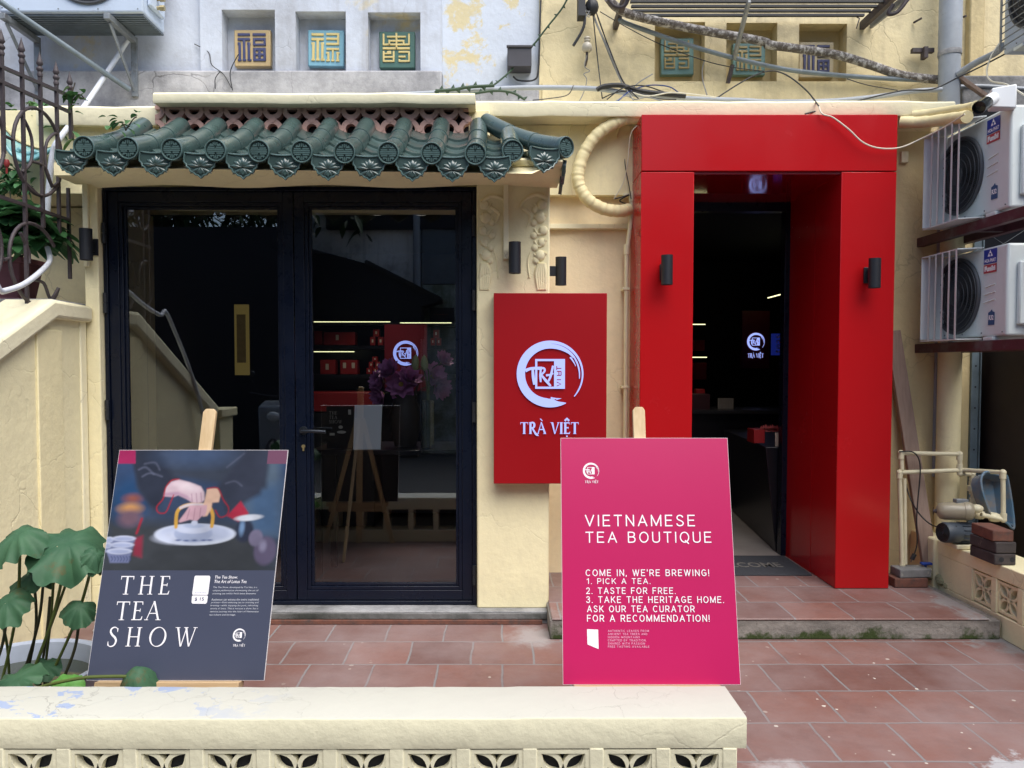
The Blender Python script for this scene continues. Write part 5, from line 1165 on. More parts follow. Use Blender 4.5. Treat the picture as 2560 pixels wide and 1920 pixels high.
# iron railing standing on the coping
XR = -2.33
rl_ = thing('iron_railing', 'dark brown wrought iron railing with spear tips and interlaced ovals at the upper left', 'railing', (XR, 3.9, 1.7))
def S5(x, y): return (x * 280 / 664, 160 + y * 700 / 1659)     # zoom of the left strip
px = lambda x, y, X=XR: pX(S5(x, y), X)
for (x0, y0, x1, y1, w) in ((-150, -51, 415, 190, .016), (-150, 36, 415, 285, .016), (-150, 735, 410, 925, .016)): b = MB(); b.bar(px(x0, y0), px(x1, y1), w, w, (1, 0, 0)); b.build('rail', M['steel'], rl_)
for (xt, yt, yb, xb) in ((128, -40, 1500, 104), (236, 40, 960, 224), (333, 90, 1000, 320), (414, 150, 440, 408), (404, 735, 1270, 398), (8, -90, 520, 0), (-75, -140, 1700, -85), (-145, -180, 1750, -150)):
    b = MB(); b.bar(px(xt, yt), Vector((XR, px(xt, yt).y, px(xb, yb).z)), .0155, .0155, (1, 0, 0)); o = b.build('upright', M['steel'], rl_)
    if yt < 300:
        t = px(xt, yt); b = MB(); b.lathe([(0.0, .098), (.003, .085), (.014, .045), (.0165, .035), (.008, .022), (.016, .012), (.016, .004), (.009, -.006), (.014, -.018), (.012, -.03), (.0, -.034)], t, (0, 0, 1), 12); b.build('spear_tip', M['steel'], o, smooth=50)
oval = lambda cx, cy, rx, ry, sk, a0=0, a1=360: [px(cx + rx * math.cos(R(a)), cy + ry * math.sin(R(a)) + sk * math.cos(R(a))) for a in range(a0, a1 + 1, 12)]
for O, cl in ((oval(222, 520, 145, 255, 60)[:-1], True), (oval(205, 1190, 150, 240, 60, 20, 330), False), (oval(-60, 450, 85, 190, 30)[:-1], True), (oval(-75, 1080, 85, 190, 30)[:-1], True)): b = MB(); b.tube(O, .009, 8, closed=cl); b.build('oval', M['steel'], rl_, smooth=60)
for P in ([(128, 300), (185, 430), (185, 575), (130, 640)], [(345, 455), (330, 410), (275, 470), (272, 620), (310, 730)], [(185, 575), (265, 610), (310, 720), (355, 690)], [(35, 430), (78, 450)], [(120, 1000), (170, 1110), (172, 1180)], [(205, 1280), (260, 1300), (300, 1390), (345, 1330)], [(60, 1150), (20, 1160)], [(118, 640), (140, 690), (220, 770)]):
    b = MB(); b.tube(spline([px(*p) for p in P], 5), .008, 8); b.build('scroll_bar', M['steel'], rl_, smooth=60)

# ------------------------------------------------------------------ planter, shrub, vines
pl = thing('planter', 'dusty pink rectangular plastic planter behind the iron railing', 'planter', (-2.97, 4.38, 1.757))
b = MB(); b.hexa([(-3.30, 4.30, 1.757), (-2.65, 4.30, 1.757), (-2.65, 4.46, 1.757), (-3.30, 4.46, 1.757), (-3.34, 4.27, 1.98), (-2.61, 4.27, 1.98), (-2.61, 4.49, 1.98), (-3.34, 4.49, 1.98)])
b.box((-3.32, 4.285, 1.762), (-2.632, 4.475, 1.79)); b.build('pot', M['planter'], pl, bev=.008)
b = MB(); ring_ = lambda z0, z1, e: [b.box((-3.35 - e, 4.26 - e, z0), (-2.60 + e, 4.29, z1)), b.box((-3.35 - e, 4.47, z0), (-2.60 + e, 4.50 + e, z1)), b.box((-3.35 - e, 4.291, z0), (-3.32, 4.469, z1)), b.box((-2.63, 4.291, z0), (-2.60 + e, 4.469, z1))]
ring_(1.975, 2.005, .004); b.build('rim', M['planter'], pl, bev=.004)
b = MB(); b.box((-3.33, 4.29, 1.95), (-2.63, 4.475, 1.978)); b.build('soil', M['soil'], pl)
def leaf_mesh(b, base, dirv, L, wd, bend=0.3, side=None, n=5):
    dirv = Vector(dirv).normalized(); s = side or dirv.cross(Vector((0, 0, 1)))
    if s.length < .05: s = Vector((1, 0, 0))
    s = Vector(s).normalized(); up = s.cross(dirv).normalized(); vs = []; base = Vector(base)
    for i in range(n + 1):
        t = i / n; w = wd * (math.sin(math.pi * min(t * .93 + .04, 1)) ** .75); c = base + dirv * (L * t) - Vector((0, 0, 1)) * bend * L * t * t
        vs += [c - s * w + up * w * .35, c, c + s * w + up * w * .35]
    b.add(vs, [f for i in range(n) for f in ((3 * i, 3 * i + 1, 3 * i + 4, 3 * i + 3), (3 * i + 1, 3 * i + 2, 3 * i + 5, 3 * i + 4))])
sh = thing('potted_shrub', 'leafy dark green shrub growing in the pink planter', 'shrub', (-2.75, 4.36, 1.98))
bs, bl_ = MB(), MB(); r = random.Random(11)
tips = [pY(S5(*p), 4.0 + .3 * r.random()) for p in ((250, 1040), (300, 1000), (340, 1060), (200, 1000), (150, 960), (90, 930), (60, 860), (30, 1000), (280, 940), (120, 1050), (60, 1080), (-40, 920), (-90, 1000), (-30, 860), (220, 1090), (170, 880), (-120, 900), (100, 870))]
for k, t in enumerate(tips):
    base = Vector((min(-2.68, t.x + r.uniform(-.1, .0)), 4.37 + r.uniform(-.06, .08), 1.97)); mid = base.lerp(t, .5) + Vector((0, 0, .06)); Pp = spline([base, mid, t], 5); bs.tube(Pp, .005, 6)
    for j in range(15):
        a = j * 2.4 + k; p = Pp[-1 - (j // 4)]; el = r.uniform(-.25, .75)
        leaf_mesh(bl_, p, (math.cos(a) * math.cos(el), math.sin(a) * math.cos(el), math.sin(el)), r.uniform(.10, .17), r.uniform(.034, .048), r.uniform(.1, .6))
bs.build('stem', M['twig'], sh, smooth=60); bl_.build('foliage', M['leaf_shrub'], sh, smooth=80, fix=False)
# creepers hanging at the back behind the railing
def creeper(name, label, paths, leaf_n, size, seed, mat='leaf_vine', cat='creeper', wood=.0035, heart=.8):
    r = random.Random(seed); v = thing(name, label, cat, paths[0][0]); bs, bl_ = MB(), MB()
    for P in paths:
        Q = spline(P, 8); bs.tube(Q, wood, 5)
        for j in range(leaf_n):
            p = Q[int(r.random() * (len(Q) - 1))]; a = r.uniform(0, 6.28); el = r.uniform(-.8, .5)
            leaf_mesh(bl_, p + Vector((r.uniform(-.03, .03), r.uniform(-.03, .01), r.uniform(-.03, .03))), (math.cos(a) * .9, -.35 + .4 * math.sin(a), math.sin(el)), size * r.uniform(.6, 1.2), size * heart * .5 * r.uniform(.7, 1.1), .4)
    bs.build('stem', M['twig'], v, smooth=60); bl_.build('foliage', M[mat], v, smooth=80, fix=False); return v
c5 = lambda x, y, Y: pY(S5(x, y), Y)
creeper('creeper', 'thin green creeper trailing along the wall behind the top of the iron railing', [[c5(-40, 300, 4.7), c5(60, 270, 4.65), c5(150, 330, 4.6), c5(230, 330, 4.6)], [c5(200, 200, 4.65), c5(210, 280, 4.6), c5(240, 380, 4.55)], [c5(300, 260, 4.6), c5(330, 330, 4.55), c5(360, 420, 4.5)], [c5(-20, 240, 4.7), c5(60, 330, 4.66), c5(120, 300, 4.6)]], 22, .055, 5)
creeper('creeper', 'leafy green sprig climbing the last spear of the iron railing', [[c5(440, 480, 4.2), c5(430, 330, 4.2), c5(425, 200, 4.2), c5(445, 110, 4.2)], [c5(430, 220, 4.2), c5(470, 180, 4.2), c5(510, 215, 4.2)]], 11, .055, 8)
creeper('creeper', 'dense tangle of dark twigs and leaves hanging below the turquoise eave', [[c5(-60, 560, 4.55), c5(30, 640, 4.5), c5(90, 760, 4.45), c5(150, 800, 4.4)], [c5(-80, 700, 4.5), c5(20, 740, 4.45), c5(130, 700, 4.4), c5(200, 740, 4.4)], [c5(-60, 800, 4.5), c5(60, 700, 4.45), c5(160, 640, 4.45)], [c5(0, 600, 4.5), c5(110, 650, 4.42), c5(180, 770, 4.4)]], 26, .06, 21, 'leaf_shrub')
creeper('weed', 'small pale green weed rooted on the canopy tiles beside the vent course', [[pY(q(0, 0, 1090, 1130), 4.05), pY(q(0, 0, 1050, 1060), 4.04), pY(q(0, 0, 960, 1080), 4.02)], [pY(q(0, 0, 1090, 1120), 4.05), pY(q(0, 0, 1150, 1030), 4.06), pY(q(0, 0, 1180, 1010), 4.08)]], 8, .045, 33, cat='weed')
# neighbour's turquoise eave
te = thing('turquoise_eave', 'small flaking turquoise glazed eave curving behind the iron railing', 'eave', pY(S5(160, 500), 4.45))
b = MB(); top = [(20, 380), (90, 455), (180, 495), (250, 510), (330, 490)]; bot = [(25, 450), (70, 530), (150, 580), (230, 560), (335, 500)]
T_ = spline([c5(x, y, 4.5) for x, y in top], 5); B_ = spline([c5(x, y, 4.36) for x, y in bot], 5)
nT = len(T_); b.grid(lambda u, v: tuple(T_[round(u * (nT - 1))].lerp(B_[round(u * (nT - 1))], v) + Vector((0, -.03 * math.sin(math.pi * v), 0))), nT - 1, 5)
for k in range(12): c = c5(70 + 16 * k, 505 + 10 * math.sin(k * 1.3) + 3 * k, 4.39); b.ball(c, .016, 7, (1.3, .5, .8))
b.tube([p + Vector((0, -.012, 0)) for p in B_], .010, 8); b.build('glazed_eave', M['turquoise'], te, smooth=60)
b = MB(); b.grid(lambda u, v: tuple(T_[round(u * (nT - 1))] + Vector((0, .55 * v, .16 * v + .01))), nT - 1, 2); b.build('moss_roof', M['moss_mortar'], te, smooth=60)
o = MB(); o.lathe([(0, .022), (.010, .02), (.017, .0), (.010, -.02), (0, -.022)], c5(40, 588, 4.33), (0, 0, 1), 14); o.tube([c5(40, 600, 4.33), c5(40, 650, 4.33)], .006, 6)
tag(o.build('paper_lantern', simple('red_lantern', (0.20, 0.012, 0.012), 0.6), smooth=50), 'small red lantern with tassel hanging among the creepers at the left edge', 'lantern')

# ------------------------------------------------------------------ tub of lotus in the left foreground
TC = Vector((-1.775, 2.835, 0)); 
tb = thing('water_tub', 'grey-blue round plastic tub of murky water behind the parapet at the left', 'tub', TC)
b = MB(); b.lathe([(0, .004), (.21, .004), (.225, .02), (.27, .27), (.295, .285), (.298, .30), (.285, .304), (.268, .296), (.262, .27), (.225, .05), (0, .05)], TC, (0, 0, 1), 56); b.build('tub_wall', M['tub'], tb, smooth=40)
b = MB(); b.lathe([(0, .235), (.25, .235)], TC, (0, 0, 1), 40); b.build('water', M['green_glass'], tb)
def lotus(label, px_c, Y, rad, nrm, base, droop=.35, wav=.18, seed=0, notch=(), mat='leaf_lotus', stem='stem_green', bendc=.1, sag=0.0, sy=1.0, fold=0.0, hz=.235):
    r = random.Random(seed); c = pY(d(*px_c), Y); lt = thing('lotus_leaf', label, 'lotus leaf', (base[0], base[1], hz), 'lotus leaves growing in the tub')
    n = Vector(nrm).normalized(); u, w = basis(n); b = MB(); ph = [r.uniform(0, 6.28) for _ in range(5)]; NR, NA = 12, 64; vs = [c]
    for i in range(1, NR + 1):
        t = i / NR
        for k in range(NA):
            a = 2 * math.pi * k / NA
            e = rad * (1 + .05 * math.sin(3 * a + ph[0]) + .03 * math.sin(7 * a + ph[1]))
            if i > NR - 2: e *= 1 - .05 * r.random() ** 2 - .03 * max(0, math.sin(23 * a + ph[1]))
            for (na, nw, nd) in notch:
                da = (a - na + math.pi) % (2 * math.pi) - math.pi; e *= 1 - nd * math.exp(-(da / nw) ** 2)
            rr = e * t; hgt = .10 * rad * math.sin(math.pi * min(t * 1.3, 1)) * .5 - droop * rad * t * t * (.55 + .45 * math.sin(a + ph[2])) + wav * rad * t * t * math.sin(4 * a + ph[3]) * .6 + wav * .4 * rad * t ** 3 * math.sin(9 * a + ph[4]) * 1.8
            hgt += .012 * rad * abs(math.sin(10.5 * a + .5 * math.sin(2 * a + ph[1]))) * math.sin(math.pi * min(t * .9 + .05, 1))
            x = rr * math.cos(a); y = rr * math.sin(a) * sy
            if fold: hgt -= fold * abs(x) * t
            p = c + u * x + w * y + n * hgt; p.z -= sag * rad * t * t; vs.append(p)
    fs = [(0, 1 + k, 1 + (k + 1) % NA) for k in range(NA)]
    for i in range(NR - 1):
        for k in range(NA): a0, a1 = 1 + i * NA + k, 1 + i * NA + (k + 1) % NA; fs.append((a0, a0 + NA, a1 + NA, a1))
    b.add(vs, fs); b.build('leaf', M[mat], lt, smooth=70, fix=False)
    bd = Vector((base[0], base[1], hz - .05)); mid = bd.lerp(c, .5) + Vector((bendc * .3, 0, bendc * .2)); b = MB(); b.tube(spline([bd, mid, c - n * .004], 8), .0052, 8); b.build('stem', M[stem], lt, smooth=60)
    return lt
bx, by = TC.x, TC.y
lotus('small torn lotus leaf tucked between the largest leaf and the left edge', (96, 1212), 2.78, .055, (.25, -.5, .8), (bx - .03, by + .03), .35, .25, 43, ((2.0, .25, .35), (4.2, .2, .3)), stem='stem_dark', sag=.3)
lotus('curled lotus leaf with browned tip just right of the largest leaf', (206, 1196), 2.70, .050, (.6, -.45, .6), (bx + .08, by - .01), .6, .2, 47, ((0.6, .3, .3),), sag=.45)
lotus('low lotus leaf shading the water in the middle of the tub', (96, 1440), 2.78, .060, (.1, -.35, .92), (bx + .01, by + .04), .2, .15, 53, ((3.0, .25, .25),), sag=.15)
lotus('large ragged lotus leaf, the widest and highest, with a browned fold on its right', (148, 1172), 2.72, .142, (.12, -.46, .88), (bx + .02, by - .02), .22, .20, 3, ((0.4, .18, .22), (5.0, .14, .2)), sag=.25)
lotus('drooping lotus leaf at the left edge beside the largest leaf, its middle browned', (42, 1152), 2.70, .098, (-.20, -.48, .85), (bx - .08, by), .30, .22, 8, ((1.2, .2, .3), (3.6, .15, .25)), sag=.35)
lotus('dark shaded lotus leaf just below the largest leaf', (72, 1242), 2.80, .080, (.05, -.30, .92), (bx - .02, by + .05), .35, .16, 13, stem='stem_dark', sag=.2)
lotus('lotus leaf with frayed lower rim at mid height of the clump, by the left edge', (16, 1298), 2.66, .082, (-.1, -.70, .7), (bx - .12, by - .04), .35, .2, 17, ((4.6, .3, .15),), stem='stem_dark', sag=.3)
lotus('small folded lotus leaf beside the left rim of the slate blue board', (172, 1308), 2.70, .058, (.45, -.55, .5), (bx + .14, by - .02), .7, .25, 23, ((1.0, .3, .3),), stem='stem_dark', sag=.4)
lotus('low ragged lotus leaf with torn brown rim at the lower left', (35, 1468), 2.62, .095, (-.05, -.45, .85), (bx - .06, by - .10), .25, .22, 29, ((0.0, .25, .3), (5.6, .2, .3)), sag=.15)
lotus('small bright green young lotus leaf leaning over the tub rim', (142, 1481), 2.60, .058, (.0, -.55, .85), (bx + .10, by - .14), .2, .1, 31, mat='leaf_young', sag=.1)
lt = lotus('cap-shaped lotus leaf on a long bent stem before the slate blue board', (289, 1455), 2.545, .078, (.02, -.72, .66), (bx + .02, by - .16), .5, .12, 37, ((4.7, .2, .15),), sag=.75, bendc=-.3, fold=.45)
stm = [o for o in lt.children if o.name.startswith('stem')][0]
b = MB(); P = [pY(q(0, 3, 150, 960), 2.70), pY(q(0, 3, 250, 1003), 2.62), pY(q(0, 3, 420, 940), 2.575), pY(q(0, 3, 720, 880), 2.56), pY(q(0, 3, 960, 868), 2.555), pY(q(0, 3, 1100, 868), 2.55)]
P[0].z = min(P[0].z, .24); b.tube(spline(P, 8), .0055, 8); me = b.mesh('stem', M['stem_green'], 60); me.transform(Matrix.Translation(-WLOC[lt])); stm.data = me
# bare leafless stalks in the tub
for k, (x0, y0, x1, y1, mt_) in enumerate(((118, 1215, 92, 1460, 'stem_green'), (108, 1290, 82, 1465, 'stem_dark'), (0, 1330, 20, 1450, 'stem_green'), (150, 1240, 70, 1440, 'stem_green'))):
    b = MB(); t = pY(d(x0, y0), 2.74); e = pZ(d(x1, y1), .235); b.tube(spline([Vector((e.x, e.y, .2)), e.lerp(t, .5) + Vector((.008, 0, 0)), t], 6), .0048, 8)
    tag(b.build('lotus_stalk', M[mt_], smooth=60), ('straight green lotus stalk under the largest leaf', 'dark lotus stalk in the middle of the tub', 'short green lotus stalk at the left edge of the tub', 'slanting green lotus stalk crossing the others in the tub')[k], 'stalk', 'bare lotus stalks in the tub')
# rubble at the wall foot behind the tub
b = MB(); r = random.Random(2)
for k in range(26): b.ball((-1.92 + r.uniform(-.22, .30), 4.08 + r.uniform(-.1, .09), .012), r.uniform(.012, .045), 7, (1.2, 1, .5))
tag(b.build('mortar_crumbs', M['concrete'], smooth=30), 'crumbled grey mortar scattered at the foot of the left pillar', 'rubble', kind='stuff')
# ------------------------------------------------------------------ air conditioners
AC_ALL = {}
def ac_unit(name, label, L, H, Dp, loc, rotz, body, guard=False, fan_c=0.36, fan_r=0.20, decals=True, feet=True):
    """outdoor condenser; local +x along the front, front faces -y"""
    t = thing(name, label, 'air conditioner', (0, 0, 0))
    b = MB(); b.box((0, 0, 0), (L, Dp, H)); b.build('casing', body, t, bev=.014, seg=3)
    fx, fz = L * fan_c, H * .5
    fr = frame((fx, -.0015, fz), (1, 0, 0), (0, 0, 1))
    b = MB(); b.lathe([(0.0, 0.0), (fan_r, 0.0)], (fx, -.0008, fz), (0, -1, 0), 48); b.build('fan_recess', M['ac_dark'], t)
    b = MB()
    for k in range(3):                       # blades
        a0 = k * 2.094
        def bl(u, v): a = a0 + 1.5 * u; rr = fan_r * (.25 + .68 * v); return fr(rr * math.cos(a), rr * math.sin(a), .002 + .004 * u)
        b.grid(bl, 8, 4)
    b.lathe([(0, .010), (fan_r * .2, .010), (fan_r * .24, .004)], (fx, -.0015, fz), (0, -1, 0), 24); b.build('fan', simple('ac_fan_grey', (0.035, 0.037, 0.042), 0.45), t, smooth=40)
    b = MB()
    nsp = 84
    for k in range(nsp):                     # swirled grille wires
        a = 2 * math.pi * k / nsp; P = []
        for i in range(6): s = i / 5; rr = fan_r * (.26 + .72 * s); aa = a + .55 * s; P.append(fr(rr * math.cos(aa), rr * math.sin(aa), .020 - .006 * s))
        b.tube(P, .0011, 4, caps=False)
    for rr in (.26, .45, .63, .81, .97): b.tube([fr(fan_r * rr * math.cos(2 * math.pi * i / 48), fan_r * rr * math.sin(2 * math.pi * i / 48), .021 - .006 * rr) for i in range(48)], .0024, 6, closed=True)
    b.lathe([(0, .024), (fan_r * .24, .023), (fan_r * .25, .018)], (fx, -.0015, fz), (0, -1, 0), 24)
    b.build('fan_grille', M['ac_grille'], t, smooth=50)
    b = MB(); b.tube([fr(fan_r * 1.03 * math.cos(2 * math.pi * i / 56), fan_r * 1.03 * math.sin(2 * math.pi * i / 56), .006) for i in range(56)], .010, 8, closed=True); b.build('grille_rim', M['ac_grille'], t, smooth=60)
    px0 = L * .70
    b = MB()
    for k, zz in enumerate((.555, .47, .385)): b.tube([(px0 + .012 + .012 * (k == 0), -.001, H * zz + .0), (px0 + .105, -.001, H * zz + .012)], .0035, 6)
    b.build('pressed_rib', body, t, smooth=60)
    if decals:
        f2 = frame((px0, -.0022, H * .70), (1, 0, 0), (0, 0, 1)); w = .115
        b = MB(); plate(b, f2, 0.008, w, 0.055, .130, 0, .001); db = b.build('maker_label', M['label_blue'], t)
        b = ink(f2, .0012); c = w / 2 + .004
        for q_ in range(3): a = R(90 + 120 * q_); x, y = c + .013 * math.cos(a), .106 + .011 * math.sin(a); b.poly([(x - .010, y - .008), (x + .010, y - .008), (x, y + .011)])
        b.build('emblem', M['white_print'], db); font_text('HOA PHAT', .02, f2, 0, 0, M['white_print'], db, fit=(.016, w - .006, .061, .081), bold=.0006, lift=.0016)
        b = MB(); plate(b, f2, 0.008, w, 0.006, .050, 0, .001); rb = b.build('series_label', M['label_red'], t); font_text('Funiki', .02, f2, 0, 0, M['white_print'], rb, fit=(.016, w - .008, .014, .043), bold=.0016, lift=.0016)
        f3 = frame((px0 + .055, -.0022, H * .13), (1, 0, 0), (0, 0, 1)); b = MB(); b.prism([(0, 0), (.052, 0), (.052, .066), (.036, .070), (.030, .082), (.018, .072), (0, .066)], f3, 0, .001); r3 = b.build('refrigerant_label', M['label_teal'], t); font_text('R32', .02, f3, 0, 0, M['white_print'], r3, fit=(.006, .047, .026, .052), bold=.0008, lift=.0016)
    b = MB(); b.box((L + .0005, Dp * .18, H * .12), (L + .028, Dp * .82, H * .80)); o = b.build('valve_cover', body, t, bev=.008)
    for k in range(2):
        b = MB(); z = H * (.16 + .1 * k); b.cyl((L + .028, Dp * .45, z), (L + .06, Dp * .45, z), .012, n=12); b.cyl((L + .045, Dp * .45, z), (L + .075, Dp * .45, z), .017, n=6); b.build('valve', simple('brass_valve', (0.45, 0.38, 0.22), 0.4, metal=.7), o, smooth=40)
    b = MB(); b.lathe([(.0, .004), (.004, .003), (.0045, 0)], (0.02, 0, 0.03), (0, -1, 0), 8)
    b.build('screw', M['galv'], t, smooth=60)
    for x in np.linspace(.12, L - .03, 4): b = MB(); b.lathe([(.0, .004), (.004, .003), (.0045, 0)], (x, 0, .022), (0, -1, 0), 8); b.build('screw', M['galv'], t, smooth=60)
    if feet:
        b = MB()
        for x in (L * .2, L * .8): b.box((x - .04, -.012, -.02), (x + .04, Dp + .012, -.0005))
        b.build('foot', M['ac_white'], t, bev=.003)
    if guard:
        g0, g1 = L * .09, L * .70; dz = .112; Y0 = -dz; 
        b = MB(); w = .002
        b.hexa([(g0 - .0, Y0, .0), (g0 + w, Y0, .0), (g0 + .045 + w, -.001, .0), (g0 + .045, -.001, .0), (g0, Y0, H), (g0 + w, Y0, H), (g0 + .045 + w, -.001, H), (g0 + .045, -.001, H)])
        for z in (-.012, H + .002): b.hexa([(g0, Y0, z), (g1 - .05, Y0, z), (g1, -.001, z), (g0 + .045, -.001, z), (g0, Y0, z + w * 3), (g1 - .05, Y0, z + w * 3), (g1, -.001, z + w * 3), (g0 + .045, -.001, z + w * 3)])
        b.build('deflector_plate', M['ac_white'], t)
        for x in np.linspace(g0 + .085, g1 - .06, 5): b = MB(); b.hexa([(x - .008, Y0, -.006), (x + .008, Y0, -.006), (x - .040, Y0 + .030, -.006), (x - .044, Y0 + .030, -.006), (x - .008, Y0, H + .002), (x + .008, Y0, H + .002), (x - .040, Y0 + .030, H + .002), (x - .044, Y0 + .030, H + .002)]); b.build('deflector_slat', M['ac_white'], t)
    t.location = loc; t.rotation_euler = (0, 0, rotz); WLOC[t] = Vector(loc); return t
XA = 2.60
ac_unit('air_conditioner', 'white outdoor air conditioner with slatted deflector on the lower maroon beam', .67, .475, .26, (XA, 4.67, 1.565), R(-90), M['ac_white'], True)
ac_unit('air_conditioner', 'white outdoor air conditioner with slatted deflector on the upper maroon beam, under the camera', .67, .52, .26, (XA, 4.67, 2.218), R(-90), M['ac_white'], True)
A3 = pY(q(3, 0, 2030, 480), 4.62)
t3 = ac_unit('air_conditioner', 'outdoor air conditioner with a barred side grille high in the top right corner', .75, .55, .30, (A3.x, 4.62, A3.z), R(-90), M['ac_blue'], False, decals=False)
b = MB()
for k in range(13): b.box((.02, -.030, .03 + .04 * k), (.74, -.025, .035 + .04 * k))
for k in range(4): b.box((.02 + .235 * k, -.036, .01), (.035 + .235 * k, -.0305, .54))
b.build('side_grille', M['galv'], t3, local=True)
TL = pY((357, 31), 4.85)
ac_unit('air_conditioner', 'blue-grey outdoor air conditioner overhanging the top left corner, seen from below', .88, .56, .315, (TL.x - .88, 4.85, TL.z), 0, M['ac_blue'], False, fan_c=.625, fan_r=.22, decals=False, feet=False)
b = MB(); b.box((TL.x - .875, 4.87, TL.z - .012), (TL.x - .005, 5.16, TL.z - .001))
for k in range(9): b.box((TL.x - .87, 4.885 + .03 * k, TL.z - .018), (TL.x - .01, 4.895 + .03 * k, TL.z - .012))
tag(b.build('drip_tray', M['ac_under']), 'ribbed dark steel tray under the top left air conditioner', 'tray')
for k, x in enumerate((pY(q(0, 0, 70, 120), 4.86).x, pY(q(0, 0, 960, 110), 4.86).x)):
    br = thing('wall_bracket', ('steel wall bracket under the left end of the top left air conditioner', 'steel wall bracket under the right end of the top left air conditioner')[k], 'bracket', (x, 5.0, TL.z - .3), 'brackets of the top left air conditioner')
    b = MB(); z = TL.z - .024; b.box((x - .018, 4.80, z - .035), (x + .018, 5.165, z)); b.build('arm', M['galv'], br, bev=.002)
    b = MB(); b.bar((x, 4.84, z - .04), (x, 5.15, z - .34), .03, .008, (1, 0, 0)); b.build('brace', M['galv'], br, bev=.002)
    b = MB(); b.box((x - .02, 5.15, z - .38), (x + .02, 5.168, z)); b.build('back_plate', M['galv'], br, bev=.002)
# maroon beams carrying the two stacked units
for k, (ptop, lab) in enumerate(((q(3, 1, 1215, 440), 'maroon steel beam under the upper of the two stacked air conditioners'), (q(3, 1, 1205, 1330), 'maroon steel beam with a chipped end under the lower air conditioner'))):
    z = pY(ptop, Y_W - .02).z; zt = (2.198, 1.545)[k]
    t = thing('support_beam', lab, 'beam', (XA + .03, 4.3, zt), 'beams carrying the stacked air conditioners')
    for dx in (0.0, .20):
        b = MB(); b.box((XA - .02 + dx, 3.0, zt - .055), (XA + .025 + dx, Y_W - .001, zt)); b.build('channel', M['maroon'], t, bev=.003)
    b = MB(); b.box((XA + .03, 4.3, zt - .05), (XA + .17, 4.33, zt - .01)); b.build('cross_piece', M['maroon'], t)

# ------------------------------------------------------------------ security camera
cc = pY(q(3, 0, 2030, 830), 3.98)
t = thing('security_camera', 'white bullet security camera with black lens hood above the upper air conditioner', 'camera', cc)
b = MB(); a = pY(q(3, 0, 1935, 760), 3.97); e = pY(q(3, 0, 2125, 925), 3.97); b.hexa([(a.x, 3.97, e.z), (e.x, 3.95, e.z - .01), (e.x + .04, 4.03, e.z), (a.x + .03, 4.05, e.z), (a.x, 3.97, a.z), (e.x, 3.95, a.z + .015), (e.x + .04, 4.03, a.z + .015), (a.x + .03, 4.05, a.z)]); b.build('mount_box', simple('white_plastic', (0.74, 0.76, 0.78), 0.4), t, bev=.006)
WP = bpy.data.materials['white_plastic']
c0, c1 = pY(q(3, 0, 1945, 850), 3.93), pY(q(3, 0, 1830, 925), 3.85)
b = MB(); dv = (c1 - c0).normalized(); b.lathe([(0, -.02), (.022, -.012), (.030, .0), (.030, (c1 - c0).length * .55)], c0, dv, 24); b.tube([pY(q(3, 0, 1970, 840), 3.965), c0], .016, 12); b.build('barrel', WP, t, smooth=50)
b = MB(); L = (c1 - c0).length; b.lathe([(.0305, L * .5), (.0315, L * .52), (.0315, L + .012), (.027, L + .012), (.024, L - .01), (0, L - .012)], c0, dv, 28); b.build('lens_hood', simple('black_gloss', (0.006, 0.009, 0.010), 0.2), t, smooth=40)

# ------------------------------------------------------------------ glazed character tiles in the niches
def char_tile(label, px0, py0, px1, py1, Y, cbase, cchar, strokes, rot=0.0, wear=None, group='glazed character tiles in the wall niches'):
    c = pY(((px0 + px1) / 2, (py0 + py1) / 2), Y); a = pY((px0, py1), Y); e = pY((px1, py0), Y); w, h = e.x - a.x, e.z - a.z
    t = thing('character_tile', label, 'ceramic tile', (c.x, Y + .05, a.z), group)
    f0 = frame((a.x, Y, a.z), (math.cos(rot), 0, math.sin(rot)), (-math.sin(rot), 0, math.cos(rot)))
    b = MB(); plate(b, f0, 0, w, 0, h, -.045, 0); b.build('slab', cbase, t, bev=.006)
    b = MB()
    for i, s in enumerate(strokes):
        x0, y0, x1, y1 = s; b.prism([(x0 * w, y0 * h), (x1 * w, y0 * h), (x1 * w, y1 * h), (x0 * w, y1 * h)], f0, -.002, .0075 + .0002 * (i % 5))
    b.build('raised_character', cchar, t, bev=.002); return t
G = lambda n, c, dr: simple(n, c, .35, var=.15, vsc=14, coat=.25, dirt=dr, dsc=12, dth=(.62, .8))
g_sand, g_navy, g_sky, g_straw, g_green = G('sand_glaze', (.52, .38, .18), (.3, .24, .15)), G('navy_glaze', (.045, .05, .13), (.10, .09, .1)), G('sky_glaze', (.19, .40, .50), (.3, .4, .42)), G('straw_glaze', (.62, .50, .20), (.4, .3, .14)), G('sea_green_glaze', (.05, .13, .10), (.12, .15, .12))
t_ = .035
left_rad = [(.10, .83, .44, .90), (.10, .70, .44, .77), (.24, .18, .31, .72), (.12, .17, .19, .64), (.37, .17, .44, .64), (.10, .58, .19, .65), (.36, .58, .45, .65), (.10, .14, .20, .20), (.23, .14, .33, .20), (.36, .14, .47, .20)]
FU = left_rad + [(.51, .83, .87, .90), (.52, .70, .87, .77), (.52, .56, .87, .62), (.52, .56, .58, .77), (.81, .56, .87, .77), (.52, .42, .87, .50), (.52, .14, .87, .21), (.52, .14, .59, .50), (.80, .14, .87, .50), (.66, .21, .73, .42), (.59, .29, .80, .35)]
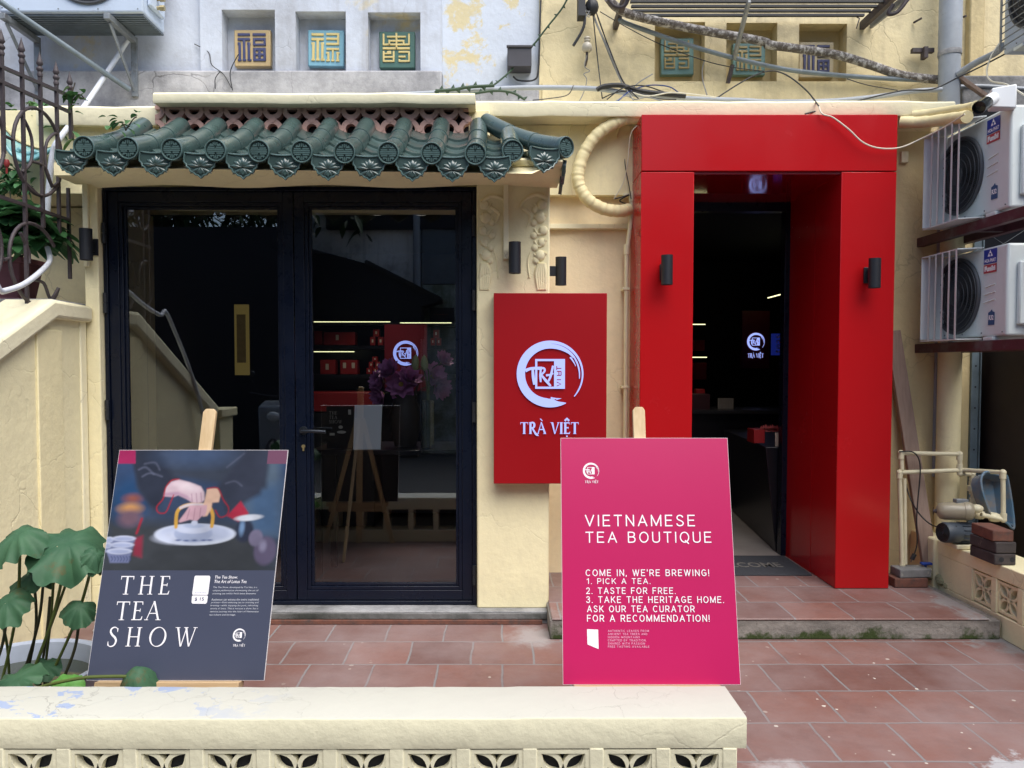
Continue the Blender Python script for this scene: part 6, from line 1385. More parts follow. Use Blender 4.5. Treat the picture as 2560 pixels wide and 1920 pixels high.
LU = left_rad + [(.51, .85, .87, .91), (.81, .58, .87, .91), (.51, .72, .87, .78), (.51, .58, .87, .64), (.52, .44, .87, .50), (.67, .16, .72, .50), (.54, .16, .60, .36), (.80, .16, .86, .36), (.51, .33, .60, .39), (.79, .33, .88, .39), (.51, .13, .61, .18), (.65, .13, .74, .18), (.78, .13, .88, .18)]
SHOU = [(.10, .61, .15, .93), (.10, .61, .86, .66), (.81, .61, .86, .93), (.46, .50, .51, .95), (.22, .82, .75, .87), (.26, .71, .71, .76), (.26, .61, .31, .76), (.66, .61, .71, .76), (.10, .50, .86, .56), (.10, .16, .15, .46), (.10, .16, .43, .21), (.38, .16, .43, .46), (.10, .27, .43, .32), (.22, .37, .34, .46), (.15, .37, .24, .41),
        (.54, .41, .86, .46), (.81, .16, .86, .46), (.54, .16, .86, .21), (.54, .28, .74, .33), (.54, .16, .59, .24)]
zz = lambda x, y: (560 + x * 520 / 2212, 20 + y * 520 / 2212)
def ct(label, A, B, Y, *a, **k): char_tile(label, A[0], A[1], B[0], B[1], Y, *a, **k)
ct('sand coloured tile with raised navy character in the leftmost niche of the white wall', zz(112, 232), zz(495, 622), Y_UP + .072, g_sand, g_navy, FU)
ct('sky blue tile with raised straw yellow character in the middle niche of the white wall', zz(892, 230), zz(1272, 618), Y_UP + .072, g_sky, g_straw, LU, rot=R(-.8))
ct('dark green tile with straw yellow character in the rightmost white wall niche', zz(1652, 248), zz(2030, 640), Y_UP + .072, g_green, g_straw, SHOU)
yz = lambda x, y: (1600 + x * 640 / 2212, y * 640 / 2212)
g_dull, g_teal = G('dull_straw_glaze', (.34, .27, .12), (.22, .18, .1)), G('faded_teal_glaze', (.13, .25, .24), (.2, .2, .14))
ct('dull teal tile with straw character in the yellow wall niche nearest the white wall', yz(180, 330), yz(468, 648), Y_UP + .072, g_teal, g_dull, SHOU, rot=R(.6))
ct('dull teal tile with straw character behind the strut, middle yellow wall niche', yz(800, 372), yz(1085, 650), Y_UP + .072, g_teal, g_dull, LU)
ct('pale worn tile with navy character in the rightmost yellow wall niche', yz(1372, 360), yz(1678, 672), Y_UP + .072, G('pale_worn_glaze', (.50, .42, .26), (.55, .5, .45)), g_navy, FU)

# ------------------------------------------------------------------ pipes, poles and cables
def pipe(name, label, pts, r, mat, cat='pipe', seg=6, n=10, group=None, parts=None):
    b = MB(); P = spline(pts, seg) if len(pts) > 2 else pts; b.tube(P, r, n); o = b.build(name, mat, smooth=50); tag(o, label, cat, group); return o
Z5 = Y_UP
Yc = 5.12
# vertical grey downpipe
x_, rr_ = pY(q(3, 0, 1572, 400), 5.06).x, .066
t = thing('downpipe', 'thick grey vertical drainpipe on the yellow wall right of the niches', 'pipe', (x_, 5.06, 2.95))
zj = pY(q(3, 0, 1570, 425), 5.0).z
b = MB(); b.lathe([(rr_ * .97, 2.9), (rr_ * .97, zj - .008)], (x_, 5.06, 0), (0, 0, 1), 32); b.lathe([(rr_ * 1.03, zj), (rr_ * 1.02, 6.2)], (x_, 5.06, 0), (0, 0, 1), 32); b.build('tube', M['pvc_grey'], t, smooth=40)
b = MB(); b.lathe([(rr_ * 1.03, zj - .02), (rr_ * 1.06, zj - .01), (rr_ * 1.06, zj + .004), (rr_ * 1.03, zj + .012)], (x_, 5.06, 0), (0, 0, 1), 32); b.build('joint_collar', M['concrete'], t, smooth=40)
b = MB(); zk = pY(q(3, 0, 1400, 440), 5.15).z; b.box((x_ - .20, 5.13, zk - .015), (x_ - .06, 5.16, zk + .012)); b.box((x_ - .14, 5.1, zk - .06), (x_ - .115, 5.15, zk + .01)); b.build('wall_clip', M['steel'], t)
# yellow painted column pipe at lower right and the thin conduit beside it
x2 = pY(q(3, 2, 1560, 500), 4.74)
pipe('column_pipe', 'fat cream painted standpipe running up the wall behind the pumps', [(x2.x, 4.745, .3), (x2.x, 4.745, 2.9)], .066, M['cream'], n=28)
x3 = pY(q(3, 2, 1450, 400), 4.82)
pipe('conduit', 'thin grey vertical conduit beside the cream standpipe', [(x3.x, 4.83, .72), (x3.x, 4.83, 2.9)], .012, M['pvc_grey'])
# weathered sloping pipe, blue-grey conduit, long low hose-like pipe
E_ = lambda c, r, x, y, Y=Yc: pY(q(c, r, x, y), Y)
pipe('old_pipe', 'lichen-spotted old iron pipe sloping down across the yellow wall niches', [E_(2, 0, 830, -20, 4.9), E_(2, 0, 900, 60, 4.95), E_(2, 0, 1040, 130, 5.0), E_(2, 0, 1500, 235, 5.08), E_(2, 0, 2150, 355, 5.1), E_(3, 0, 0, 385, 5.1), E_(3, 0, 320, 430), E_(3, 0, 620, 480), E_(3, 0, 880, 560), E_(3, 0, 1160, 650), E_(3, 0, 1480, 690)], .027, M['dark_pipe'], n=14)
pipe('conduit', 'blue-grey conduit sagging below the old iron pipe', [E_(2, 0, 930, 165, 5.02), E_(2, 0, 1000, 205, 5.05), E_(2, 0, 1450, 365), E_(2, 0, 1800, 470), E_(2, 0, 2212, 570), E_(3, 0, 300, 620), E_(3, 0, 800, 665), E_(3, 0, 1300, 690), E_(3, 0, 1700, 692), E_(3, 0, 2000, 710), E_(3, 0, 2300, 745)], .0145, M['pvc_blue'], n=12)
pipe('hose_pipe', 'pale grey pipe lying along the top of the cornice from canopy to downpipe', [E_(1, 0, 1150, 820, 5.0), E_(1, 0, 1500, 806, 5.0), E_(1, 0, 2000, 775, 5.0), E_(2, 0, 0, 762, 5.0), E_(2, 0, 350, 757, 5.0), E_(2, 0, 750, 770, 4.98), E_(2, 0, 1100, 820, 4.96), E_(2, 0, 1500, 850, 4.95), E_(2, 0, 2000, 868, 4.95), E_(3, 0, 0, 880, 4.95), E_(3, 0, 500, 875, 4.95), E_(3, 0, 900, 840, 4.96), E_(3, 0, 1250, 790, 4.98), E_(3, 0, 1500, 775, 4.98)], .0155, M['pvc_grey'], n=12)
pipe('hose_pipe', 'pale grey pipe rising steeply right of the downpipe towards the corner unit', [E_(3, 0, 1640, 640, 5.0), E_(3, 0, 1800, 540, 4.9), E_(3, 0, 1960, 460, 4.8), E_(3, 0, 2040, 390, 4.7)], .020, M['pvc_grey'], n=12)
pipe('hose_pipe', 'pale grey pipe running level behind the security camera', [E_(3, 0, 1660, 750, 5.08), E_(3, 0, 1850, 745, 5.08), E_(3, 0, 2250, 770, 5.08)], .013, M['pvc_grey'])
b = MB(); b.bar(E_(3, 0, 1650, 670, 5.02), E_(3, 0, 1880, 830, 4.98), .045, .02); tag(b.build('timber_batten', M['plank']), 'short dark batten wedged between the downpipe and the corner unit', 'batten')
b = MB(); b.box((pY(q(3, 0, 1670, 700), 5.1).x, 5.08, 2.92), (3.6, 5.15, 3.28)); tag(b.build('sooty_ledge', M['concrete'], bev=.01), 'sooty dark ledge right of the downpipe behind the camera', 'ledge')
# long pole and white hose at upper left
pipe('long_pole', 'long dark grey pole leaning across the top left corner', [pY(q(0, 0, -150, -90), 4.55), pY(q(0, 0, 1120, 775), 5.1)], .0165, M['pvc_blue'], cat='pole', n=12)
pipe('drain_hose', 'white hose descending diagonally behind the iron railing', [E_(0, 0, 1120, 320, 5.14), E_(0, 0, 930, 620, 5.05), E_(0, 0, 720, 930, 4.75), E_(0, 0, 520, 1190, 4.35), E_(0, 0, 455, 1330, 4.3), E_(0, 0, 420, 1660, 4.3), pY(q(0, 1, 408, 200), 4.3)], .0155, M['pvc_white'], cat='hose', n=12)
pipe('drain_hose', 'white hose curving out past the pink planter', [pX(q(0, 1, 410, 480), -2.40), pX(q(0, 1, 430, 590), -2.36), pX(q(0, 1, 360, 680), -2.30), pX(q(0, 1, 200, 800), -2.27), pX(q(0, 1, 20, 860), -2.25), pX(q(0, 1, -120, 880), -2.24), Vector((-2.2, 2.95, 1.05)), Vector((-2.16, 2.75, .01))], .0135, M['pvc_white'], cat='hose', n=12)
# wrapped refrigerant pipe loop by the portal
P = [E_(2, 0, 1130, 1020, 4.66), E_(2, 0, 1000, 1020, 4.66), E_(2, 0, 860, 1075, 4.66), E_(2, 0, 720, 1180, 4.67), E_(2, 0, 620, 1330, 4.68), E_(2, 0, 572, 1500, 4.68), E_(2, 1, 588, -40, 4.68), E_(2, 1, 660, 70, 4.68), E_(2, 1, 790, 145, 4.7), E_(2, 1, 930, 165, 4.72), E_(2, 1, 1010, 150, 4.76)]
Q = spline(P, 14); b = MB(); b.tube(Q, [.0365 * (1 + .035 * ((i // 2) % 3 - 1) + .02 * math.sin(i * 1.7)) for i in range(len(Q))], 18)
tag(b.build('lagged_pipe', M['tape'], smooth=70), 'fat cream tape-wrapped pipe looping left of the red entrance', 'pipe')
P = [E_(3, 0, 1140, 1055, 4.62), E_(3, 0, 1350, 1055, 4.55), E_(3, 0, 1560, 1030, 4.4), E_(3, 0, 1720, 1010, 4.2)]
Q = spline(P, 10); b = MB(); b.tube(Q, [.0335 * (1 + .03 * ((i // 2) % 3 - 1)) for i in range(len(Q))], 16); tag(b.build('lagged_pipe', M['tape'], smooth=70), 'straight cream tape-wrapped pipe from the red header to the upper air conditioner', 'pipe')
P = [E_(3, 0, 1250, 1000, 4.6), E_(3, 0, 1480, 970, 4.5), E_(3, 0, 1720, 935, 4.3), E_(3, 0, 1800, 915, 4.2)]
Q = spline(P, 10); b = MB(); b.tube(Q, [.027 * (1 + .03 * ((i // 2) % 3 - 1)) for i in range(len(Q))], 16); tag(b.build('lagged_pipe', M['tape'], smooth=70), 'thinner tape-wrapped pipe slanting up towards the security camera', 'pipe')
# thin cream conduit left of the portal
Yq = 4.78
P = [E_(2, 1, 1035, 40, Yq), E_(2, 1, 1025, 250, Yq), E_(2, 1, 1000, 450, Yq), E_(2, 1, 990, 540, Yq), E_(2, 1, 985, 1000, Yq), E_(2, 1, 975, 1659, Yq), E_(2, 2, 970, 500, Yq), E_(2, 2, 960, 1600, Yq)]
P = [P[0], P[1], P[3]] + [Vector((P[3].x, Yq, z)) for z in (1.9, 1.2, .5, .14)]
t = thing('wall_conduit', 'thin cream painted conduit running down beside the red entrance', 'conduit', P[-1])
b = MB(); b.tube(P, .0135, 12); b.build('tube', M['pvc_cream'], t, smooth=40)
for z in (P[3].z + .55, P[3].z - .02, P[3].z - .62): b = MB(); b.box((P[3].x - .024, Yq - .017, z - .008), (P[3].x + .02, Yq + .06, z + .008)); b.build('clip', M['pvc_cream'], t, bev=.003)
for c in (P[2] + Vector((0, 0, .03)), P[0]): b = MB(); b.lathe([(.018, -.03), (.018, .03)], c, (0, 0, 1), 14, caps=True); b.build('coupling', M['pvc_cream'], t, smooth=40)
# loose cables
def cable(label, pts, r=.0052, mat='cable_black', cat='cable'): return pipe('cable', label, pts, r, M[mat], cat, 7, 6, 'loose cables on the facade')
C = E_
cable('white cable drooping across the red header', [C(3, 0, 440, 920, 4.5), C(3, 0, 470, 985, 4.46), C(3, 0, 560, 1015, 4.455), C(3, 0, 700, 1120, 4.45), C(3, 0, 820, 1230, 4.45), C(3, 0, 960, 1280, 4.45), C(3, 0, 1140, 1275, 4.45), C(3, 0, 1320, 1200, 4.42), C(3, 0, 1520, 1100, 4.3), C(3, 0, 1700, 985, 4.15)], .0042, 'cable_white')
cable('black cable arching up over the cornice from the middle niche to the red header', [C(2, 0, 1780, 840, 4.95), C(2, 0, 1950, 730, 4.98), C(2, 0, 2100, 650, 5.0), C(3, 0, 40, 612, 5.0), C(3, 0, 180, 660, 4.95), C(3, 0, 340, 790, 4.8), C(3, 0, 440, 920, 4.52)], .0048)
cable('black cable rising right from the red header past the downpipe to the corner unit', [C(3, 0, 320, 985, 4.58), C(3, 0, 700, 890, 4.7), C(3, 0, 1150, 785, 4.9), C(3, 0, 1420, 770, 4.92), C(3, 0, 1660, 660, 4.88), C(3, 0, 1850, 570, 4.8), C(3, 0, 2212, 380, 4.5)], .005)
cable('thin dark cable slung under the blue-grey conduit', [C(3, 0, 680, 680, 5.1), C(3, 0, 860, 735, 5.1), C(3, 0, 1120, 780, 5.05)], .003)
for k, (P, m_) in enumerate((([C(2, 0, 660, 0), C(2, 0, 700, 140), C(2, 0, 790, 350), C(2, 0, 880, 570), C(2, 0, 980, 760, 5.0), C(2, 0, 1100, 855, 4.8)], 'cable_grey'), ([C(2, 0, 680, 20), C(2, 0, 730, 190), C(2, 0, 830, 420), C(2, 0, 930, 680, 5.05), C(2, 0, 1050, 865, 4.8)], 'cable_grey'), ([C(2, 0, 690, 0), C(2, 0, 712, 250), C(2, 0, 745, 560), C(2, 0, 780, 850, 5.0)], 'cable_black'), ([C(2, 0, 730, 110), C(2, 0, 780, 250), C(2, 0, 900, 600), C(2, 0, 1010, 780, 5.0)], 'cable_black'))):
    cable(('pale cable falling steeply from the pole box to the cornice', 'grey cable falling beside the pale one from the pole box', 'black cable dropping almost straight from the pole box', 'black cable slanting from the pole box into the cable bundle')[k], P, .0038, m_)
cable('blue cable humped over the cornice below the first yellow niche', [C(2, 0, 900, 890, 4.7), C(2, 0, 1000, 800, 4.9), C(2, 0, 1120, 750, 4.95), C(2, 0, 1230, 735, 4.95), C(2, 0, 1360, 750, 4.95), C(2, 0, 1440, 800, 4.95)], .0042, 'cable_blue')
cable('thick black cable bundle lying on the pale grey pipe', [C(2, 0, 735, 775, 4.95), C(2, 0, 800, 745, 4.95), C(2, 0, 940, 738, 4.94), C(2, 0, 1080, 780, 4.93), C(2, 0, 1250, 805, 4.92), C(2, 0, 1500, 830, 4.92)], .015)
cable('grey cable end fanning up beside the first yellow niche', [C(2, 0, 1000, 800, 4.93), C(2, 0, 1100, 710, 4.93), C(2, 0, 1215, 640, 4.95)], .004, 'cable_grey')
cable('pale cable snaking along the cornice top', [C(2, 0, 1040, 800, 4.9), C(2, 0, 1180, 830, 4.9), C(2, 0, 1380, 800, 4.9), C(2, 0, 1600, 820, 4.9), C(2, 0, 1760, 840, 4.9)], .004, 'cable_white')
cable('twin thin wires stretched from the pole box across the first yellow niche', [C(2, 0, 760, 100), C(2, 0, 1000, 240), C(2, 0, 1300, 390), C(2, 0, 1650, 520), C(2, 0, 1900, 580, 5.0), C(2, 0, 2180, 615, 5.0)], .003)
cable('brown cable hanging between two yellow niches', [C(2, 0, 1665, 520, 5.17), C(2, 0, 1645, 600, 5.17), C(2, 0, 1650, 700, 5.16), C(2, 0, 1685, 820, 5.05)], .0045, 'cable_grey')
cable('thin wire loop dangling left of the red header', [C(2, 0, 1130, 1050, 4.62), C(2, 0, 1030, 1150, 4.66), C(2, 0, 1000, 1400, 4.7), C(2, 0, 960, 1580, 4.74), C(2, 1, 880, 60, 4.76)], .003, 'cable_white')
cable('dark wire falling beside the loop left of the red header', [C(2, 0, 975, 1200, 4.8), C(2, 0, 975, 1400, 4.78), C(2, 0, 1010, 1600, 4.76), C(2, 1, 1030, 60, 4.76)], .003)
cable('tangle of dark wire ends poking from the lagged pipe foot', [C(2, 1, 885, 60, 4.72), C(2, 1, 960, 40, 4.72), C(2, 1, 1010, 25, 4.73), C(2, 1, 930, 75, 4.74), C(2, 1, 1000, 105, 4.75)], .004)
cable('off-white cable hooked over the corner unit down to the security camera', [C(3, 0, 2010, 360, 4.6), C(3, 0, 1930, 480, 4.6), C(3, 0, 1890, 620, 4.6), C(3, 0, 1930, 700, 4.5), C(3, 0, 2060, 730, 4.2), C(3, 0, 2212, 820, 4.1)], .0045, 'cable_white')
cable('black cable running down the edge of the white wall to the dark junction box', [C(2, 0, 250, -20, 5.19), C(2, 0, 240, 250, 5.19), C(2, 0, 228, 600, 5.19), C(2, 0, 190, 690, 5.19), C(2, 0, 60, 695, 5.19), C(2, 0, 10, 660, 5.19)], .006)
for k, P in enumerate(([C(0, 0, 1680, 380, 5.22), C(0, 0, 1800, 450, 5.2), C(0, 0, 1830, 560, 5.18), C(0, 0, 1930, 640, 5.16), C(0, 0, 2000, 760, 5.14)], [C(0, 0, 2060, 470, 5.14), C(0, 0, 1990, 620, 5.14), C(0, 0, 2010, 780, 5.14)], [C(0, 0, 1860, 770, 5.14), C(0, 0, 1860, 680, 5.14), C(0, 0, 1900, 620, 5.15)])):
    cable(('dead black root creeping down the white wall left of the niches', 'thin dark tendril crossing the corner of the leftmost niche', 'short dead sprig on the sooty band under the leftmost niche')[k], P, .0032, 'cable_black', 'root')
cable('thin black cable sagging along the cornice left of the red header', [C(2, 0, 780, 850, 4.95), C(2, 0, 900, 800, 4.93), C(2, 0, 1050, 790, 4.92), C(2, 0, 1250, 850, 4.9), C(2, 0, 1420, 860, 4.9)], .0038)
cable('black cable curling back over the thick bundle', [C(2, 0, 820, 860, 4.9), C(2, 0, 960, 760, 4.9), C(2, 0, 1130, 740, 4.92), C(2, 0, 1300, 790, 4.92), C(2, 0, 1460, 845, 4.9)], .0038)
cable('grey cable kinked across the foot of the falling cables', [C(2, 0, 860, 900, 4.65), C(2, 0, 980, 830, 4.85), C(2, 0, 1070, 860, 4.85), C(2, 0, 1170, 840, 4.85), C(2, 0, 1330, 885, 4.7)], .004, 'cable_grey')
cable('thin dark wire trailing along the cornice from the insulator', [C(2, 0, 180, 865, 4.7), C(2, 0, 330, 850, 4.75), C(2, 0, 480, 820, 4.8), C(2, 0, 530, 740, 4.95)], .003)
cable('second black cable falling from the pole box towards the bundle', [C(2, 0, 700, -10), C(2, 0, 745, 160), C(2, 0, 850, 440), C(2, 0, 960, 700, 5.0), C(2, 0, 1090, 850, 4.8)], .004)
# spiny cactus-like stem over the grey pipe, thorny vine
def thorny(label, P, r, teeth):
    t = MB(); Q = spline(P, 10); t.tube(Q, r, 6)
    for i in range(1, len(Q) - 1, teeth):
        p = Q[i]; dv = (Q[i + 1] - Q[i - 1]).normalized(); up = dv.cross(Vector((0, 1, 0))).normalized() * (1 if (i // teeth) % 2 else -1); t.add([p - dv * r * 1.6 + up * r * .5, p + dv * r * 1.6 + up * r * .5, p + up * r * 3.4 + dv * r, p - Vector((0, r, 0))], [(0, 1, 2), (0, 3, 2), (1, 3, 2)])
    return tag(t.build('thorny_vine', M['vine_dark'], smooth=40), label, 'vine')
thorny('thorny green stem climbing the yellow wall edge beside the junction box', [C(2, 0, 480, -10, 5.15), C(2, 0, 420, 90, 5.15), C(2, 0, 300, 240, 5.15), C(2, 0, 200, 370, 5.15), C(2, 0, 100, 470, 5.14), C(2, 0, 0, 600, 5.13), C(1, 0, 2100, 700, 5.06), C(1, 0, 2030, 750, 5.0)], .006, 6)
thorny('spiny green stem lying along the pale grey pipe', [C(1, 0, 1550, 785, 4.96), C(1, 0, 1700, 775, 4.96), C(1, 0, 1850, 752, 4.96), C(1, 0, 2060, 740, 4.96)], .010, 3)
thorny('spiny green stem below the pale grey pipe by the cornice', [C(1, 0, 1850, 815, 4.93), C(1, 0, 2050, 785, 4.93), C(2, 0, 0, 800, 4.93), C(2, 0, 110, 860, 4.9)], .008, 4)
# insulator, junction box, pole box
t = thing('insulator', 'grey porcelain insulator hanging on the yellow wall', 'insulator', pY(q(2, 0, 648, 450), 5.1))
p = pY(q(2, 0, 648, 395), 5.1)
b = MB(); b.lathe([(.0, .055), (.020, .053), (.022, .045), (.014, .040), (.022, .034), (.022, .028), (.014, .022), (.026, .012), (.034, -.008), (.033, -.028), (.022, -.04), (.0, -.042)], p, (0, 0, 1), 20); b.build('porcelain', M['porcelain'], t, smooth=40)
b = MB(); b.tube([p + Vector((0, 0, -.04)), p + Vector((0, .01, -.085)), p + Vector((.0, .09, -.09))], .008, 8); b.build('hook', M['steel'], t, smooth=40)
b = MB(); b.tube(spline([p + Vector(v) for v in ((0, 0, -.06), (-.015, 0, -.13), (.018, 0, -.16), (-.02, 0, -.18), (.0, 0, -.22), (-.03, 0, -.32), (-.09, -.03, -.42))], 6), .003, 6); b.build('wire_tail', M['cable_grey'], t)
b = MB(); a, e = pY(q(2, 0, -40, 615), 5.19), pY(q(2, 0, 165, 440), 5.19); b.box((a.x, 5.11, a.z), (e.x, 5.233, e.z)); b.box((a.x - .006, 5.10, e.z - .012), (e.x + .006, 5.12, e.z + .004))
tag(b.build('junction_box', simple('charcoal_box', (.045, .044, .055), .6, var=.2), bev=.004), 'charcoal junction box on the flaking white panel', 'box')
b = MB(); p = pY(q(2, 0, 600, 80), 5.08); b.box((p.x - .025, 5.03, p.z - .06), (p.x + .02, 5.12, p.z + .2)); p2 = pY(q(2, 0, 690, 60), 5.08); b.ball((p2.x, 5.08, p2.z), .045, 10, (1, 1, 1.2)); b.tube(spline([pY(q(2, 0, 630, 60), 5.06), pY(q(2, 0, 620, 230), 5.05), pY(q(2, 0, 530, 395), 5.05)], 6), .009, 8)
tag(b.build('cable_junction', M['cable_black'], smooth=30), 'black cluster of cable joints at the top edge of the yellow wall', 'cable joint')
cable('tangle of thin wires coiled under the cable joints', [pY(q(2, 0, 640 + 40 * math.sin(k * 1.9), 110 + 40 * math.cos(k * 2.7)), 5.05 + .01 * (k % 3)) for k in range(14)], .0028, 'cable_grey')
# iron balcony grate at the top
bg = thing('balcony_grate', 'dark iron balcony grate overhanging the top edge above the yellow niches', 'grate', (pY((1900, 20), 4.9).x, 4.9, 3.62))
xa, xb = pY((1560, 30), 4.75).x, pY((2235, 36), 4.75).x; zg = pY((1900, 34), 5.10).z - .06
for k in range(7): b = MB(); y = 4.62 + .085 * k; b.box((xa + .02 * k, y, zg + .010 * k), (xb - .0 * k, y + .022, zg + .014 + .010 * k)); b.build('slat', M['cable_black'], bg)
b = MB(); b.box((xa, 4.60, zg), (xa + .03, 5.2, zg + .05)); b.box((xb, 4.60, zg), (xb + .03, 5.2, zg + .05)); b.box((xa, 4.585, zg - .005), (xb + .03, 4.6, zg + .03)); b.build('frame', M['steel'], bg)
for P in ([pY(q(2, 0, 2050, 0), 4.72), pY(q(2, 0, 1920, 500), 5.12)], [pY(q(3, 0, 1190, -20), 4.75), pY(q(3, 0, 890, 220), 5.19)]): b = MB(); b.bar(P[0], P[1], .04, .02, (1, 0, 0)); b.build('strut', M['galv'], bg, bev=.003)
b = MB(); b.bar(pY(q(2, 0, 1905, 560), 5.12), pY(q(2, 0, 1865, 720), 5.15), .035, .02, (1, 0, 0)); b.build('strut_foot', M['steel'], bg)
for P in ([q(2, 0, 820, -30), q(2, 0, 880, 50), q(2, 0, 960, 60), q(2, 0, 1010, -20)], [q(3, 0, 1210, -10), q(3, 0, 1120, 100), q(3, 0, 1040, 120), q(3, 0, 1080, 40)]): b = MB(); b.tube(spline([pY(p, 4.70) for p in P], 6), .012, 8); b.build('scroll', M['steel'], bg, smooth=50)
# rusty stubs left in the yellow wall
for k, (P, lab) in enumerate((([(3, 0, 1260, 195), (3, 0, 1325, 158)], 'rusty bolt stub in the yellow wall left of the downpipe'), ([(3, 0, 1650, 160), (3, 0, 1710, 138)], 'rusty bolt stub just right of the downpipe'), ([(3, 0, 740, 130), (3, 0, 790, 160), (3, 0, 765, 245)], 'bent wire hook under the grate right of the niches'))):
    b = MB(); Q = [pY(q(*p), 5.19 if i == 0 else 5.13) for i, p in enumerate(P)]; b.tube(Q, .007 if k < 2 else .004, 7); tag(b.build('rusty_stub', M['steel'], smooth=40), lab, 'bolt')

# ------------------------------------------------------------------ pumps and plumbing by the side wall
def z6(x, y): return (2220 + x * 340 / 1226, 1080 + y * 340 / 1226)
YP = 4.58
z6p = lambda x, y, Y=YP: pY(z6(x, y), Y)
def elbows(b, pts, r): 
    for p in pts: b.ball(p, r * 1.25, 12)
pf = thing('pvc_pipework', 'cream painted pvc pipe frame with elbows standing at the right of the entrance', 'pipe', (z6p(130, 1240).x, YP, .13))
lines = [[(118, 190), (645, 200)], [(118, 190), (125, 340)], [(645, 200), (652, 375)], [(652, 375), (760, 385)], [(762, 380), (770, 660)], [(105, 365), (630, 345)], [(105, 365), (128, 1240)], [(665, 342), (1035, 365)], [(1036, 365), (1040, 790)], [(1040, 790), (840, 745)], [(128, 1240), (530, 1235)], [(150, 420), (158, 1190)]]
b = MB()
for (A_, B_) in lines:
    ya = 4.60 if A_[0] < 800 else 4.36; yb = 4.60 if B_[0] < 800 else 4.36; b.tube([z6p(*A_, ya), z6p(*B_, yb)], .0128 if A_ != (150, 420) else .010, 12)
b.build('tube', M['pvc_cream'], pf, smooth=40)
for P in ((118, 190), (645, 200), (652, 375), (762, 382), (105, 365), (1036, 365), (1040, 790), (128, 1240), (645, 345)):
    y = 4.60 if P[0] < 800 else 4.36; c = z6p(*P, y); b = MB(); b.ball(c, .0185, 12); b.lathe([(.0172, -.035), (.0172, .0)], c, (0, 0, 1), 14, caps=True) if P not in ((652, 375), (1040, 790), (128, 1240), (645, 345)) else b.lathe([(.0172, .0), (.0172, .035)], c, (0, 0, 1), 14, caps=True); b.build('elbow', M['pvc_cream'], pf, smooth=50)
for c, r_, h in ((z6p(765, 508, 4.6), .030, .016), (z6p(766, 470, 4.6), .022, .02), (z6p(768, 545, 4.6), .022, .012), (z6p(770, 640, 4.6), .02, .03)): b = MB(); b.lathe([(r_, -h), (r_, h)], c, (0, 0, 1), 18, caps=True); b.build('union_coupling', M['pvc_cream'], pf, smooth=40, bev=None)
for x in (190, 300, 360, 420): b = MB(); c = z6p(x, 1237, 4.6); b.lathe([(.021, -.014), (.021, .014)], c, (1, 0, 0), 8, caps=True); b.build('union_coupling', M['pvc_cream'], pf, smooth=40)
b = MB(); c = z6p(345, 1188, 4.58); b.box((c.x - .032, 4.565, c.z - .006), (c.x + .03, 4.595, c.z + .008)); b.cyl((c.x, 4.59, c.z - .03), (c.x, 4.59, c.z), .008, n=10); b.build('valve_handle', M['valve_blue'], pf, bev=.003)
for c, ax in ((z6p(830, 745, 4.42), (1, -.3, -.2)), (z6p(970, 770, 4.38), (1, -.3, -.15))): b = MB(); b.lathe([(.024, -.03), (.027, -.02), (.027, .0), (.022, .02)], c, ax, 14, caps=True); b.build('union_coupling', M['pvc_cream'], pf, smooth=40)
pt = thing('pump', 'tan cylindrical pressure tank pump on the side wall, above the slate grey motor', 'pump', z6p(610, 800, 4.45))
c0, c1 = z6p(440, 712, 4.42), z6p(770, 712, 4.36); ax = (c1 - c0).normalized(); Lp = (c1 - c0).length; rp = .060 * 0.83
b = MB(); b.lathe([(0, -.004), (rp * .5, .0), (rp * .85, .012), (rp, .035), (rp, Lp - .05), (rp * 1.0, Lp - .048), (rp * 1.05, Lp - .046), (rp * 1.05, Lp - .03), (rp, Lp - .012), (rp * .8, Lp), (0, Lp + .002)], c0, ax, 36); b.build('tank', M['pump_tan'], pt, smooth=40)
b = MB(); b.lathe([(0, -.022), (.006, -.020), (.012, -.008), (.014, .0)], c0, ax, 12); b.cyl(c0 - ax * .018 + Vector((0, 0, .02)), c0 - ax * .018 - Vector((0, 0, .02)), .002, n=6); b.build('tap_knob', M['steel'], pt, smooth=40)
b = MB(); c = z6p(655, 620, 4.39); b.box((c.x - .034, 4.37, c.z - .012), (c.x + .034, 4.41, c.z + .010)); b.build('terminal_box', M['galv'], pt, bev=.003)
b = MB(); c = z6p(800, 690, 4.36); b.ball(c, .03, 12, (1.2, 1, .8)); b.cyl(c, z6p(770, 660, 4.55), .014, n=12); b.build('pump_head', M['pvc_cream'], pt, smooth=50)
pm = thing('pump', 'slate grey ribbed electric pump motor resting on the side wall under the tan tank', 'pump', z6p(640, 1000, 4.42))
c0, c1 = z6p(495, 905, 4.36), z6p(800, 912, 4.40); ax = (c1 - c0).normalized(); Lp = (c1 - c0).length; rp = .073 * .80
b = MB(); b.lathe([(0, .004), (rp * .25, .002), (rp * .9, .0), (rp, .012), (rp * 1.0, .085), (rp * .93, .092)], c0, ax, 32); b.build('end_cowl', M['pump_grey'], pm, smooth=40)
b = MB()
for k in range(5): b.tube([c0 - ax * .002 + Vector((0, 0, 0)) + (basis(ax)[0] * math.cos(2 * math.pi * i / 28) + basis(ax)[1] * math.sin(2 * math.pi * i / 28)) * rp * (.22 + .16 * k) for i in range(28)], .003, 6, closed=True)
b.build('vent_ring', M['ac_dark'], pm, smooth=50)
b = MB(); b.lathe([(rp * .92, .09), (rp * .92, Lp), (0, Lp + .003)], c0, ax, 28)
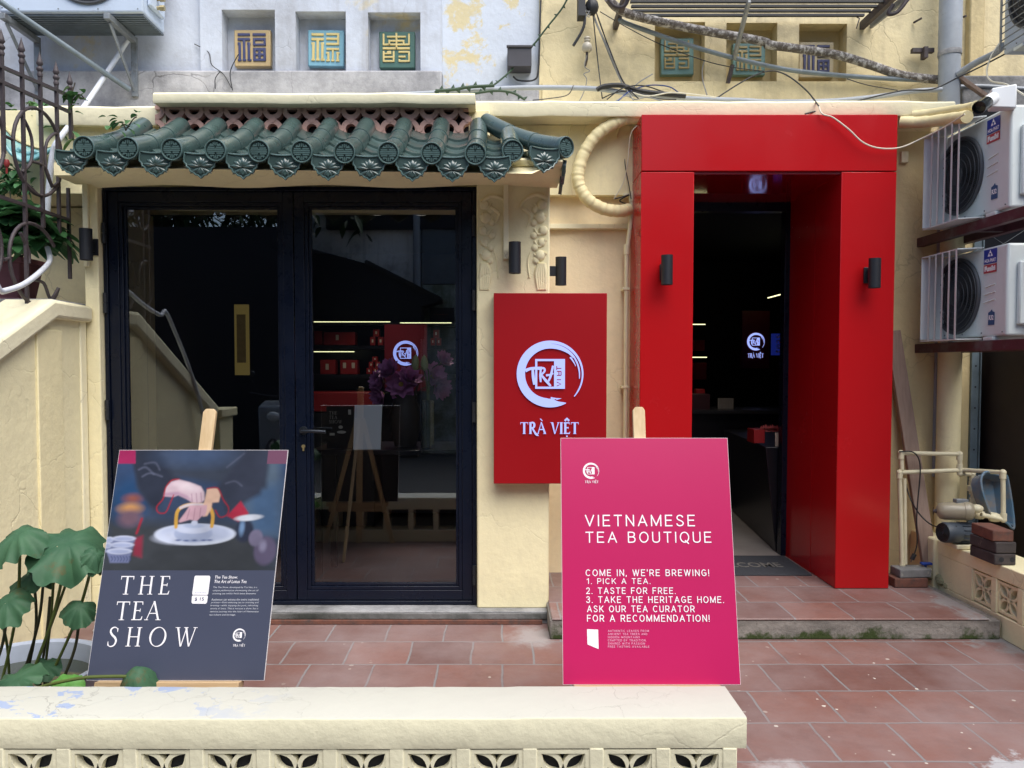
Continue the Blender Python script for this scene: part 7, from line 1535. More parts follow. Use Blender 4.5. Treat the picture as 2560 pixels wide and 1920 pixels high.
for k in range(14): a = 2 * math.pi * k / 14; u_, w_ = basis(ax); dv = u_ * math.cos(a) + w_ * math.sin(a); b.bar(c0 + ax * .095 + dv * rp * .92, c0 + ax * (Lp - .02) + dv * rp * .92, .004, .014, dv)
b.build('motor_body', M['pump_grey'], pm, smooth=35)
b = MB(); c = c0.lerp(c1, .62); b.box((c.x - .07, 4.33, ZS + .0025), (c.x + .06, 4.50, ZS + .026)); b.build('base_foot', M['pvc_cream'], pm, bev=.004)
# brick stacks
def brick(label, p0, size, rotz, mat, group, holes=False, tilt=0):
    t = thing('loose_brick', label, 'brick', p0, group); b = MB(); w, dp, h = size; r = random.Random(hash(label) % 999)
    b.box((p0[0] - w / 2, p0[1] - dp / 2, p0[2]), (p0[0] + w / 2, p0[1] + dp / 2, p0[2] + h)); b.build('brick_body', mat, t, bev=.006, seg=3)
    if holes:
        for dx in (-.02, .035): b = MB(); b.lathe([(.0, .0008), (.013, .0008)], (p0[0] + dx, p0[1] - dp / 2, p0[2] + h * .5), (0, -1, 0), 16); b.build('core_hole', M['room_dark'], t)
    t.rotation_euler = (0, tilt, rotz); return t
bk = z6p(975, 1130, 4.06); bkx = bk.x; yb_ = 4.1; hb = .058
brick('topmost red-brown brick of the stack on the side wall', (bkx + .0, yb_, ZS + .003 + 2 * (hb + .002)), (.105, .21, hb), R(-4), M['brick_red'], 'bricks stacked on the side wall')
brick('middle grey-brown brick of the stack on the side wall', (bkx + .002, yb_ - .004, ZS + .003 + hb + .002), (.108, .215, hb), R(2), M['brick_dark'], 'bricks stacked on the side wall')
brick('lowest brick of the stack, with two core holes in its end', (bkx + .003, yb_ - .003, ZS + .002), (.110, .22, hb), R(-1), M['brick_dark'], 'bricks stacked on the side wall', True)
c = z6p(215, 1460, 4.50)
brick('dark red brick lying flat on the step under the cream pipework', (c.x, 4.56, STEP_Z + .001), (.195, .11, .055), 0, M['brick_red'], 'bricks under the pipework')
brick('mortar-splashed grey brick on top of the dark red one under the pipework', (c.x + .025, 4.565, STEP_Z + .058), (.19, .11, .05), R(3), M['concrete_lump'], 'bricks under the pipework')
b = MB(); r = random.Random(6)
for k in range(30): x, y = r.uniform(.0, .30), r.uniform(0, .26); b.ball((z6p(430, 1400, 4.6).x + x * .8, 4.44 + y, .115 + .14 * (1 - x / .32) * r.random() * (y / .26)), r.uniform(.03, .06), 8, (1.1, 1, .7))
tag(b.build('mortar_heap', M['moss_mortar'], smooth=40), 'mossy yellowish heap of mortar where the step meets the side wall', 'rubble')
# leaning plank, plug cable, blue basin, steel post, mesh
b = MB(); a, e = z6p(395, 1200, 4.63), pY(d(1928, 715), 4.835); b.bar(Vector((a.x, 4.63, .14)), e, .088, .03, (0, -1, .2)); tag(b.build('wooden_plank', M['plank'], bev=.003), 'long weathered brown plank leaning against the wall right of the red entrance', 'plank')
t = thing('plug_cable', 'black cable with a dangling plug looped over the cream pipework', 'cable', z6p(230, 1140, 4.57))
b = MB(); b.tube(spline([z6p(100, 178, 4.585), z6p(220, 180, 4.575), z6p(280, 250, 4.57), z6p(290, 380, 4.57), z6p(270, 600, 4.57), z6p(258, 800, 4.57), z6p(262, 1000, 4.57), z6p(235, 1110, 4.57)], 7), .004, 8); b.build('flex', M['cable_black'], t, smooth=50)
b = MB(); b.bar(z6p(240, 1100, 4.57), z6p(215, 1150, 4.565), .02, .016); b.tube([z6p(215, 1150, 4.565), z6p(206, 1172, 4.56)], .003, 6); b.build('plug', M['black_lamp'], t, bev=.004)
cable('dark flex looping from behind the plank to the slate grey pump', [z6p(150, 420, 4.75), z6p(190, 570, 4.6), z6p(250, 690, 4.58), z6p(320, 780, 4.57), z6p(400, 840, 4.5), z6p(480, 855, 4.40), z6p(620, 850, 4.33)], .004)
bs_ = thing('plastic_basin', 'dusty light blue plastic basin propped on its side behind the brick stack', 'basin', z6p(930, 720, 4.40))
f = frame(z6p(930, 520, 4.46), (1, .35, .05), (-.12, .1, 1)); P = [(-.105, -.01), (-.11, .05), (-.095, .09), (-.06, .108), (-.02, .095), (.06, .07), (.10, .05), (.10, -.22), (.04, -.19), (-.06, -.14), (-.085, -.08)]
b = MB(); P2 = [(x * .86, y * .86) for x, y in P]; n = len(P); vs = [f(x, y, .03) for x, y in P] + [f(x * .94, y * .94, .033) for x, y in P] + [f(x * .82, y * .82 - .005, -.05) for x, y in P]
b.add(vs, [(i, (i + 1) % n, n + (i + 1) % n, n + i) for i in range(n)] + [(n + i, n + (i + 1) % n, 2 * n + (i + 1) % n, 2 * n + i) for i in range(n)] + [tuple(range(2 * n, 3 * n))]); b.build('bowl', M['plastic_blue'], bs_, smooth=50)
b = MB(); b.tube(spline([f(x, y, .032) for x, y in P + P[:1]], 4)[:-1], .007, 8, closed=True); b.build('rolled_rim', M['plastic_blue'], bs_, smooth=60)
ps = thing('steel_post', 'blue-grey slotted steel post at the mouth of the dark passage', 'post', (z6p(755, 900, 4.84).x, 4.84, 0))
xp = z6p(755, 200, 4.84).x; b = MB(); b.box((xp - .025, 4.82, .3), (xp + .022, 4.86, 2.55)); b.box((xp + .024, 4.81, .3), (xp + .032, 4.87, 2.55)); b.build('channel', simple('blue_grey_steel', (.14, .19, .23), .45, var=.3, vsc=10), ps, bev=.002)
b = MB()
for k in range(14): b.lathe([(0, .0012), (.006, .0012)], (xp, 4.82, .5 + .13 * k), (0, -1, 0), 10)
b.build('bolt_hole', M['room_dark'], ps)
mw_ = thing('wire_mesh', 'sagging chain-link wire mesh in the dark passage behind the steel post', 'mesh', (xp + .25, 5.0, .5))
b = MB()
for k in range(16): x0 = xp + .05 + .04 * (k % 8); s = 1 if k < 8 else -1; b.tube([(x0 + .15 * s * 0, 5.0 + .003 * s, .4 + 0 * k), (x0 + .6 * s * .3, 5.0 + .003 * s, 1.8)], .0016, 4)
for k in range(7): b.tube([(xp + .04, 5.0, .6 + .24 * k), (xp + .5, 5.0, .9 + .24 * k)], .0016, 4); b.tube([(xp + .04, 5.004, .9 + .24 * k), (xp + .5, 5.004, .6 + .24 * k)], .0016, 4)
b.build('wire', M['galv'], mw_)
b = MB(); b.box((xp + .10, 5.2, .2), (xp + .24, 5.24, 1.75)); tag(b.build('wall_strip', M['grey_band']), 'pale plaster strip showing inside the dark passage', 'wall')
b = MB(); p = pY(q(3, 0, 1170, 1370), 4.835); b.box((p.x - .022, 4.815, p.z - .03), (p.x + .022, 4.848, p.z + .04)); tag(b.build('switch_box', M['pvc_cream'], bev=.004), 'small cream junction box on the ochre wall beside the red header', 'box')
# ------------------------------------------------------------------ inside the shop
I = lambda c, r, x, y, Y: pY(q(c, r, x, y), Y)
M['box_red'] = simple('tea_box_red', (0.30, 0.012, 0.014), 0.45, var=.1)
M['box_label'] = simple('tea_box_label', (0.62, 0.56, 0.46), 0.5)
YSH = 6.6
shf = thing('wall_shelf', 'dark wall shelves holding red tea boxes, seen through the right glass door', 'shelf', (I(1, 1, 800, 1500, YSH).x, YSH, 1.0))
b = MB(); xa, xb = I(1, 1, 300, 0, YSH).x, I(1, 1, 1715, 0, YSH).x
b.box((xa, YSH + .3, .1), (xb, YSH + .32, 2.4)); b.build('back_panel', M['room_black'], shf)
for yy in (1120, 1326, 1576): b = MB(); z = I(1, 1, 0, yy, YSH).z; b.box((xa, YSH, z - .03), (xb, YSH + .3, z)); b.build('shelf_board', M['room_black'], shf)
for (x0, x1, yy) in ((500, 1160, 1122), (1245, 1690, 1131), (500, 850, 1380)): b = MB(); a, e = I(1, 1, x0, yy, YSH - .01), I(1, 1, x1, yy + 4, YSH - .01); b.box((a.x, a.y - .004, a.z - .003), (e.x, a.y, a.z + .003)); b.build('light_strip', M['led_warm'], shf)
def tea(label, c, r, x0, y0, x1, y1, labs, Y=YSH + .04, grp='red tea packages on the shelves', dp=.12):
    a, e = I(c, r, x0, y1, Y), I(c, r, x1, y0, Y); t = thing('tea_box', label, 'box', ((a.x + e.x) / 2, Y + dp / 2, a.z), grp)
    b = MB(); b.box((a.x, Y, a.z), (e.x, Y + dp, e.z)); b.build('carton', M['box_red'], t, bev=.003)
    for (lx0, ly0, lx1, ly1) in labs: b = MB(); p, s = I(c, r, lx0, ly1, Y), I(c, r, lx1, ly0, Y); b.box((p.x, Y - .002, p.z), (s.x, Y - .0005, s.z)); b.build('paper_label', M['box_label'], t)
tea('plain red tea box at the left end of the upper shelf', 1, 1, 505, 1200, 570, 1320, [])
tea('long red tea box with one pale label on the upper shelf', 1, 1, 585, 1210, 855, 1322, [(690, 1235, 714, 1280)])
tea('square red tea box with one white label on the lower shelf', 1, 1, 555, 1450, 685, 1574, [(602, 1485, 628, 1535)])
tea('wide red tea box with two white labels on the lower shelf', 1, 1, 728, 1452, 876, 1574, [(752, 1475, 778, 1522), (828, 1475, 854, 1522)])
k = 0
for grpn, cells in (('upper shelf', [(985, 1252, 1030, 1325), (1052, 1252, 1100, 1325), (1012, 1185, 1066, 1250)]), ('lower shelf', [(955, 1520, 1000, 1574), (1008, 1520, 1055, 1574), (975, 1468, 1012, 1519), (1030, 1468, 1070, 1519), (1005, 1422, 1050, 1467)]), ('shelf beside the emblem', [(1510, 1262, 1545, 1325), (1560, 1262, 1598, 1325), (1532, 1190, 1580, 1260)])):
    for (x0, y0, x1, y1) in cells:
        pos = ('bottom left', 'bottom right', 'top')[k % 3] if len(cells) == 3 else ('bottom left', 'bottom right', 'middle left', 'middle right', 'top')[cells.index((x0, y0, x1, y1))]
        tea('small red tea tin, %s of the pyramid on the %s' % (pos, grpn), 1, 1, x0, y0, x1, y1, [((x0 * .65 + x1 * .35), y0 * .7 + y1 * .3, (x0 * .35 + x1 * .65), y0 * .35 + y1 * .65)], grp='small red tea tins in pyramids', dp=.06); k += 1
    k = 0
sgn = thing('indoor_sign', 'dark red indoor panel with a glowing ring emblem behind the lotus flowers', 'sign', I(1, 1, 1293, 1700, 6.4))
a, e = I(1, 1, 1112, 1720, 6.4), I(1, 1, 1476, 1145, 6.4); b = MB(); b.box((a.x, 6.4, a.z), (e.x, 6.44, e.z)); b.build('panel', simple('dark_red_panel', (0.14, 0.005, 0.012), 0.4), sgn)
fr = facing((a.x, 6.4, a.z)); c = fr.uv(q(1, 1, 1293, 1393)); b = ink(fr, .004); emblem(b, c[0], c[1], abs(fr.uv(q(1, 1, 1401, 1393))[0] - c[0]), 0, True, 1); b.build('emblem', [M['led_blue'], RED_K], sgn, fix=False)
s2 = thing('indoor_sign', 'dark red hanging panel with glowing ring emblem and name, deep inside the red entrance', 'sign', pY((1889, 921), 8.4))
a, e = pY((1854, 921), 8.4), pY((1925, 777), 8.4); b = MB(); b.box((a.x, 8.4, a.z), (e.x, 8.46, e.z)); b.build('panel', bpy.data.materials['dark_red_panel'], s2)
fr = facing((a.x, 8.4, a.z)); c = fr.uv(d(1632.5, 738)); t0 = fr.uv(d(1615, 772.5)); t1 = fr.uv(d(1649, 763.5)); lit_sign(fr, s2, c[0], c[1], abs(fr.uv(d(1651.5, 738))[0] - c[0]), t0[0], t1[0], t0[1], t1[1] - t0[1], .006)
# counter, shelves and goods seen through the entrance
ct_ = thing('tea_counter', 'long black tea counter deep inside the red entrance', 'counter', (1.9, 7.2, .116))
z8 = lambda x, y: (1720 + x * 280 / 596, 700 + y * 780 / 1659)
ztop_ = pY(z8(100, 692), 7.0).z
b = MB(); b.box((.95, 7.0, .12), (3.4, 7.6, ztop_ - .03)); b.build('counter_body', M['room_black'], ct_)
b = MB(); b.box((.93, 6.97, ztop_ - .03), (3.4, 7.62, ztop_)); b.build('counter_top', simple('dark_counter_top', (.03, .03, .036), .25), ct_)
cb = thing('display_cabinet', 'black display cabinet along the right side inside the red entrance', 'cabinet', (2.2, 6.2, .116))
zc_ = pY(z8(420, 870), 5.6).z
b = MB(); b.hexa([(1.92, 5.36, .12), (2.5, 5.36, .12), (2.5, 6.85, .12), (2.07, 6.85, .12), (1.84, 5.36, zc_), (2.5, 5.36, zc_), (2.5, 6.85, zc_), (1.98, 6.85, zc_)]); b.build('cabinet_body', M['room_black'], cb, bev=.005)
def z8box(label, x0, y0, x1, y1, Y, mat, name='tea_box', cat='box', dp=.1, grp=None):
    a, e = pY(z8(x0, y1), Y), pY(z8(x1, y0), Y); b = MB(); b.box((a.x, Y, a.z), (e.x, Y + dp, e.z)); return tag(b.build(name, mat, bev=.003), label, cat, grp)
z8box('bright red carton standing on the display cabinet inside the entrance', 350, 795, 410, 868, 5.45, M['box_red'], dp=.15)
z8box('cream price card on the display cabinet inside the entrance', 464, 812, 512, 893, 5.40, simple('cream_card', (.62, .56, .42), .6), 'price_card', 'card', .006)
z8box('dark red box in the upper left of the shelf deep in the entrance', 25, 320, 90, 375, 8.0, M['box_red'])
z8box('red boxed tea on the second shelf deep in the entrance', 30, 440, 100, 530, 8.0, M['box_red'])
z8box('low red box on the counter end inside the entrance', 45, 580, 90, 606, 7.3, M['box_red'])
z8box('dark maroon case on the counter end under the low red box', 22, 607, 118, 690, 7.1, simple('maroon_case', (.04, .01, .014), .5), 'case', 'case', .3)
for x0, x1, yy, Y in ((25, 92, 236, 8.0), (25, 100, 411, 8.0)): a, e = pY(z8(x0, yy), Y), pY(z8(x1, yy), Y); b = MB(); b.box((a.x - .2, Y - .004, a.z - .004), (e.x, Y, a.z + .004)); tag(b.build('light_strip', M['led_warm']), 'glowing strip light over the %s shelf deep inside the red entrance' % ('upper' if yy < 300 else 'lower'), 'light')
a, e = pY(q(3, 1, 0, 915), 8.6), pY(q(3, 1, 160, 872), 7.4); b = MB(); b.bar(a, e, .010, .009); tag(b.build('light_strip', M['led_warm']), 'slanting glowing ceiling strip at the right of the red entrance', 'light')
b = MB(); r = random.Random(9)
for k in range(8): p = pY(z8(390 + 12 * k, 792 - 4 * (k % 3)), 5.5); b.add([p + Vector(v) for v in ((-.02, 0, -.02), (.02, 0, -.02), (0, .02, -.02), (0, 0, .025))], [(0, 1, 3), (1, 2, 3), (2, 0, 3)])
tag(b.build('sachets', simple('coral_sachet', (.45, .08, .07), .6)), 'row of pointed coral tea sachets on the display cabinet', 'sachets', kind='stuff')
b = MB(); a, e = pY(z8(443, 400), 7.9), pY(z8(515, 285), 7.9); b.box((a.x, 7.9, a.z), (e.x, 7.91, e.z)); o = b.build('backlit_panel', simple('deep_blue_panel', (.008, .012, .09), .4, emit=(.02, .04, .4), es=.12)); tag(o, 'dim blue backlit panel with an upright word beside the hanging emblem panel', 'sign')
fr = frame((e.x - .05, 7.898, a.z + .02), (0, 0, 1), (-1, 0, 0)); font_text('teas', .1, fr, 0, 0, M['box_label'], o, fit=(0, (e.z - a.z) * .85, -.02, .045))
for k in range(9):
    x = 165 + 9 * k; p = pY(z8(x, 690), 7.2); b = MB(); b.lathe([(0, .002), (.012, .002), (.014, .10), (.012, .10), (.010, .012), (0, .010)], (p.x, 7.2, ztop_), (0, 0, 1), 12); tag(b.build('glass_tube', simple('clear_grey_glass', (.22, .20, .18), .1), smooth=40), 'small glass tube standing in a row on the tea counter', 'tube', 'glass tubes in a row on the counter')
# lamps that light the room; the third is added to brighten the flowers
for (lx, ly, lz, en, tl) in ((-.9, 6.0, 2.5, 2.0, 14), (1.4, 6.6, 2.5, 1.6, 15), (-.55, 5.75, 2.45, 2.2, -24)):
    ld = bpy.data.lights.new('ceiling_spot', 'SPOT'); lo = bpy.data.objects.new('ceiling_spot', ld); COL.objects.link(lo); lo.location = (lx, ly - .25, lz); ld.energy = en * 9; ld.spot_size = R(84); ld.spot_blend = .8; ld.color = (1, .88, .72); ld.shadow_soft_size = .05; lo.rotation_euler = (R(tl), 0, 0)
    lm = thing('ceiling_lamp', 'small lit ceiling spotlight %s' % ('seen in the top of the left glass door' if lx < -.8 else 'inside the red entrance' if lx > 0 else 'added to brighten the flower vase behind the right glass door'), 'lamp', (lx, ly - .25, lz)); b = MB(); b.lathe([(.04, .0), (.045, .08), (0, .085)], (lx, ly - .25, lz + .02), (0, 0, 1), 16); b.build('shade', M['black_lamp'], lm, smooth=40); b = MB(); b.lathe([(0, .0), (.034, .0)], (lx, ly - .25, lz + .03), (0, 0, 1), 16); b.build('bulb', simple('lamp_glow', (1, 1, .9), .5, emit=(1, .9, .7), es=4), lm)
# table by the window with poster, sheet, vase and flowers
tbz = I(1, 2, 800, 560, 4.78).z
tt = thing('window_table', 'black table just inside the glass carrying a small poster and a vase', 'table', (-.6, 5.0, .06))
b = MB(); b.box((I(1, 2, 480, 0, 4.75).x, 4.70, tbz - .03), (DR - .02, 5.25, tbz)); b.build('tabletop', M['room_black'], tt, bev=.004)
for sx_, sy_ in ((-1, 0), (1, 0), (-1, 1), (1, 1)): b = MB(); xx = I(1, 2, 500, 0, 4.75).x if sx_ < 0 else DR - .07; b.box((xx, 4.74 + sy_ * .44, .061), (xx + .04, 4.78 + sy_ * .44, tbz - .03)); b.build('leg', M['room_black'], tt)
a, e = I(1, 2, 610, 552, 4.80), I(1, 2, 845, 192, 4.80); t = thing('table_poster', 'small black THE TEA SHOW card on the table behind the glass', 'card', ((a.x + e.x) / 2, 4.8, tbz))
b = MB(); b.box((a.x, 4.80, tbz + .001), (e.x, 4.806, e.z)); b.build('card', M['room_black'], t)
fr = facing((a.x, 4.80, a.z)); GY = simple('dim_white_ink', (.5, .48, .45), .6)
b = ink(fr, .0008); H_ = e.z - a.z; W_ = e.x - a.x
for i, s in enumerate(('THE', 'TEA', 'SHOW')): serif_text(b, s, W_ * .10, H_ * (.80 - .105 * i), H_ * .078, gap=.16, tk=.11, tn=.05)
b.poly([(W_ * (.55 + .17 * math.cos(k * .52)), H_ * .38 + H_ * .035 * math.sin(k * .52)) for k in range(12)]); b.poly([(W_ * (.52 + .08 * math.cos(k * .52)), H_ * .50 + H_ * .04 * math.sin(k * .52)) for k in range(12)]); b.poly([(W_ * .12, H_ * .30), (W_ * .3, H_ * .30), (W_ * .3, H_ * .36), (W_ * .12, H_ * .36)]); b.poly([(W_ * .80, H_ * .80), (W_ * .9, H_ * .80), (W_ * .9, H_ * .92), (W_ * .8, H_ * .92)]); b.build('print', GY, t, fix=False)
a, e = I(1, 2, 850, 540, 4.76), I(1, 2, 1086, 185, 4.76); b = MB(); b.hexa([(a.x, 4.72, tbz + .001), (e.x - .003, 4.72, tbz + .003), (e.x - .003, 4.726, tbz + .003), (a.x, 4.726, tbz + .001), (a.x, 4.78, e.z), (e.x, 4.78, e.z + .003), (e.x, 4.786, e.z + .003), (a.x, 4.786, e.z)]); tag(b.build('blank_sheet', simple('pale_blue_card', (.74, .80, .90), .5)), 'blank pale blue upright sheet on the table behind the glass', 'card')
# vase of purple lotus
vx_, vy_ = I(1, 2, 1290, 300, 4.95).x, 4.95
t = thing('flower_vase', 'dark pottery vase behind the glass holding purple lotus flowers', 'vase', (vx_, vy_, tbz))
zt_ = I(1, 2, 1290, 90, 4.95).z; hv = zt_ - tbz
b = MB(); b.lathe([(0, .002), (.07, .002), (.095, hv * .35), (.10, hv * .65), (.075, hv * .9), (.08, hv), (.07, hv), (.065, hv * .9)], (vx_, vy_, tbz), (0, 0, 1), 28); b.build('pot', simple('dark_pottery', (.035, .028, .024), .5, var=.3), t, smooth=40)
PET = simple('purple_petal', (.46, .17, .40), .6, var=.3, vsc=30); YEL = simple('yellow_stamen', (.5, .36, .05), .6)
def bloom(b, c, rad, openv, axis):
    axis = Vector(axis).normalized(); u, w = basis(axis)
    for ringn, (cnt, el, L) in enumerate(((5, 1.25 - openv * .3, .8), (7, 1.0 - openv * .6, 1.0), (9, .7 - openv * .7, 1.05))):
        for k in range(cnt):
            a = 2 * math.pi * (k + .5 * (ringn % 2)) / cnt; dv = (u * math.cos(a) + w * math.sin(a)) * math.cos(el) + axis * math.sin(el); s = (w * math.cos(a) - u * math.sin(a))
            vs = []; up = s.cross(dv)
            for i in range(6):
                tq = i / 5; wd = rad * .34 * math.sin(math.pi * min(.12 + tq * .86, 1)) ** .8; cpt = c + dv * (rad * L * tq) + axis * rad * .25 * tq * tq
                vs += [cpt - s * wd + up * wd * -.35, cpt, cpt + s * wd + up * wd * -.35]
            b.add(vs, [f for i in range(5) for f in ((3 * i, 3 * i + 1, 3 * i + 4, 3 * i + 3), (3 * i + 1, 3 * i + 2, 3 * i + 5, 3 * i + 4))])
blooms = [(1, 1, 1150, 1540, .085, .3, (-.3, -.7, .5)), (1, 2, 1250, 0, .10, 1.0, (.0, -1, .1)), (1, 1, 1060, 1640, .08, .4, (-.7, -.7, .1)), (1, 2, 1070, 100, .08, .2, (-.6, -.6, -.3)), (1, 1, 1330, 1600, .085, .5, (.3, -.6, .6)), (1, 1, 1540, 1580, .09, .6, (.5, -.7, .4)), (1, 2, 1590, 30, .085, .3, (.6, -.6, -.2)), (1, 1, 1620, 1450, .07, .4, (.6, -.5, .6))]
for k, (c_, r_, x, y, rad, op, ax) in enumerate(blooms):
    c = pY(q(c_, r_, x, y), 4.86 + .02 * (k % 3)); b = MB(); bloom(b, c - Vector(ax).normalized() * rad * .4, rad, op, ax)
    lf = thing('lotus_flower', ('half-open purple lotus at the upper left of the vase', 'fully open purple lotus with yellow heart facing the glass', 'purple lotus leaning out to the left of the vase', 'drooping purple lotus at the lower left of the vase', 'purple lotus just under the glowing emblem', 'large purple lotus right of the two green buds', 'drooping purple lotus at the right edge of the glass', 'small purple lotus highest at the right edge of the glass')[k], 'flower', c, 'purple lotus flowers in the vase')
    b.build('petals', PET, lf, smooth=60, fix=False); b = MB(); b.ball(c - Vector(ax).normalized() * rad * .25, rad * .2, 8); b.build('heart', YEL, lf, smooth=60)
    b = MB(); b.tube(spline([c - Vector(ax).normalized() * rad * .4, c.lerp(Vector((vx_, vy_, zt_)), .6) - Vector((0, 0, .0)), Vector((vx_, vy_, tbz + .1))], 6), .004, 6); b.build('stem', M['stem_dark'], lf)
gx, gy = I(1, 2, 1460, 550, 4.62).x, 4.80
b = MB(); b.lathe([(0, .003), (.045, .003), (.045, .30), (.042, .30), (.042, .012), (0, .01)], (gx, gy, tbz), (0, 0, 1), 24); tag(b.build('glass_vase', M['glass'], smooth=40), 'clear glass cylinder vase with bud stems behind the glass door', 'vase')
for k, (x, y, lab) in enumerate(((1378, 1470, 'tight green lotus bud on a tall stem, left of the pair in the glass cylinder'), (1455, 1475, 'tight green lotus bud on a tall stem, right of the pair in the glass cylinder'))):
    c = I(1, 1, x, y, 4.72); t = thing('lotus_bud', lab, 'flower bud', c, 'lotus buds in the glass cylinder')
    b = MB(); b.lathe([(0, -.05), (.012, -.045), (.024, -.02), (.022, .01), (.012, .035), (0, .05)], c, (.05 - .1 * k, 0, 1), 14); b.build('bud', simple('pale_green_bud', (.36, .40, .22), .6, var=.2), t, smooth=60)
    for j in range(2): b = MB(); b.tube(spline([c + Vector((.004 * j, 0, -.045)), Vector((gx + .02 * (k - .5), gy - .02, tbz + .45)), Vector((gx + .02 * (.5 - k) + .012 * j, gy, tbz + .02))], 8), .0045, 6); b.build('stem', M['stem_green'], t)
gp = I(0, 1, 2085, 1275, 6.3); t = thing('framed_picture', 'tall gilt picture with an added faint glow, seen through the left glass door', 'picture', gp)
a, e = I(0, 1, 2030, 1582, 6.3), I(0, 1, 2142, 972, 6.3); b = MB(); b.box((a.x, 6.3, a.z), (e.x, 6.33, e.z)); b.build('frame', simple('gilt_frame', (.36, .26, .08), .4, emit=(.5, .36, .1), es=.10), t)  # faint glow put into the gilt colour; the frame is no lamp
b = MB(); b.box((a.x + .02, 6.297, a.z + .10), (e.x - .02, 6.2995, e.z - .08)); b.build('canvas', simple('picture_canvas', (.07, .05, .025), .6, var=.6, vsc=22, emit=(.3, .2, .06), es=.04), t)  # canvas carries a weak added glow too
a, e = I(0, 1, 1648, 1582, 6.2), I(0, 1, 1668, 900, 6.2); b = MB(); b.box((a.x, 6.2, a.z), (e.x, 6.5, e.z)); tag(b.build('gilt_edge', bpy.data.materials['gilt_frame']), 'narrow gilt edge of a second picture seen side-on through the left glass door', 'picture')  # edge shares the glow put into the gilt
b = MB(); a, e = I(1, 2, 500, 240, 6.45), I(1, 2, 1030, 70, 6.45); b.box((a.x - .2, 6.45, a.z), (e.x, 6.85, e.z)); b.mi = 1; b.box((a.x - .19, 6.46, .07), (e.x - .01, 6.84, a.z - .002)); tag(b.build('low_cabinet', [M['box_red'], M['room_black']], bev=.008), 'low red cabinet under the tea shelves', 'cabinet')

# ------------------------------------------------------------------ the other side of the lane (seen mirrored in the glass)
MIR = 2 * (Y_DOOR + 0.028)
def mir(c, r, x, y, Ym): p = pY(q(c, r, x, y), Ym); p.y = MIR - Ym; return p
YO = 12.6
op = thing('opposite_house', 'stained white house with a dark eave across the lane, mirrored in the glass doors', 'building', (0, MIR - YO, 0))
yo = MIR - YO
b = MB(); x0, x1 = mir(1, 1, 200, 0, YO).x, mir(1, 1, 1425, 0, YO).x; zt = mir(1, 1, 0, 165, YO).z
b.box((x0, yo - .3, 0), (x1, yo, zt)); b.build('wall', plaster('stained_white_wall', (.92, .94, .96), 30, stain=(.12, .125, .125), st_amt=.6, st_th=(.52, .68), streak=.7, bump=.3), op)
b = MB(); b.box((mir(1, 1, 620, 0, YO).x, yo - .3, mir(1, 1, 0, 330, YO).z), (x1 + 4, yo + .15, zt + .3)); b.build('eave', M['room_dark'], op)
b = MB(); b.box((x1 + .02, yo - .3, mir(1, 1, 0, 800, YO).z), (x1 + 4.5, yo + .1, zt)); b.build('dark_upper_wall', M['ac_under'], op)
b = MB(); b.box((x1 + .02, yo - .3, 0), (x1 + 4.5, yo + .09, mir(1, 1, 0, 805, YO).z)); b.build('mossy_wall', plaster('mossy_white_wall', (.52, .58, .58), 34, stain=(.10, .13, .05), st_amt=.8, st_th=(.45, .6), streak=.9), op)
b = MB(); a = mir(1, 1, 1395, 200, YO); b.cyl((a.x, yo + .13, .5), (a.x, yo + .13, a.z + .3), .06, n=12); b.build('downpipe', M['pvc_grey'], op)
rf = thing('opposite_roof', 'dark corrugated lean-to roof across the lane, mirrored in the right glass door', 'roof', (x0, yo + 1, 2.5))
P = [mir(1, 1, 100, 380, YO - .6), mir(1, 1, 500, 495, YO - .6), mir(1, 1, 960, 620, YO - .6), mir(1, 1, 1600, 940, YO - .6), mir(1, 1, 1430, 985, YO - .6), mir(1, 1, 1425, 1260, YO - .6), mir(1, 1, 100, 1260, YO - .6)]
b = MB(); b.add([(p.x, p.y + dy, p.z) for dy in (0, -.5) for p in P], [tuple(range(7)), tuple(range(13, 6, -1))] + [(i, (i + 1) % 7, 7 + (i + 1) % 7, 7 + i) for i in range(7)]); b.build('gable', M['room_dark'], rf)
b = MB()
for k in range(34): a = P[2].lerp(P[3], k / 34); b.tube([a + Vector((0, .05, .02)), a + Vector((0, -.55, .04))], .035, 6)
b.build('roof_tile', M['ac_dark'], rf)
b = MB(); b.box((x0 - 6, yo + .2, 0), (x1, yo + .62, mir(1, 1, 0, 1250, YO).z)); tag(b.build('dark_shopfront', M['room_dark']), 'unlit dark shopfront across the lane under the lean-to roof', 'shop')
s = thing('street_sign', 'dark sign with orange letters across the lane, mirrored in the right glass door', 'sign', mir(1, 1, 1600, 1130, YO - .3))
a, e = mir(1, 1, 1500, 1125, YO - .3), mir(1, 1, 1712, 1000, YO - .3); b = MB(); b.box((a.x, a.y - .05, a.z), (e.x, a.y, e.z)); b.build('board', M['room_dark'], s)
fr = frame((e.x, a.y + .004, a.z), (-1, 0, 0), (0, 0, 1)); font_text('XIIWH', .3, fr, 0, 0, simple('orange_letter', (.55, .12, .03), .5), s, fit=(.08, e.x - a.x - .08, .12, e.z - a.z - .1), bold=.01)
b = MB(); a, e = mir(0, 1, 700, 0, YO - 2), mir(1, 1, 190, 0, YO - 2); b.box((a.x, a.y - .5, 0), (e.x, a.y, mir(0, 1, 0, 300, YO - 2).z)); tag(b.build('dark_house', M['room_dark']), 'unlit dark house across the lane behind the street tree', 'building')
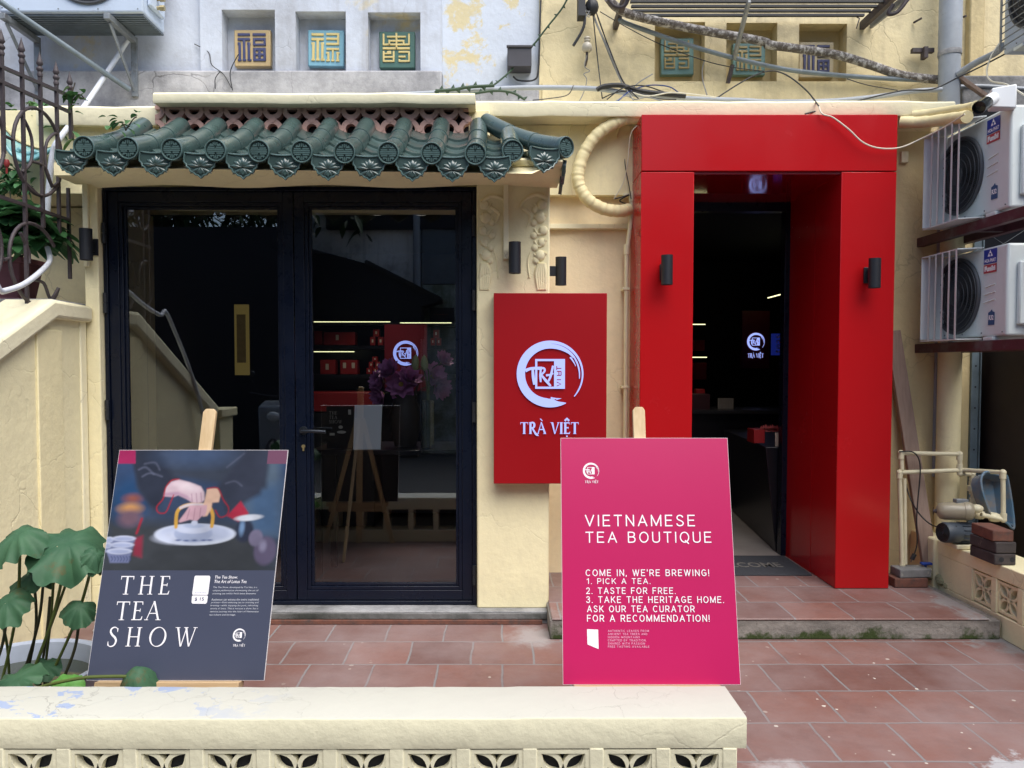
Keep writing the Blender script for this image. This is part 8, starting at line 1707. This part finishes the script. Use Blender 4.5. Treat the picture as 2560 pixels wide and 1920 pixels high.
# street tree
tr = thing('street_tree', 'dark leafy street tree across the lane, silhouetted in the top of the left glass door', 'tree', (-5.6, -3.2, 0))
b = MB(); b.tube(spline([(-5.6, -3.2, 0), (-5.5, -3.2, 1.6), (-5.3, -3.1, 3.2), (-4.9, -3.0, 4.8)], 6), [.20 - .006 * i for i in range(19)], 10)
for k in range(7): a = k * .9; b.tube(spline([(-5.3, -3.1, 2.9 + .2 * k), (-5.0 + .6 * math.cos(a), -3.1 + .5 * math.sin(a), 3.7 + .15 * k), (-4.6 + 1.4 * math.cos(a), -3.0 + 1.2 * math.sin(a), 4.3 + .1 * k)], 5), .045, 7)
b.build('trunk', M['twig'], tr, smooth=60)
b = MB(); r = random.Random(15)
for k in range(260):
    c = Vector((-4.2 + r.gauss(0, 1.1), -2.9 + r.gauss(0, .6), 3.55 + abs(r.gauss(0, 1.0))))
    for j in range(9): a = r.uniform(0, 6.28); el = r.uniform(-.9, .5); leaf_mesh(b, c + Vector((r.gauss(0, .12), r.gauss(0, .12), r.gauss(0, .1))), (math.cos(a) * math.cos(el), math.sin(a) * math.cos(el), math.sin(el)), r.uniform(.18, .34), r.uniform(.025, .05), .3, n=3)
b.build('crown', M['leaf_tree'], tr, fix=False)
for k, (xa_, xb_, ya_, yb2, hh) in enumerate(((x1 + 5.2, x1 + 13, yo - .6, yo - 5, 6.4), (-17, -7.6, -3.4, -9, 6.0), (4.4, 9, 1.2, 4.6, 4.2), (-16, -5.4, .6, 4.8, 4.0))):  # unseen houses added to block low sky light and deepen contrast
    b = MB(); b.box((xa_, yb2, 0), (xb_, ya_, hh)); tag(b.build('sky_block_house', M['grey_band']), ('plain grey house added across the lane, far right, to block low sky light', 'plain grey house added across the lane, far left, to block low sky light', 'plain grey house added beyond the right edge of the courtyard to block low sky light', 'plain grey house added beyond the left edge of the courtyard to block low sky light')[k], 'building')
# parked scooter mirrored in the left pane
sc_ = thing('parked_scooter', 'grey scooter parked across the lane, dimly mirrored in the left glass door', 'scooter', (-3.0, -1.0, 0))
b = MB(); sx_, sy_ = -2.72, -.6
b.hexa([(sx_ - .17, sy_, .35), (sx_ + .17, sy_, .35), (sx_ + .14, sy_ - .25, .35), (sx_ - .14, sy_ - .25, .35), (sx_ - .20, sy_ - .05, .92), (sx_ + .20, sy_ - .05, .92), (sx_ + .16, sy_ - .22, 1.0), (sx_ - .16, sy_ - .22, 1.0)]); b.box((sx_ - .15, sy_ - 1.3, .45), (sx_ + .15, sy_ - .3, .62)); b.build('body', simple('scooter_grey', (.20, .23, .27), .35, coat=.4), sc_, bev=.03)
b = MB(); b.tube(spline([(sx_ - .34, sy_ - .22, 1.08), (sx_, sy_ - .14, 1.04), (sx_ + .34, sy_ - .22, 1.08)], 5), .014, 8); b.build('handlebar', M['black_lamp'], sc_, smooth=50)
for s_ in (-1, 1):
    b = MB(); b.tube(spline([(sx_ + s_ * .22, sy_ - .2, 1.07), (sx_ + s_ * .27, sy_ - .16, 1.2), (sx_ + s_ * .30, sy_ - .16, 1.28)], 5), .006, 6); b.ball((sx_ + s_ * .31, sy_ - .16, 1.31), .06, 10, (1.1, .3, .7)); b.build('mirror', M['black_lamp'], sc_, smooth=60)
for yy in (sy_ - .02, sy_ - 1.2): b = MB(); b.tube([(sx_, yy + .22 * math.cos(2 * math.pi * i / 28), .27 + .22 * math.sin(2 * math.pi * i / 28)) for i in range(28)], .05, 10, closed=True); b.build('wheel', M['cable_black'], sc_, smooth=60)
b = MB(); b.ball((sx_, sy_ - .03, .80), .07, 12, (1.2, .5, .9)); b.build('headlight', simple('headlight_lens', (.5, .55, .6), .15), sc_, smooth=60)
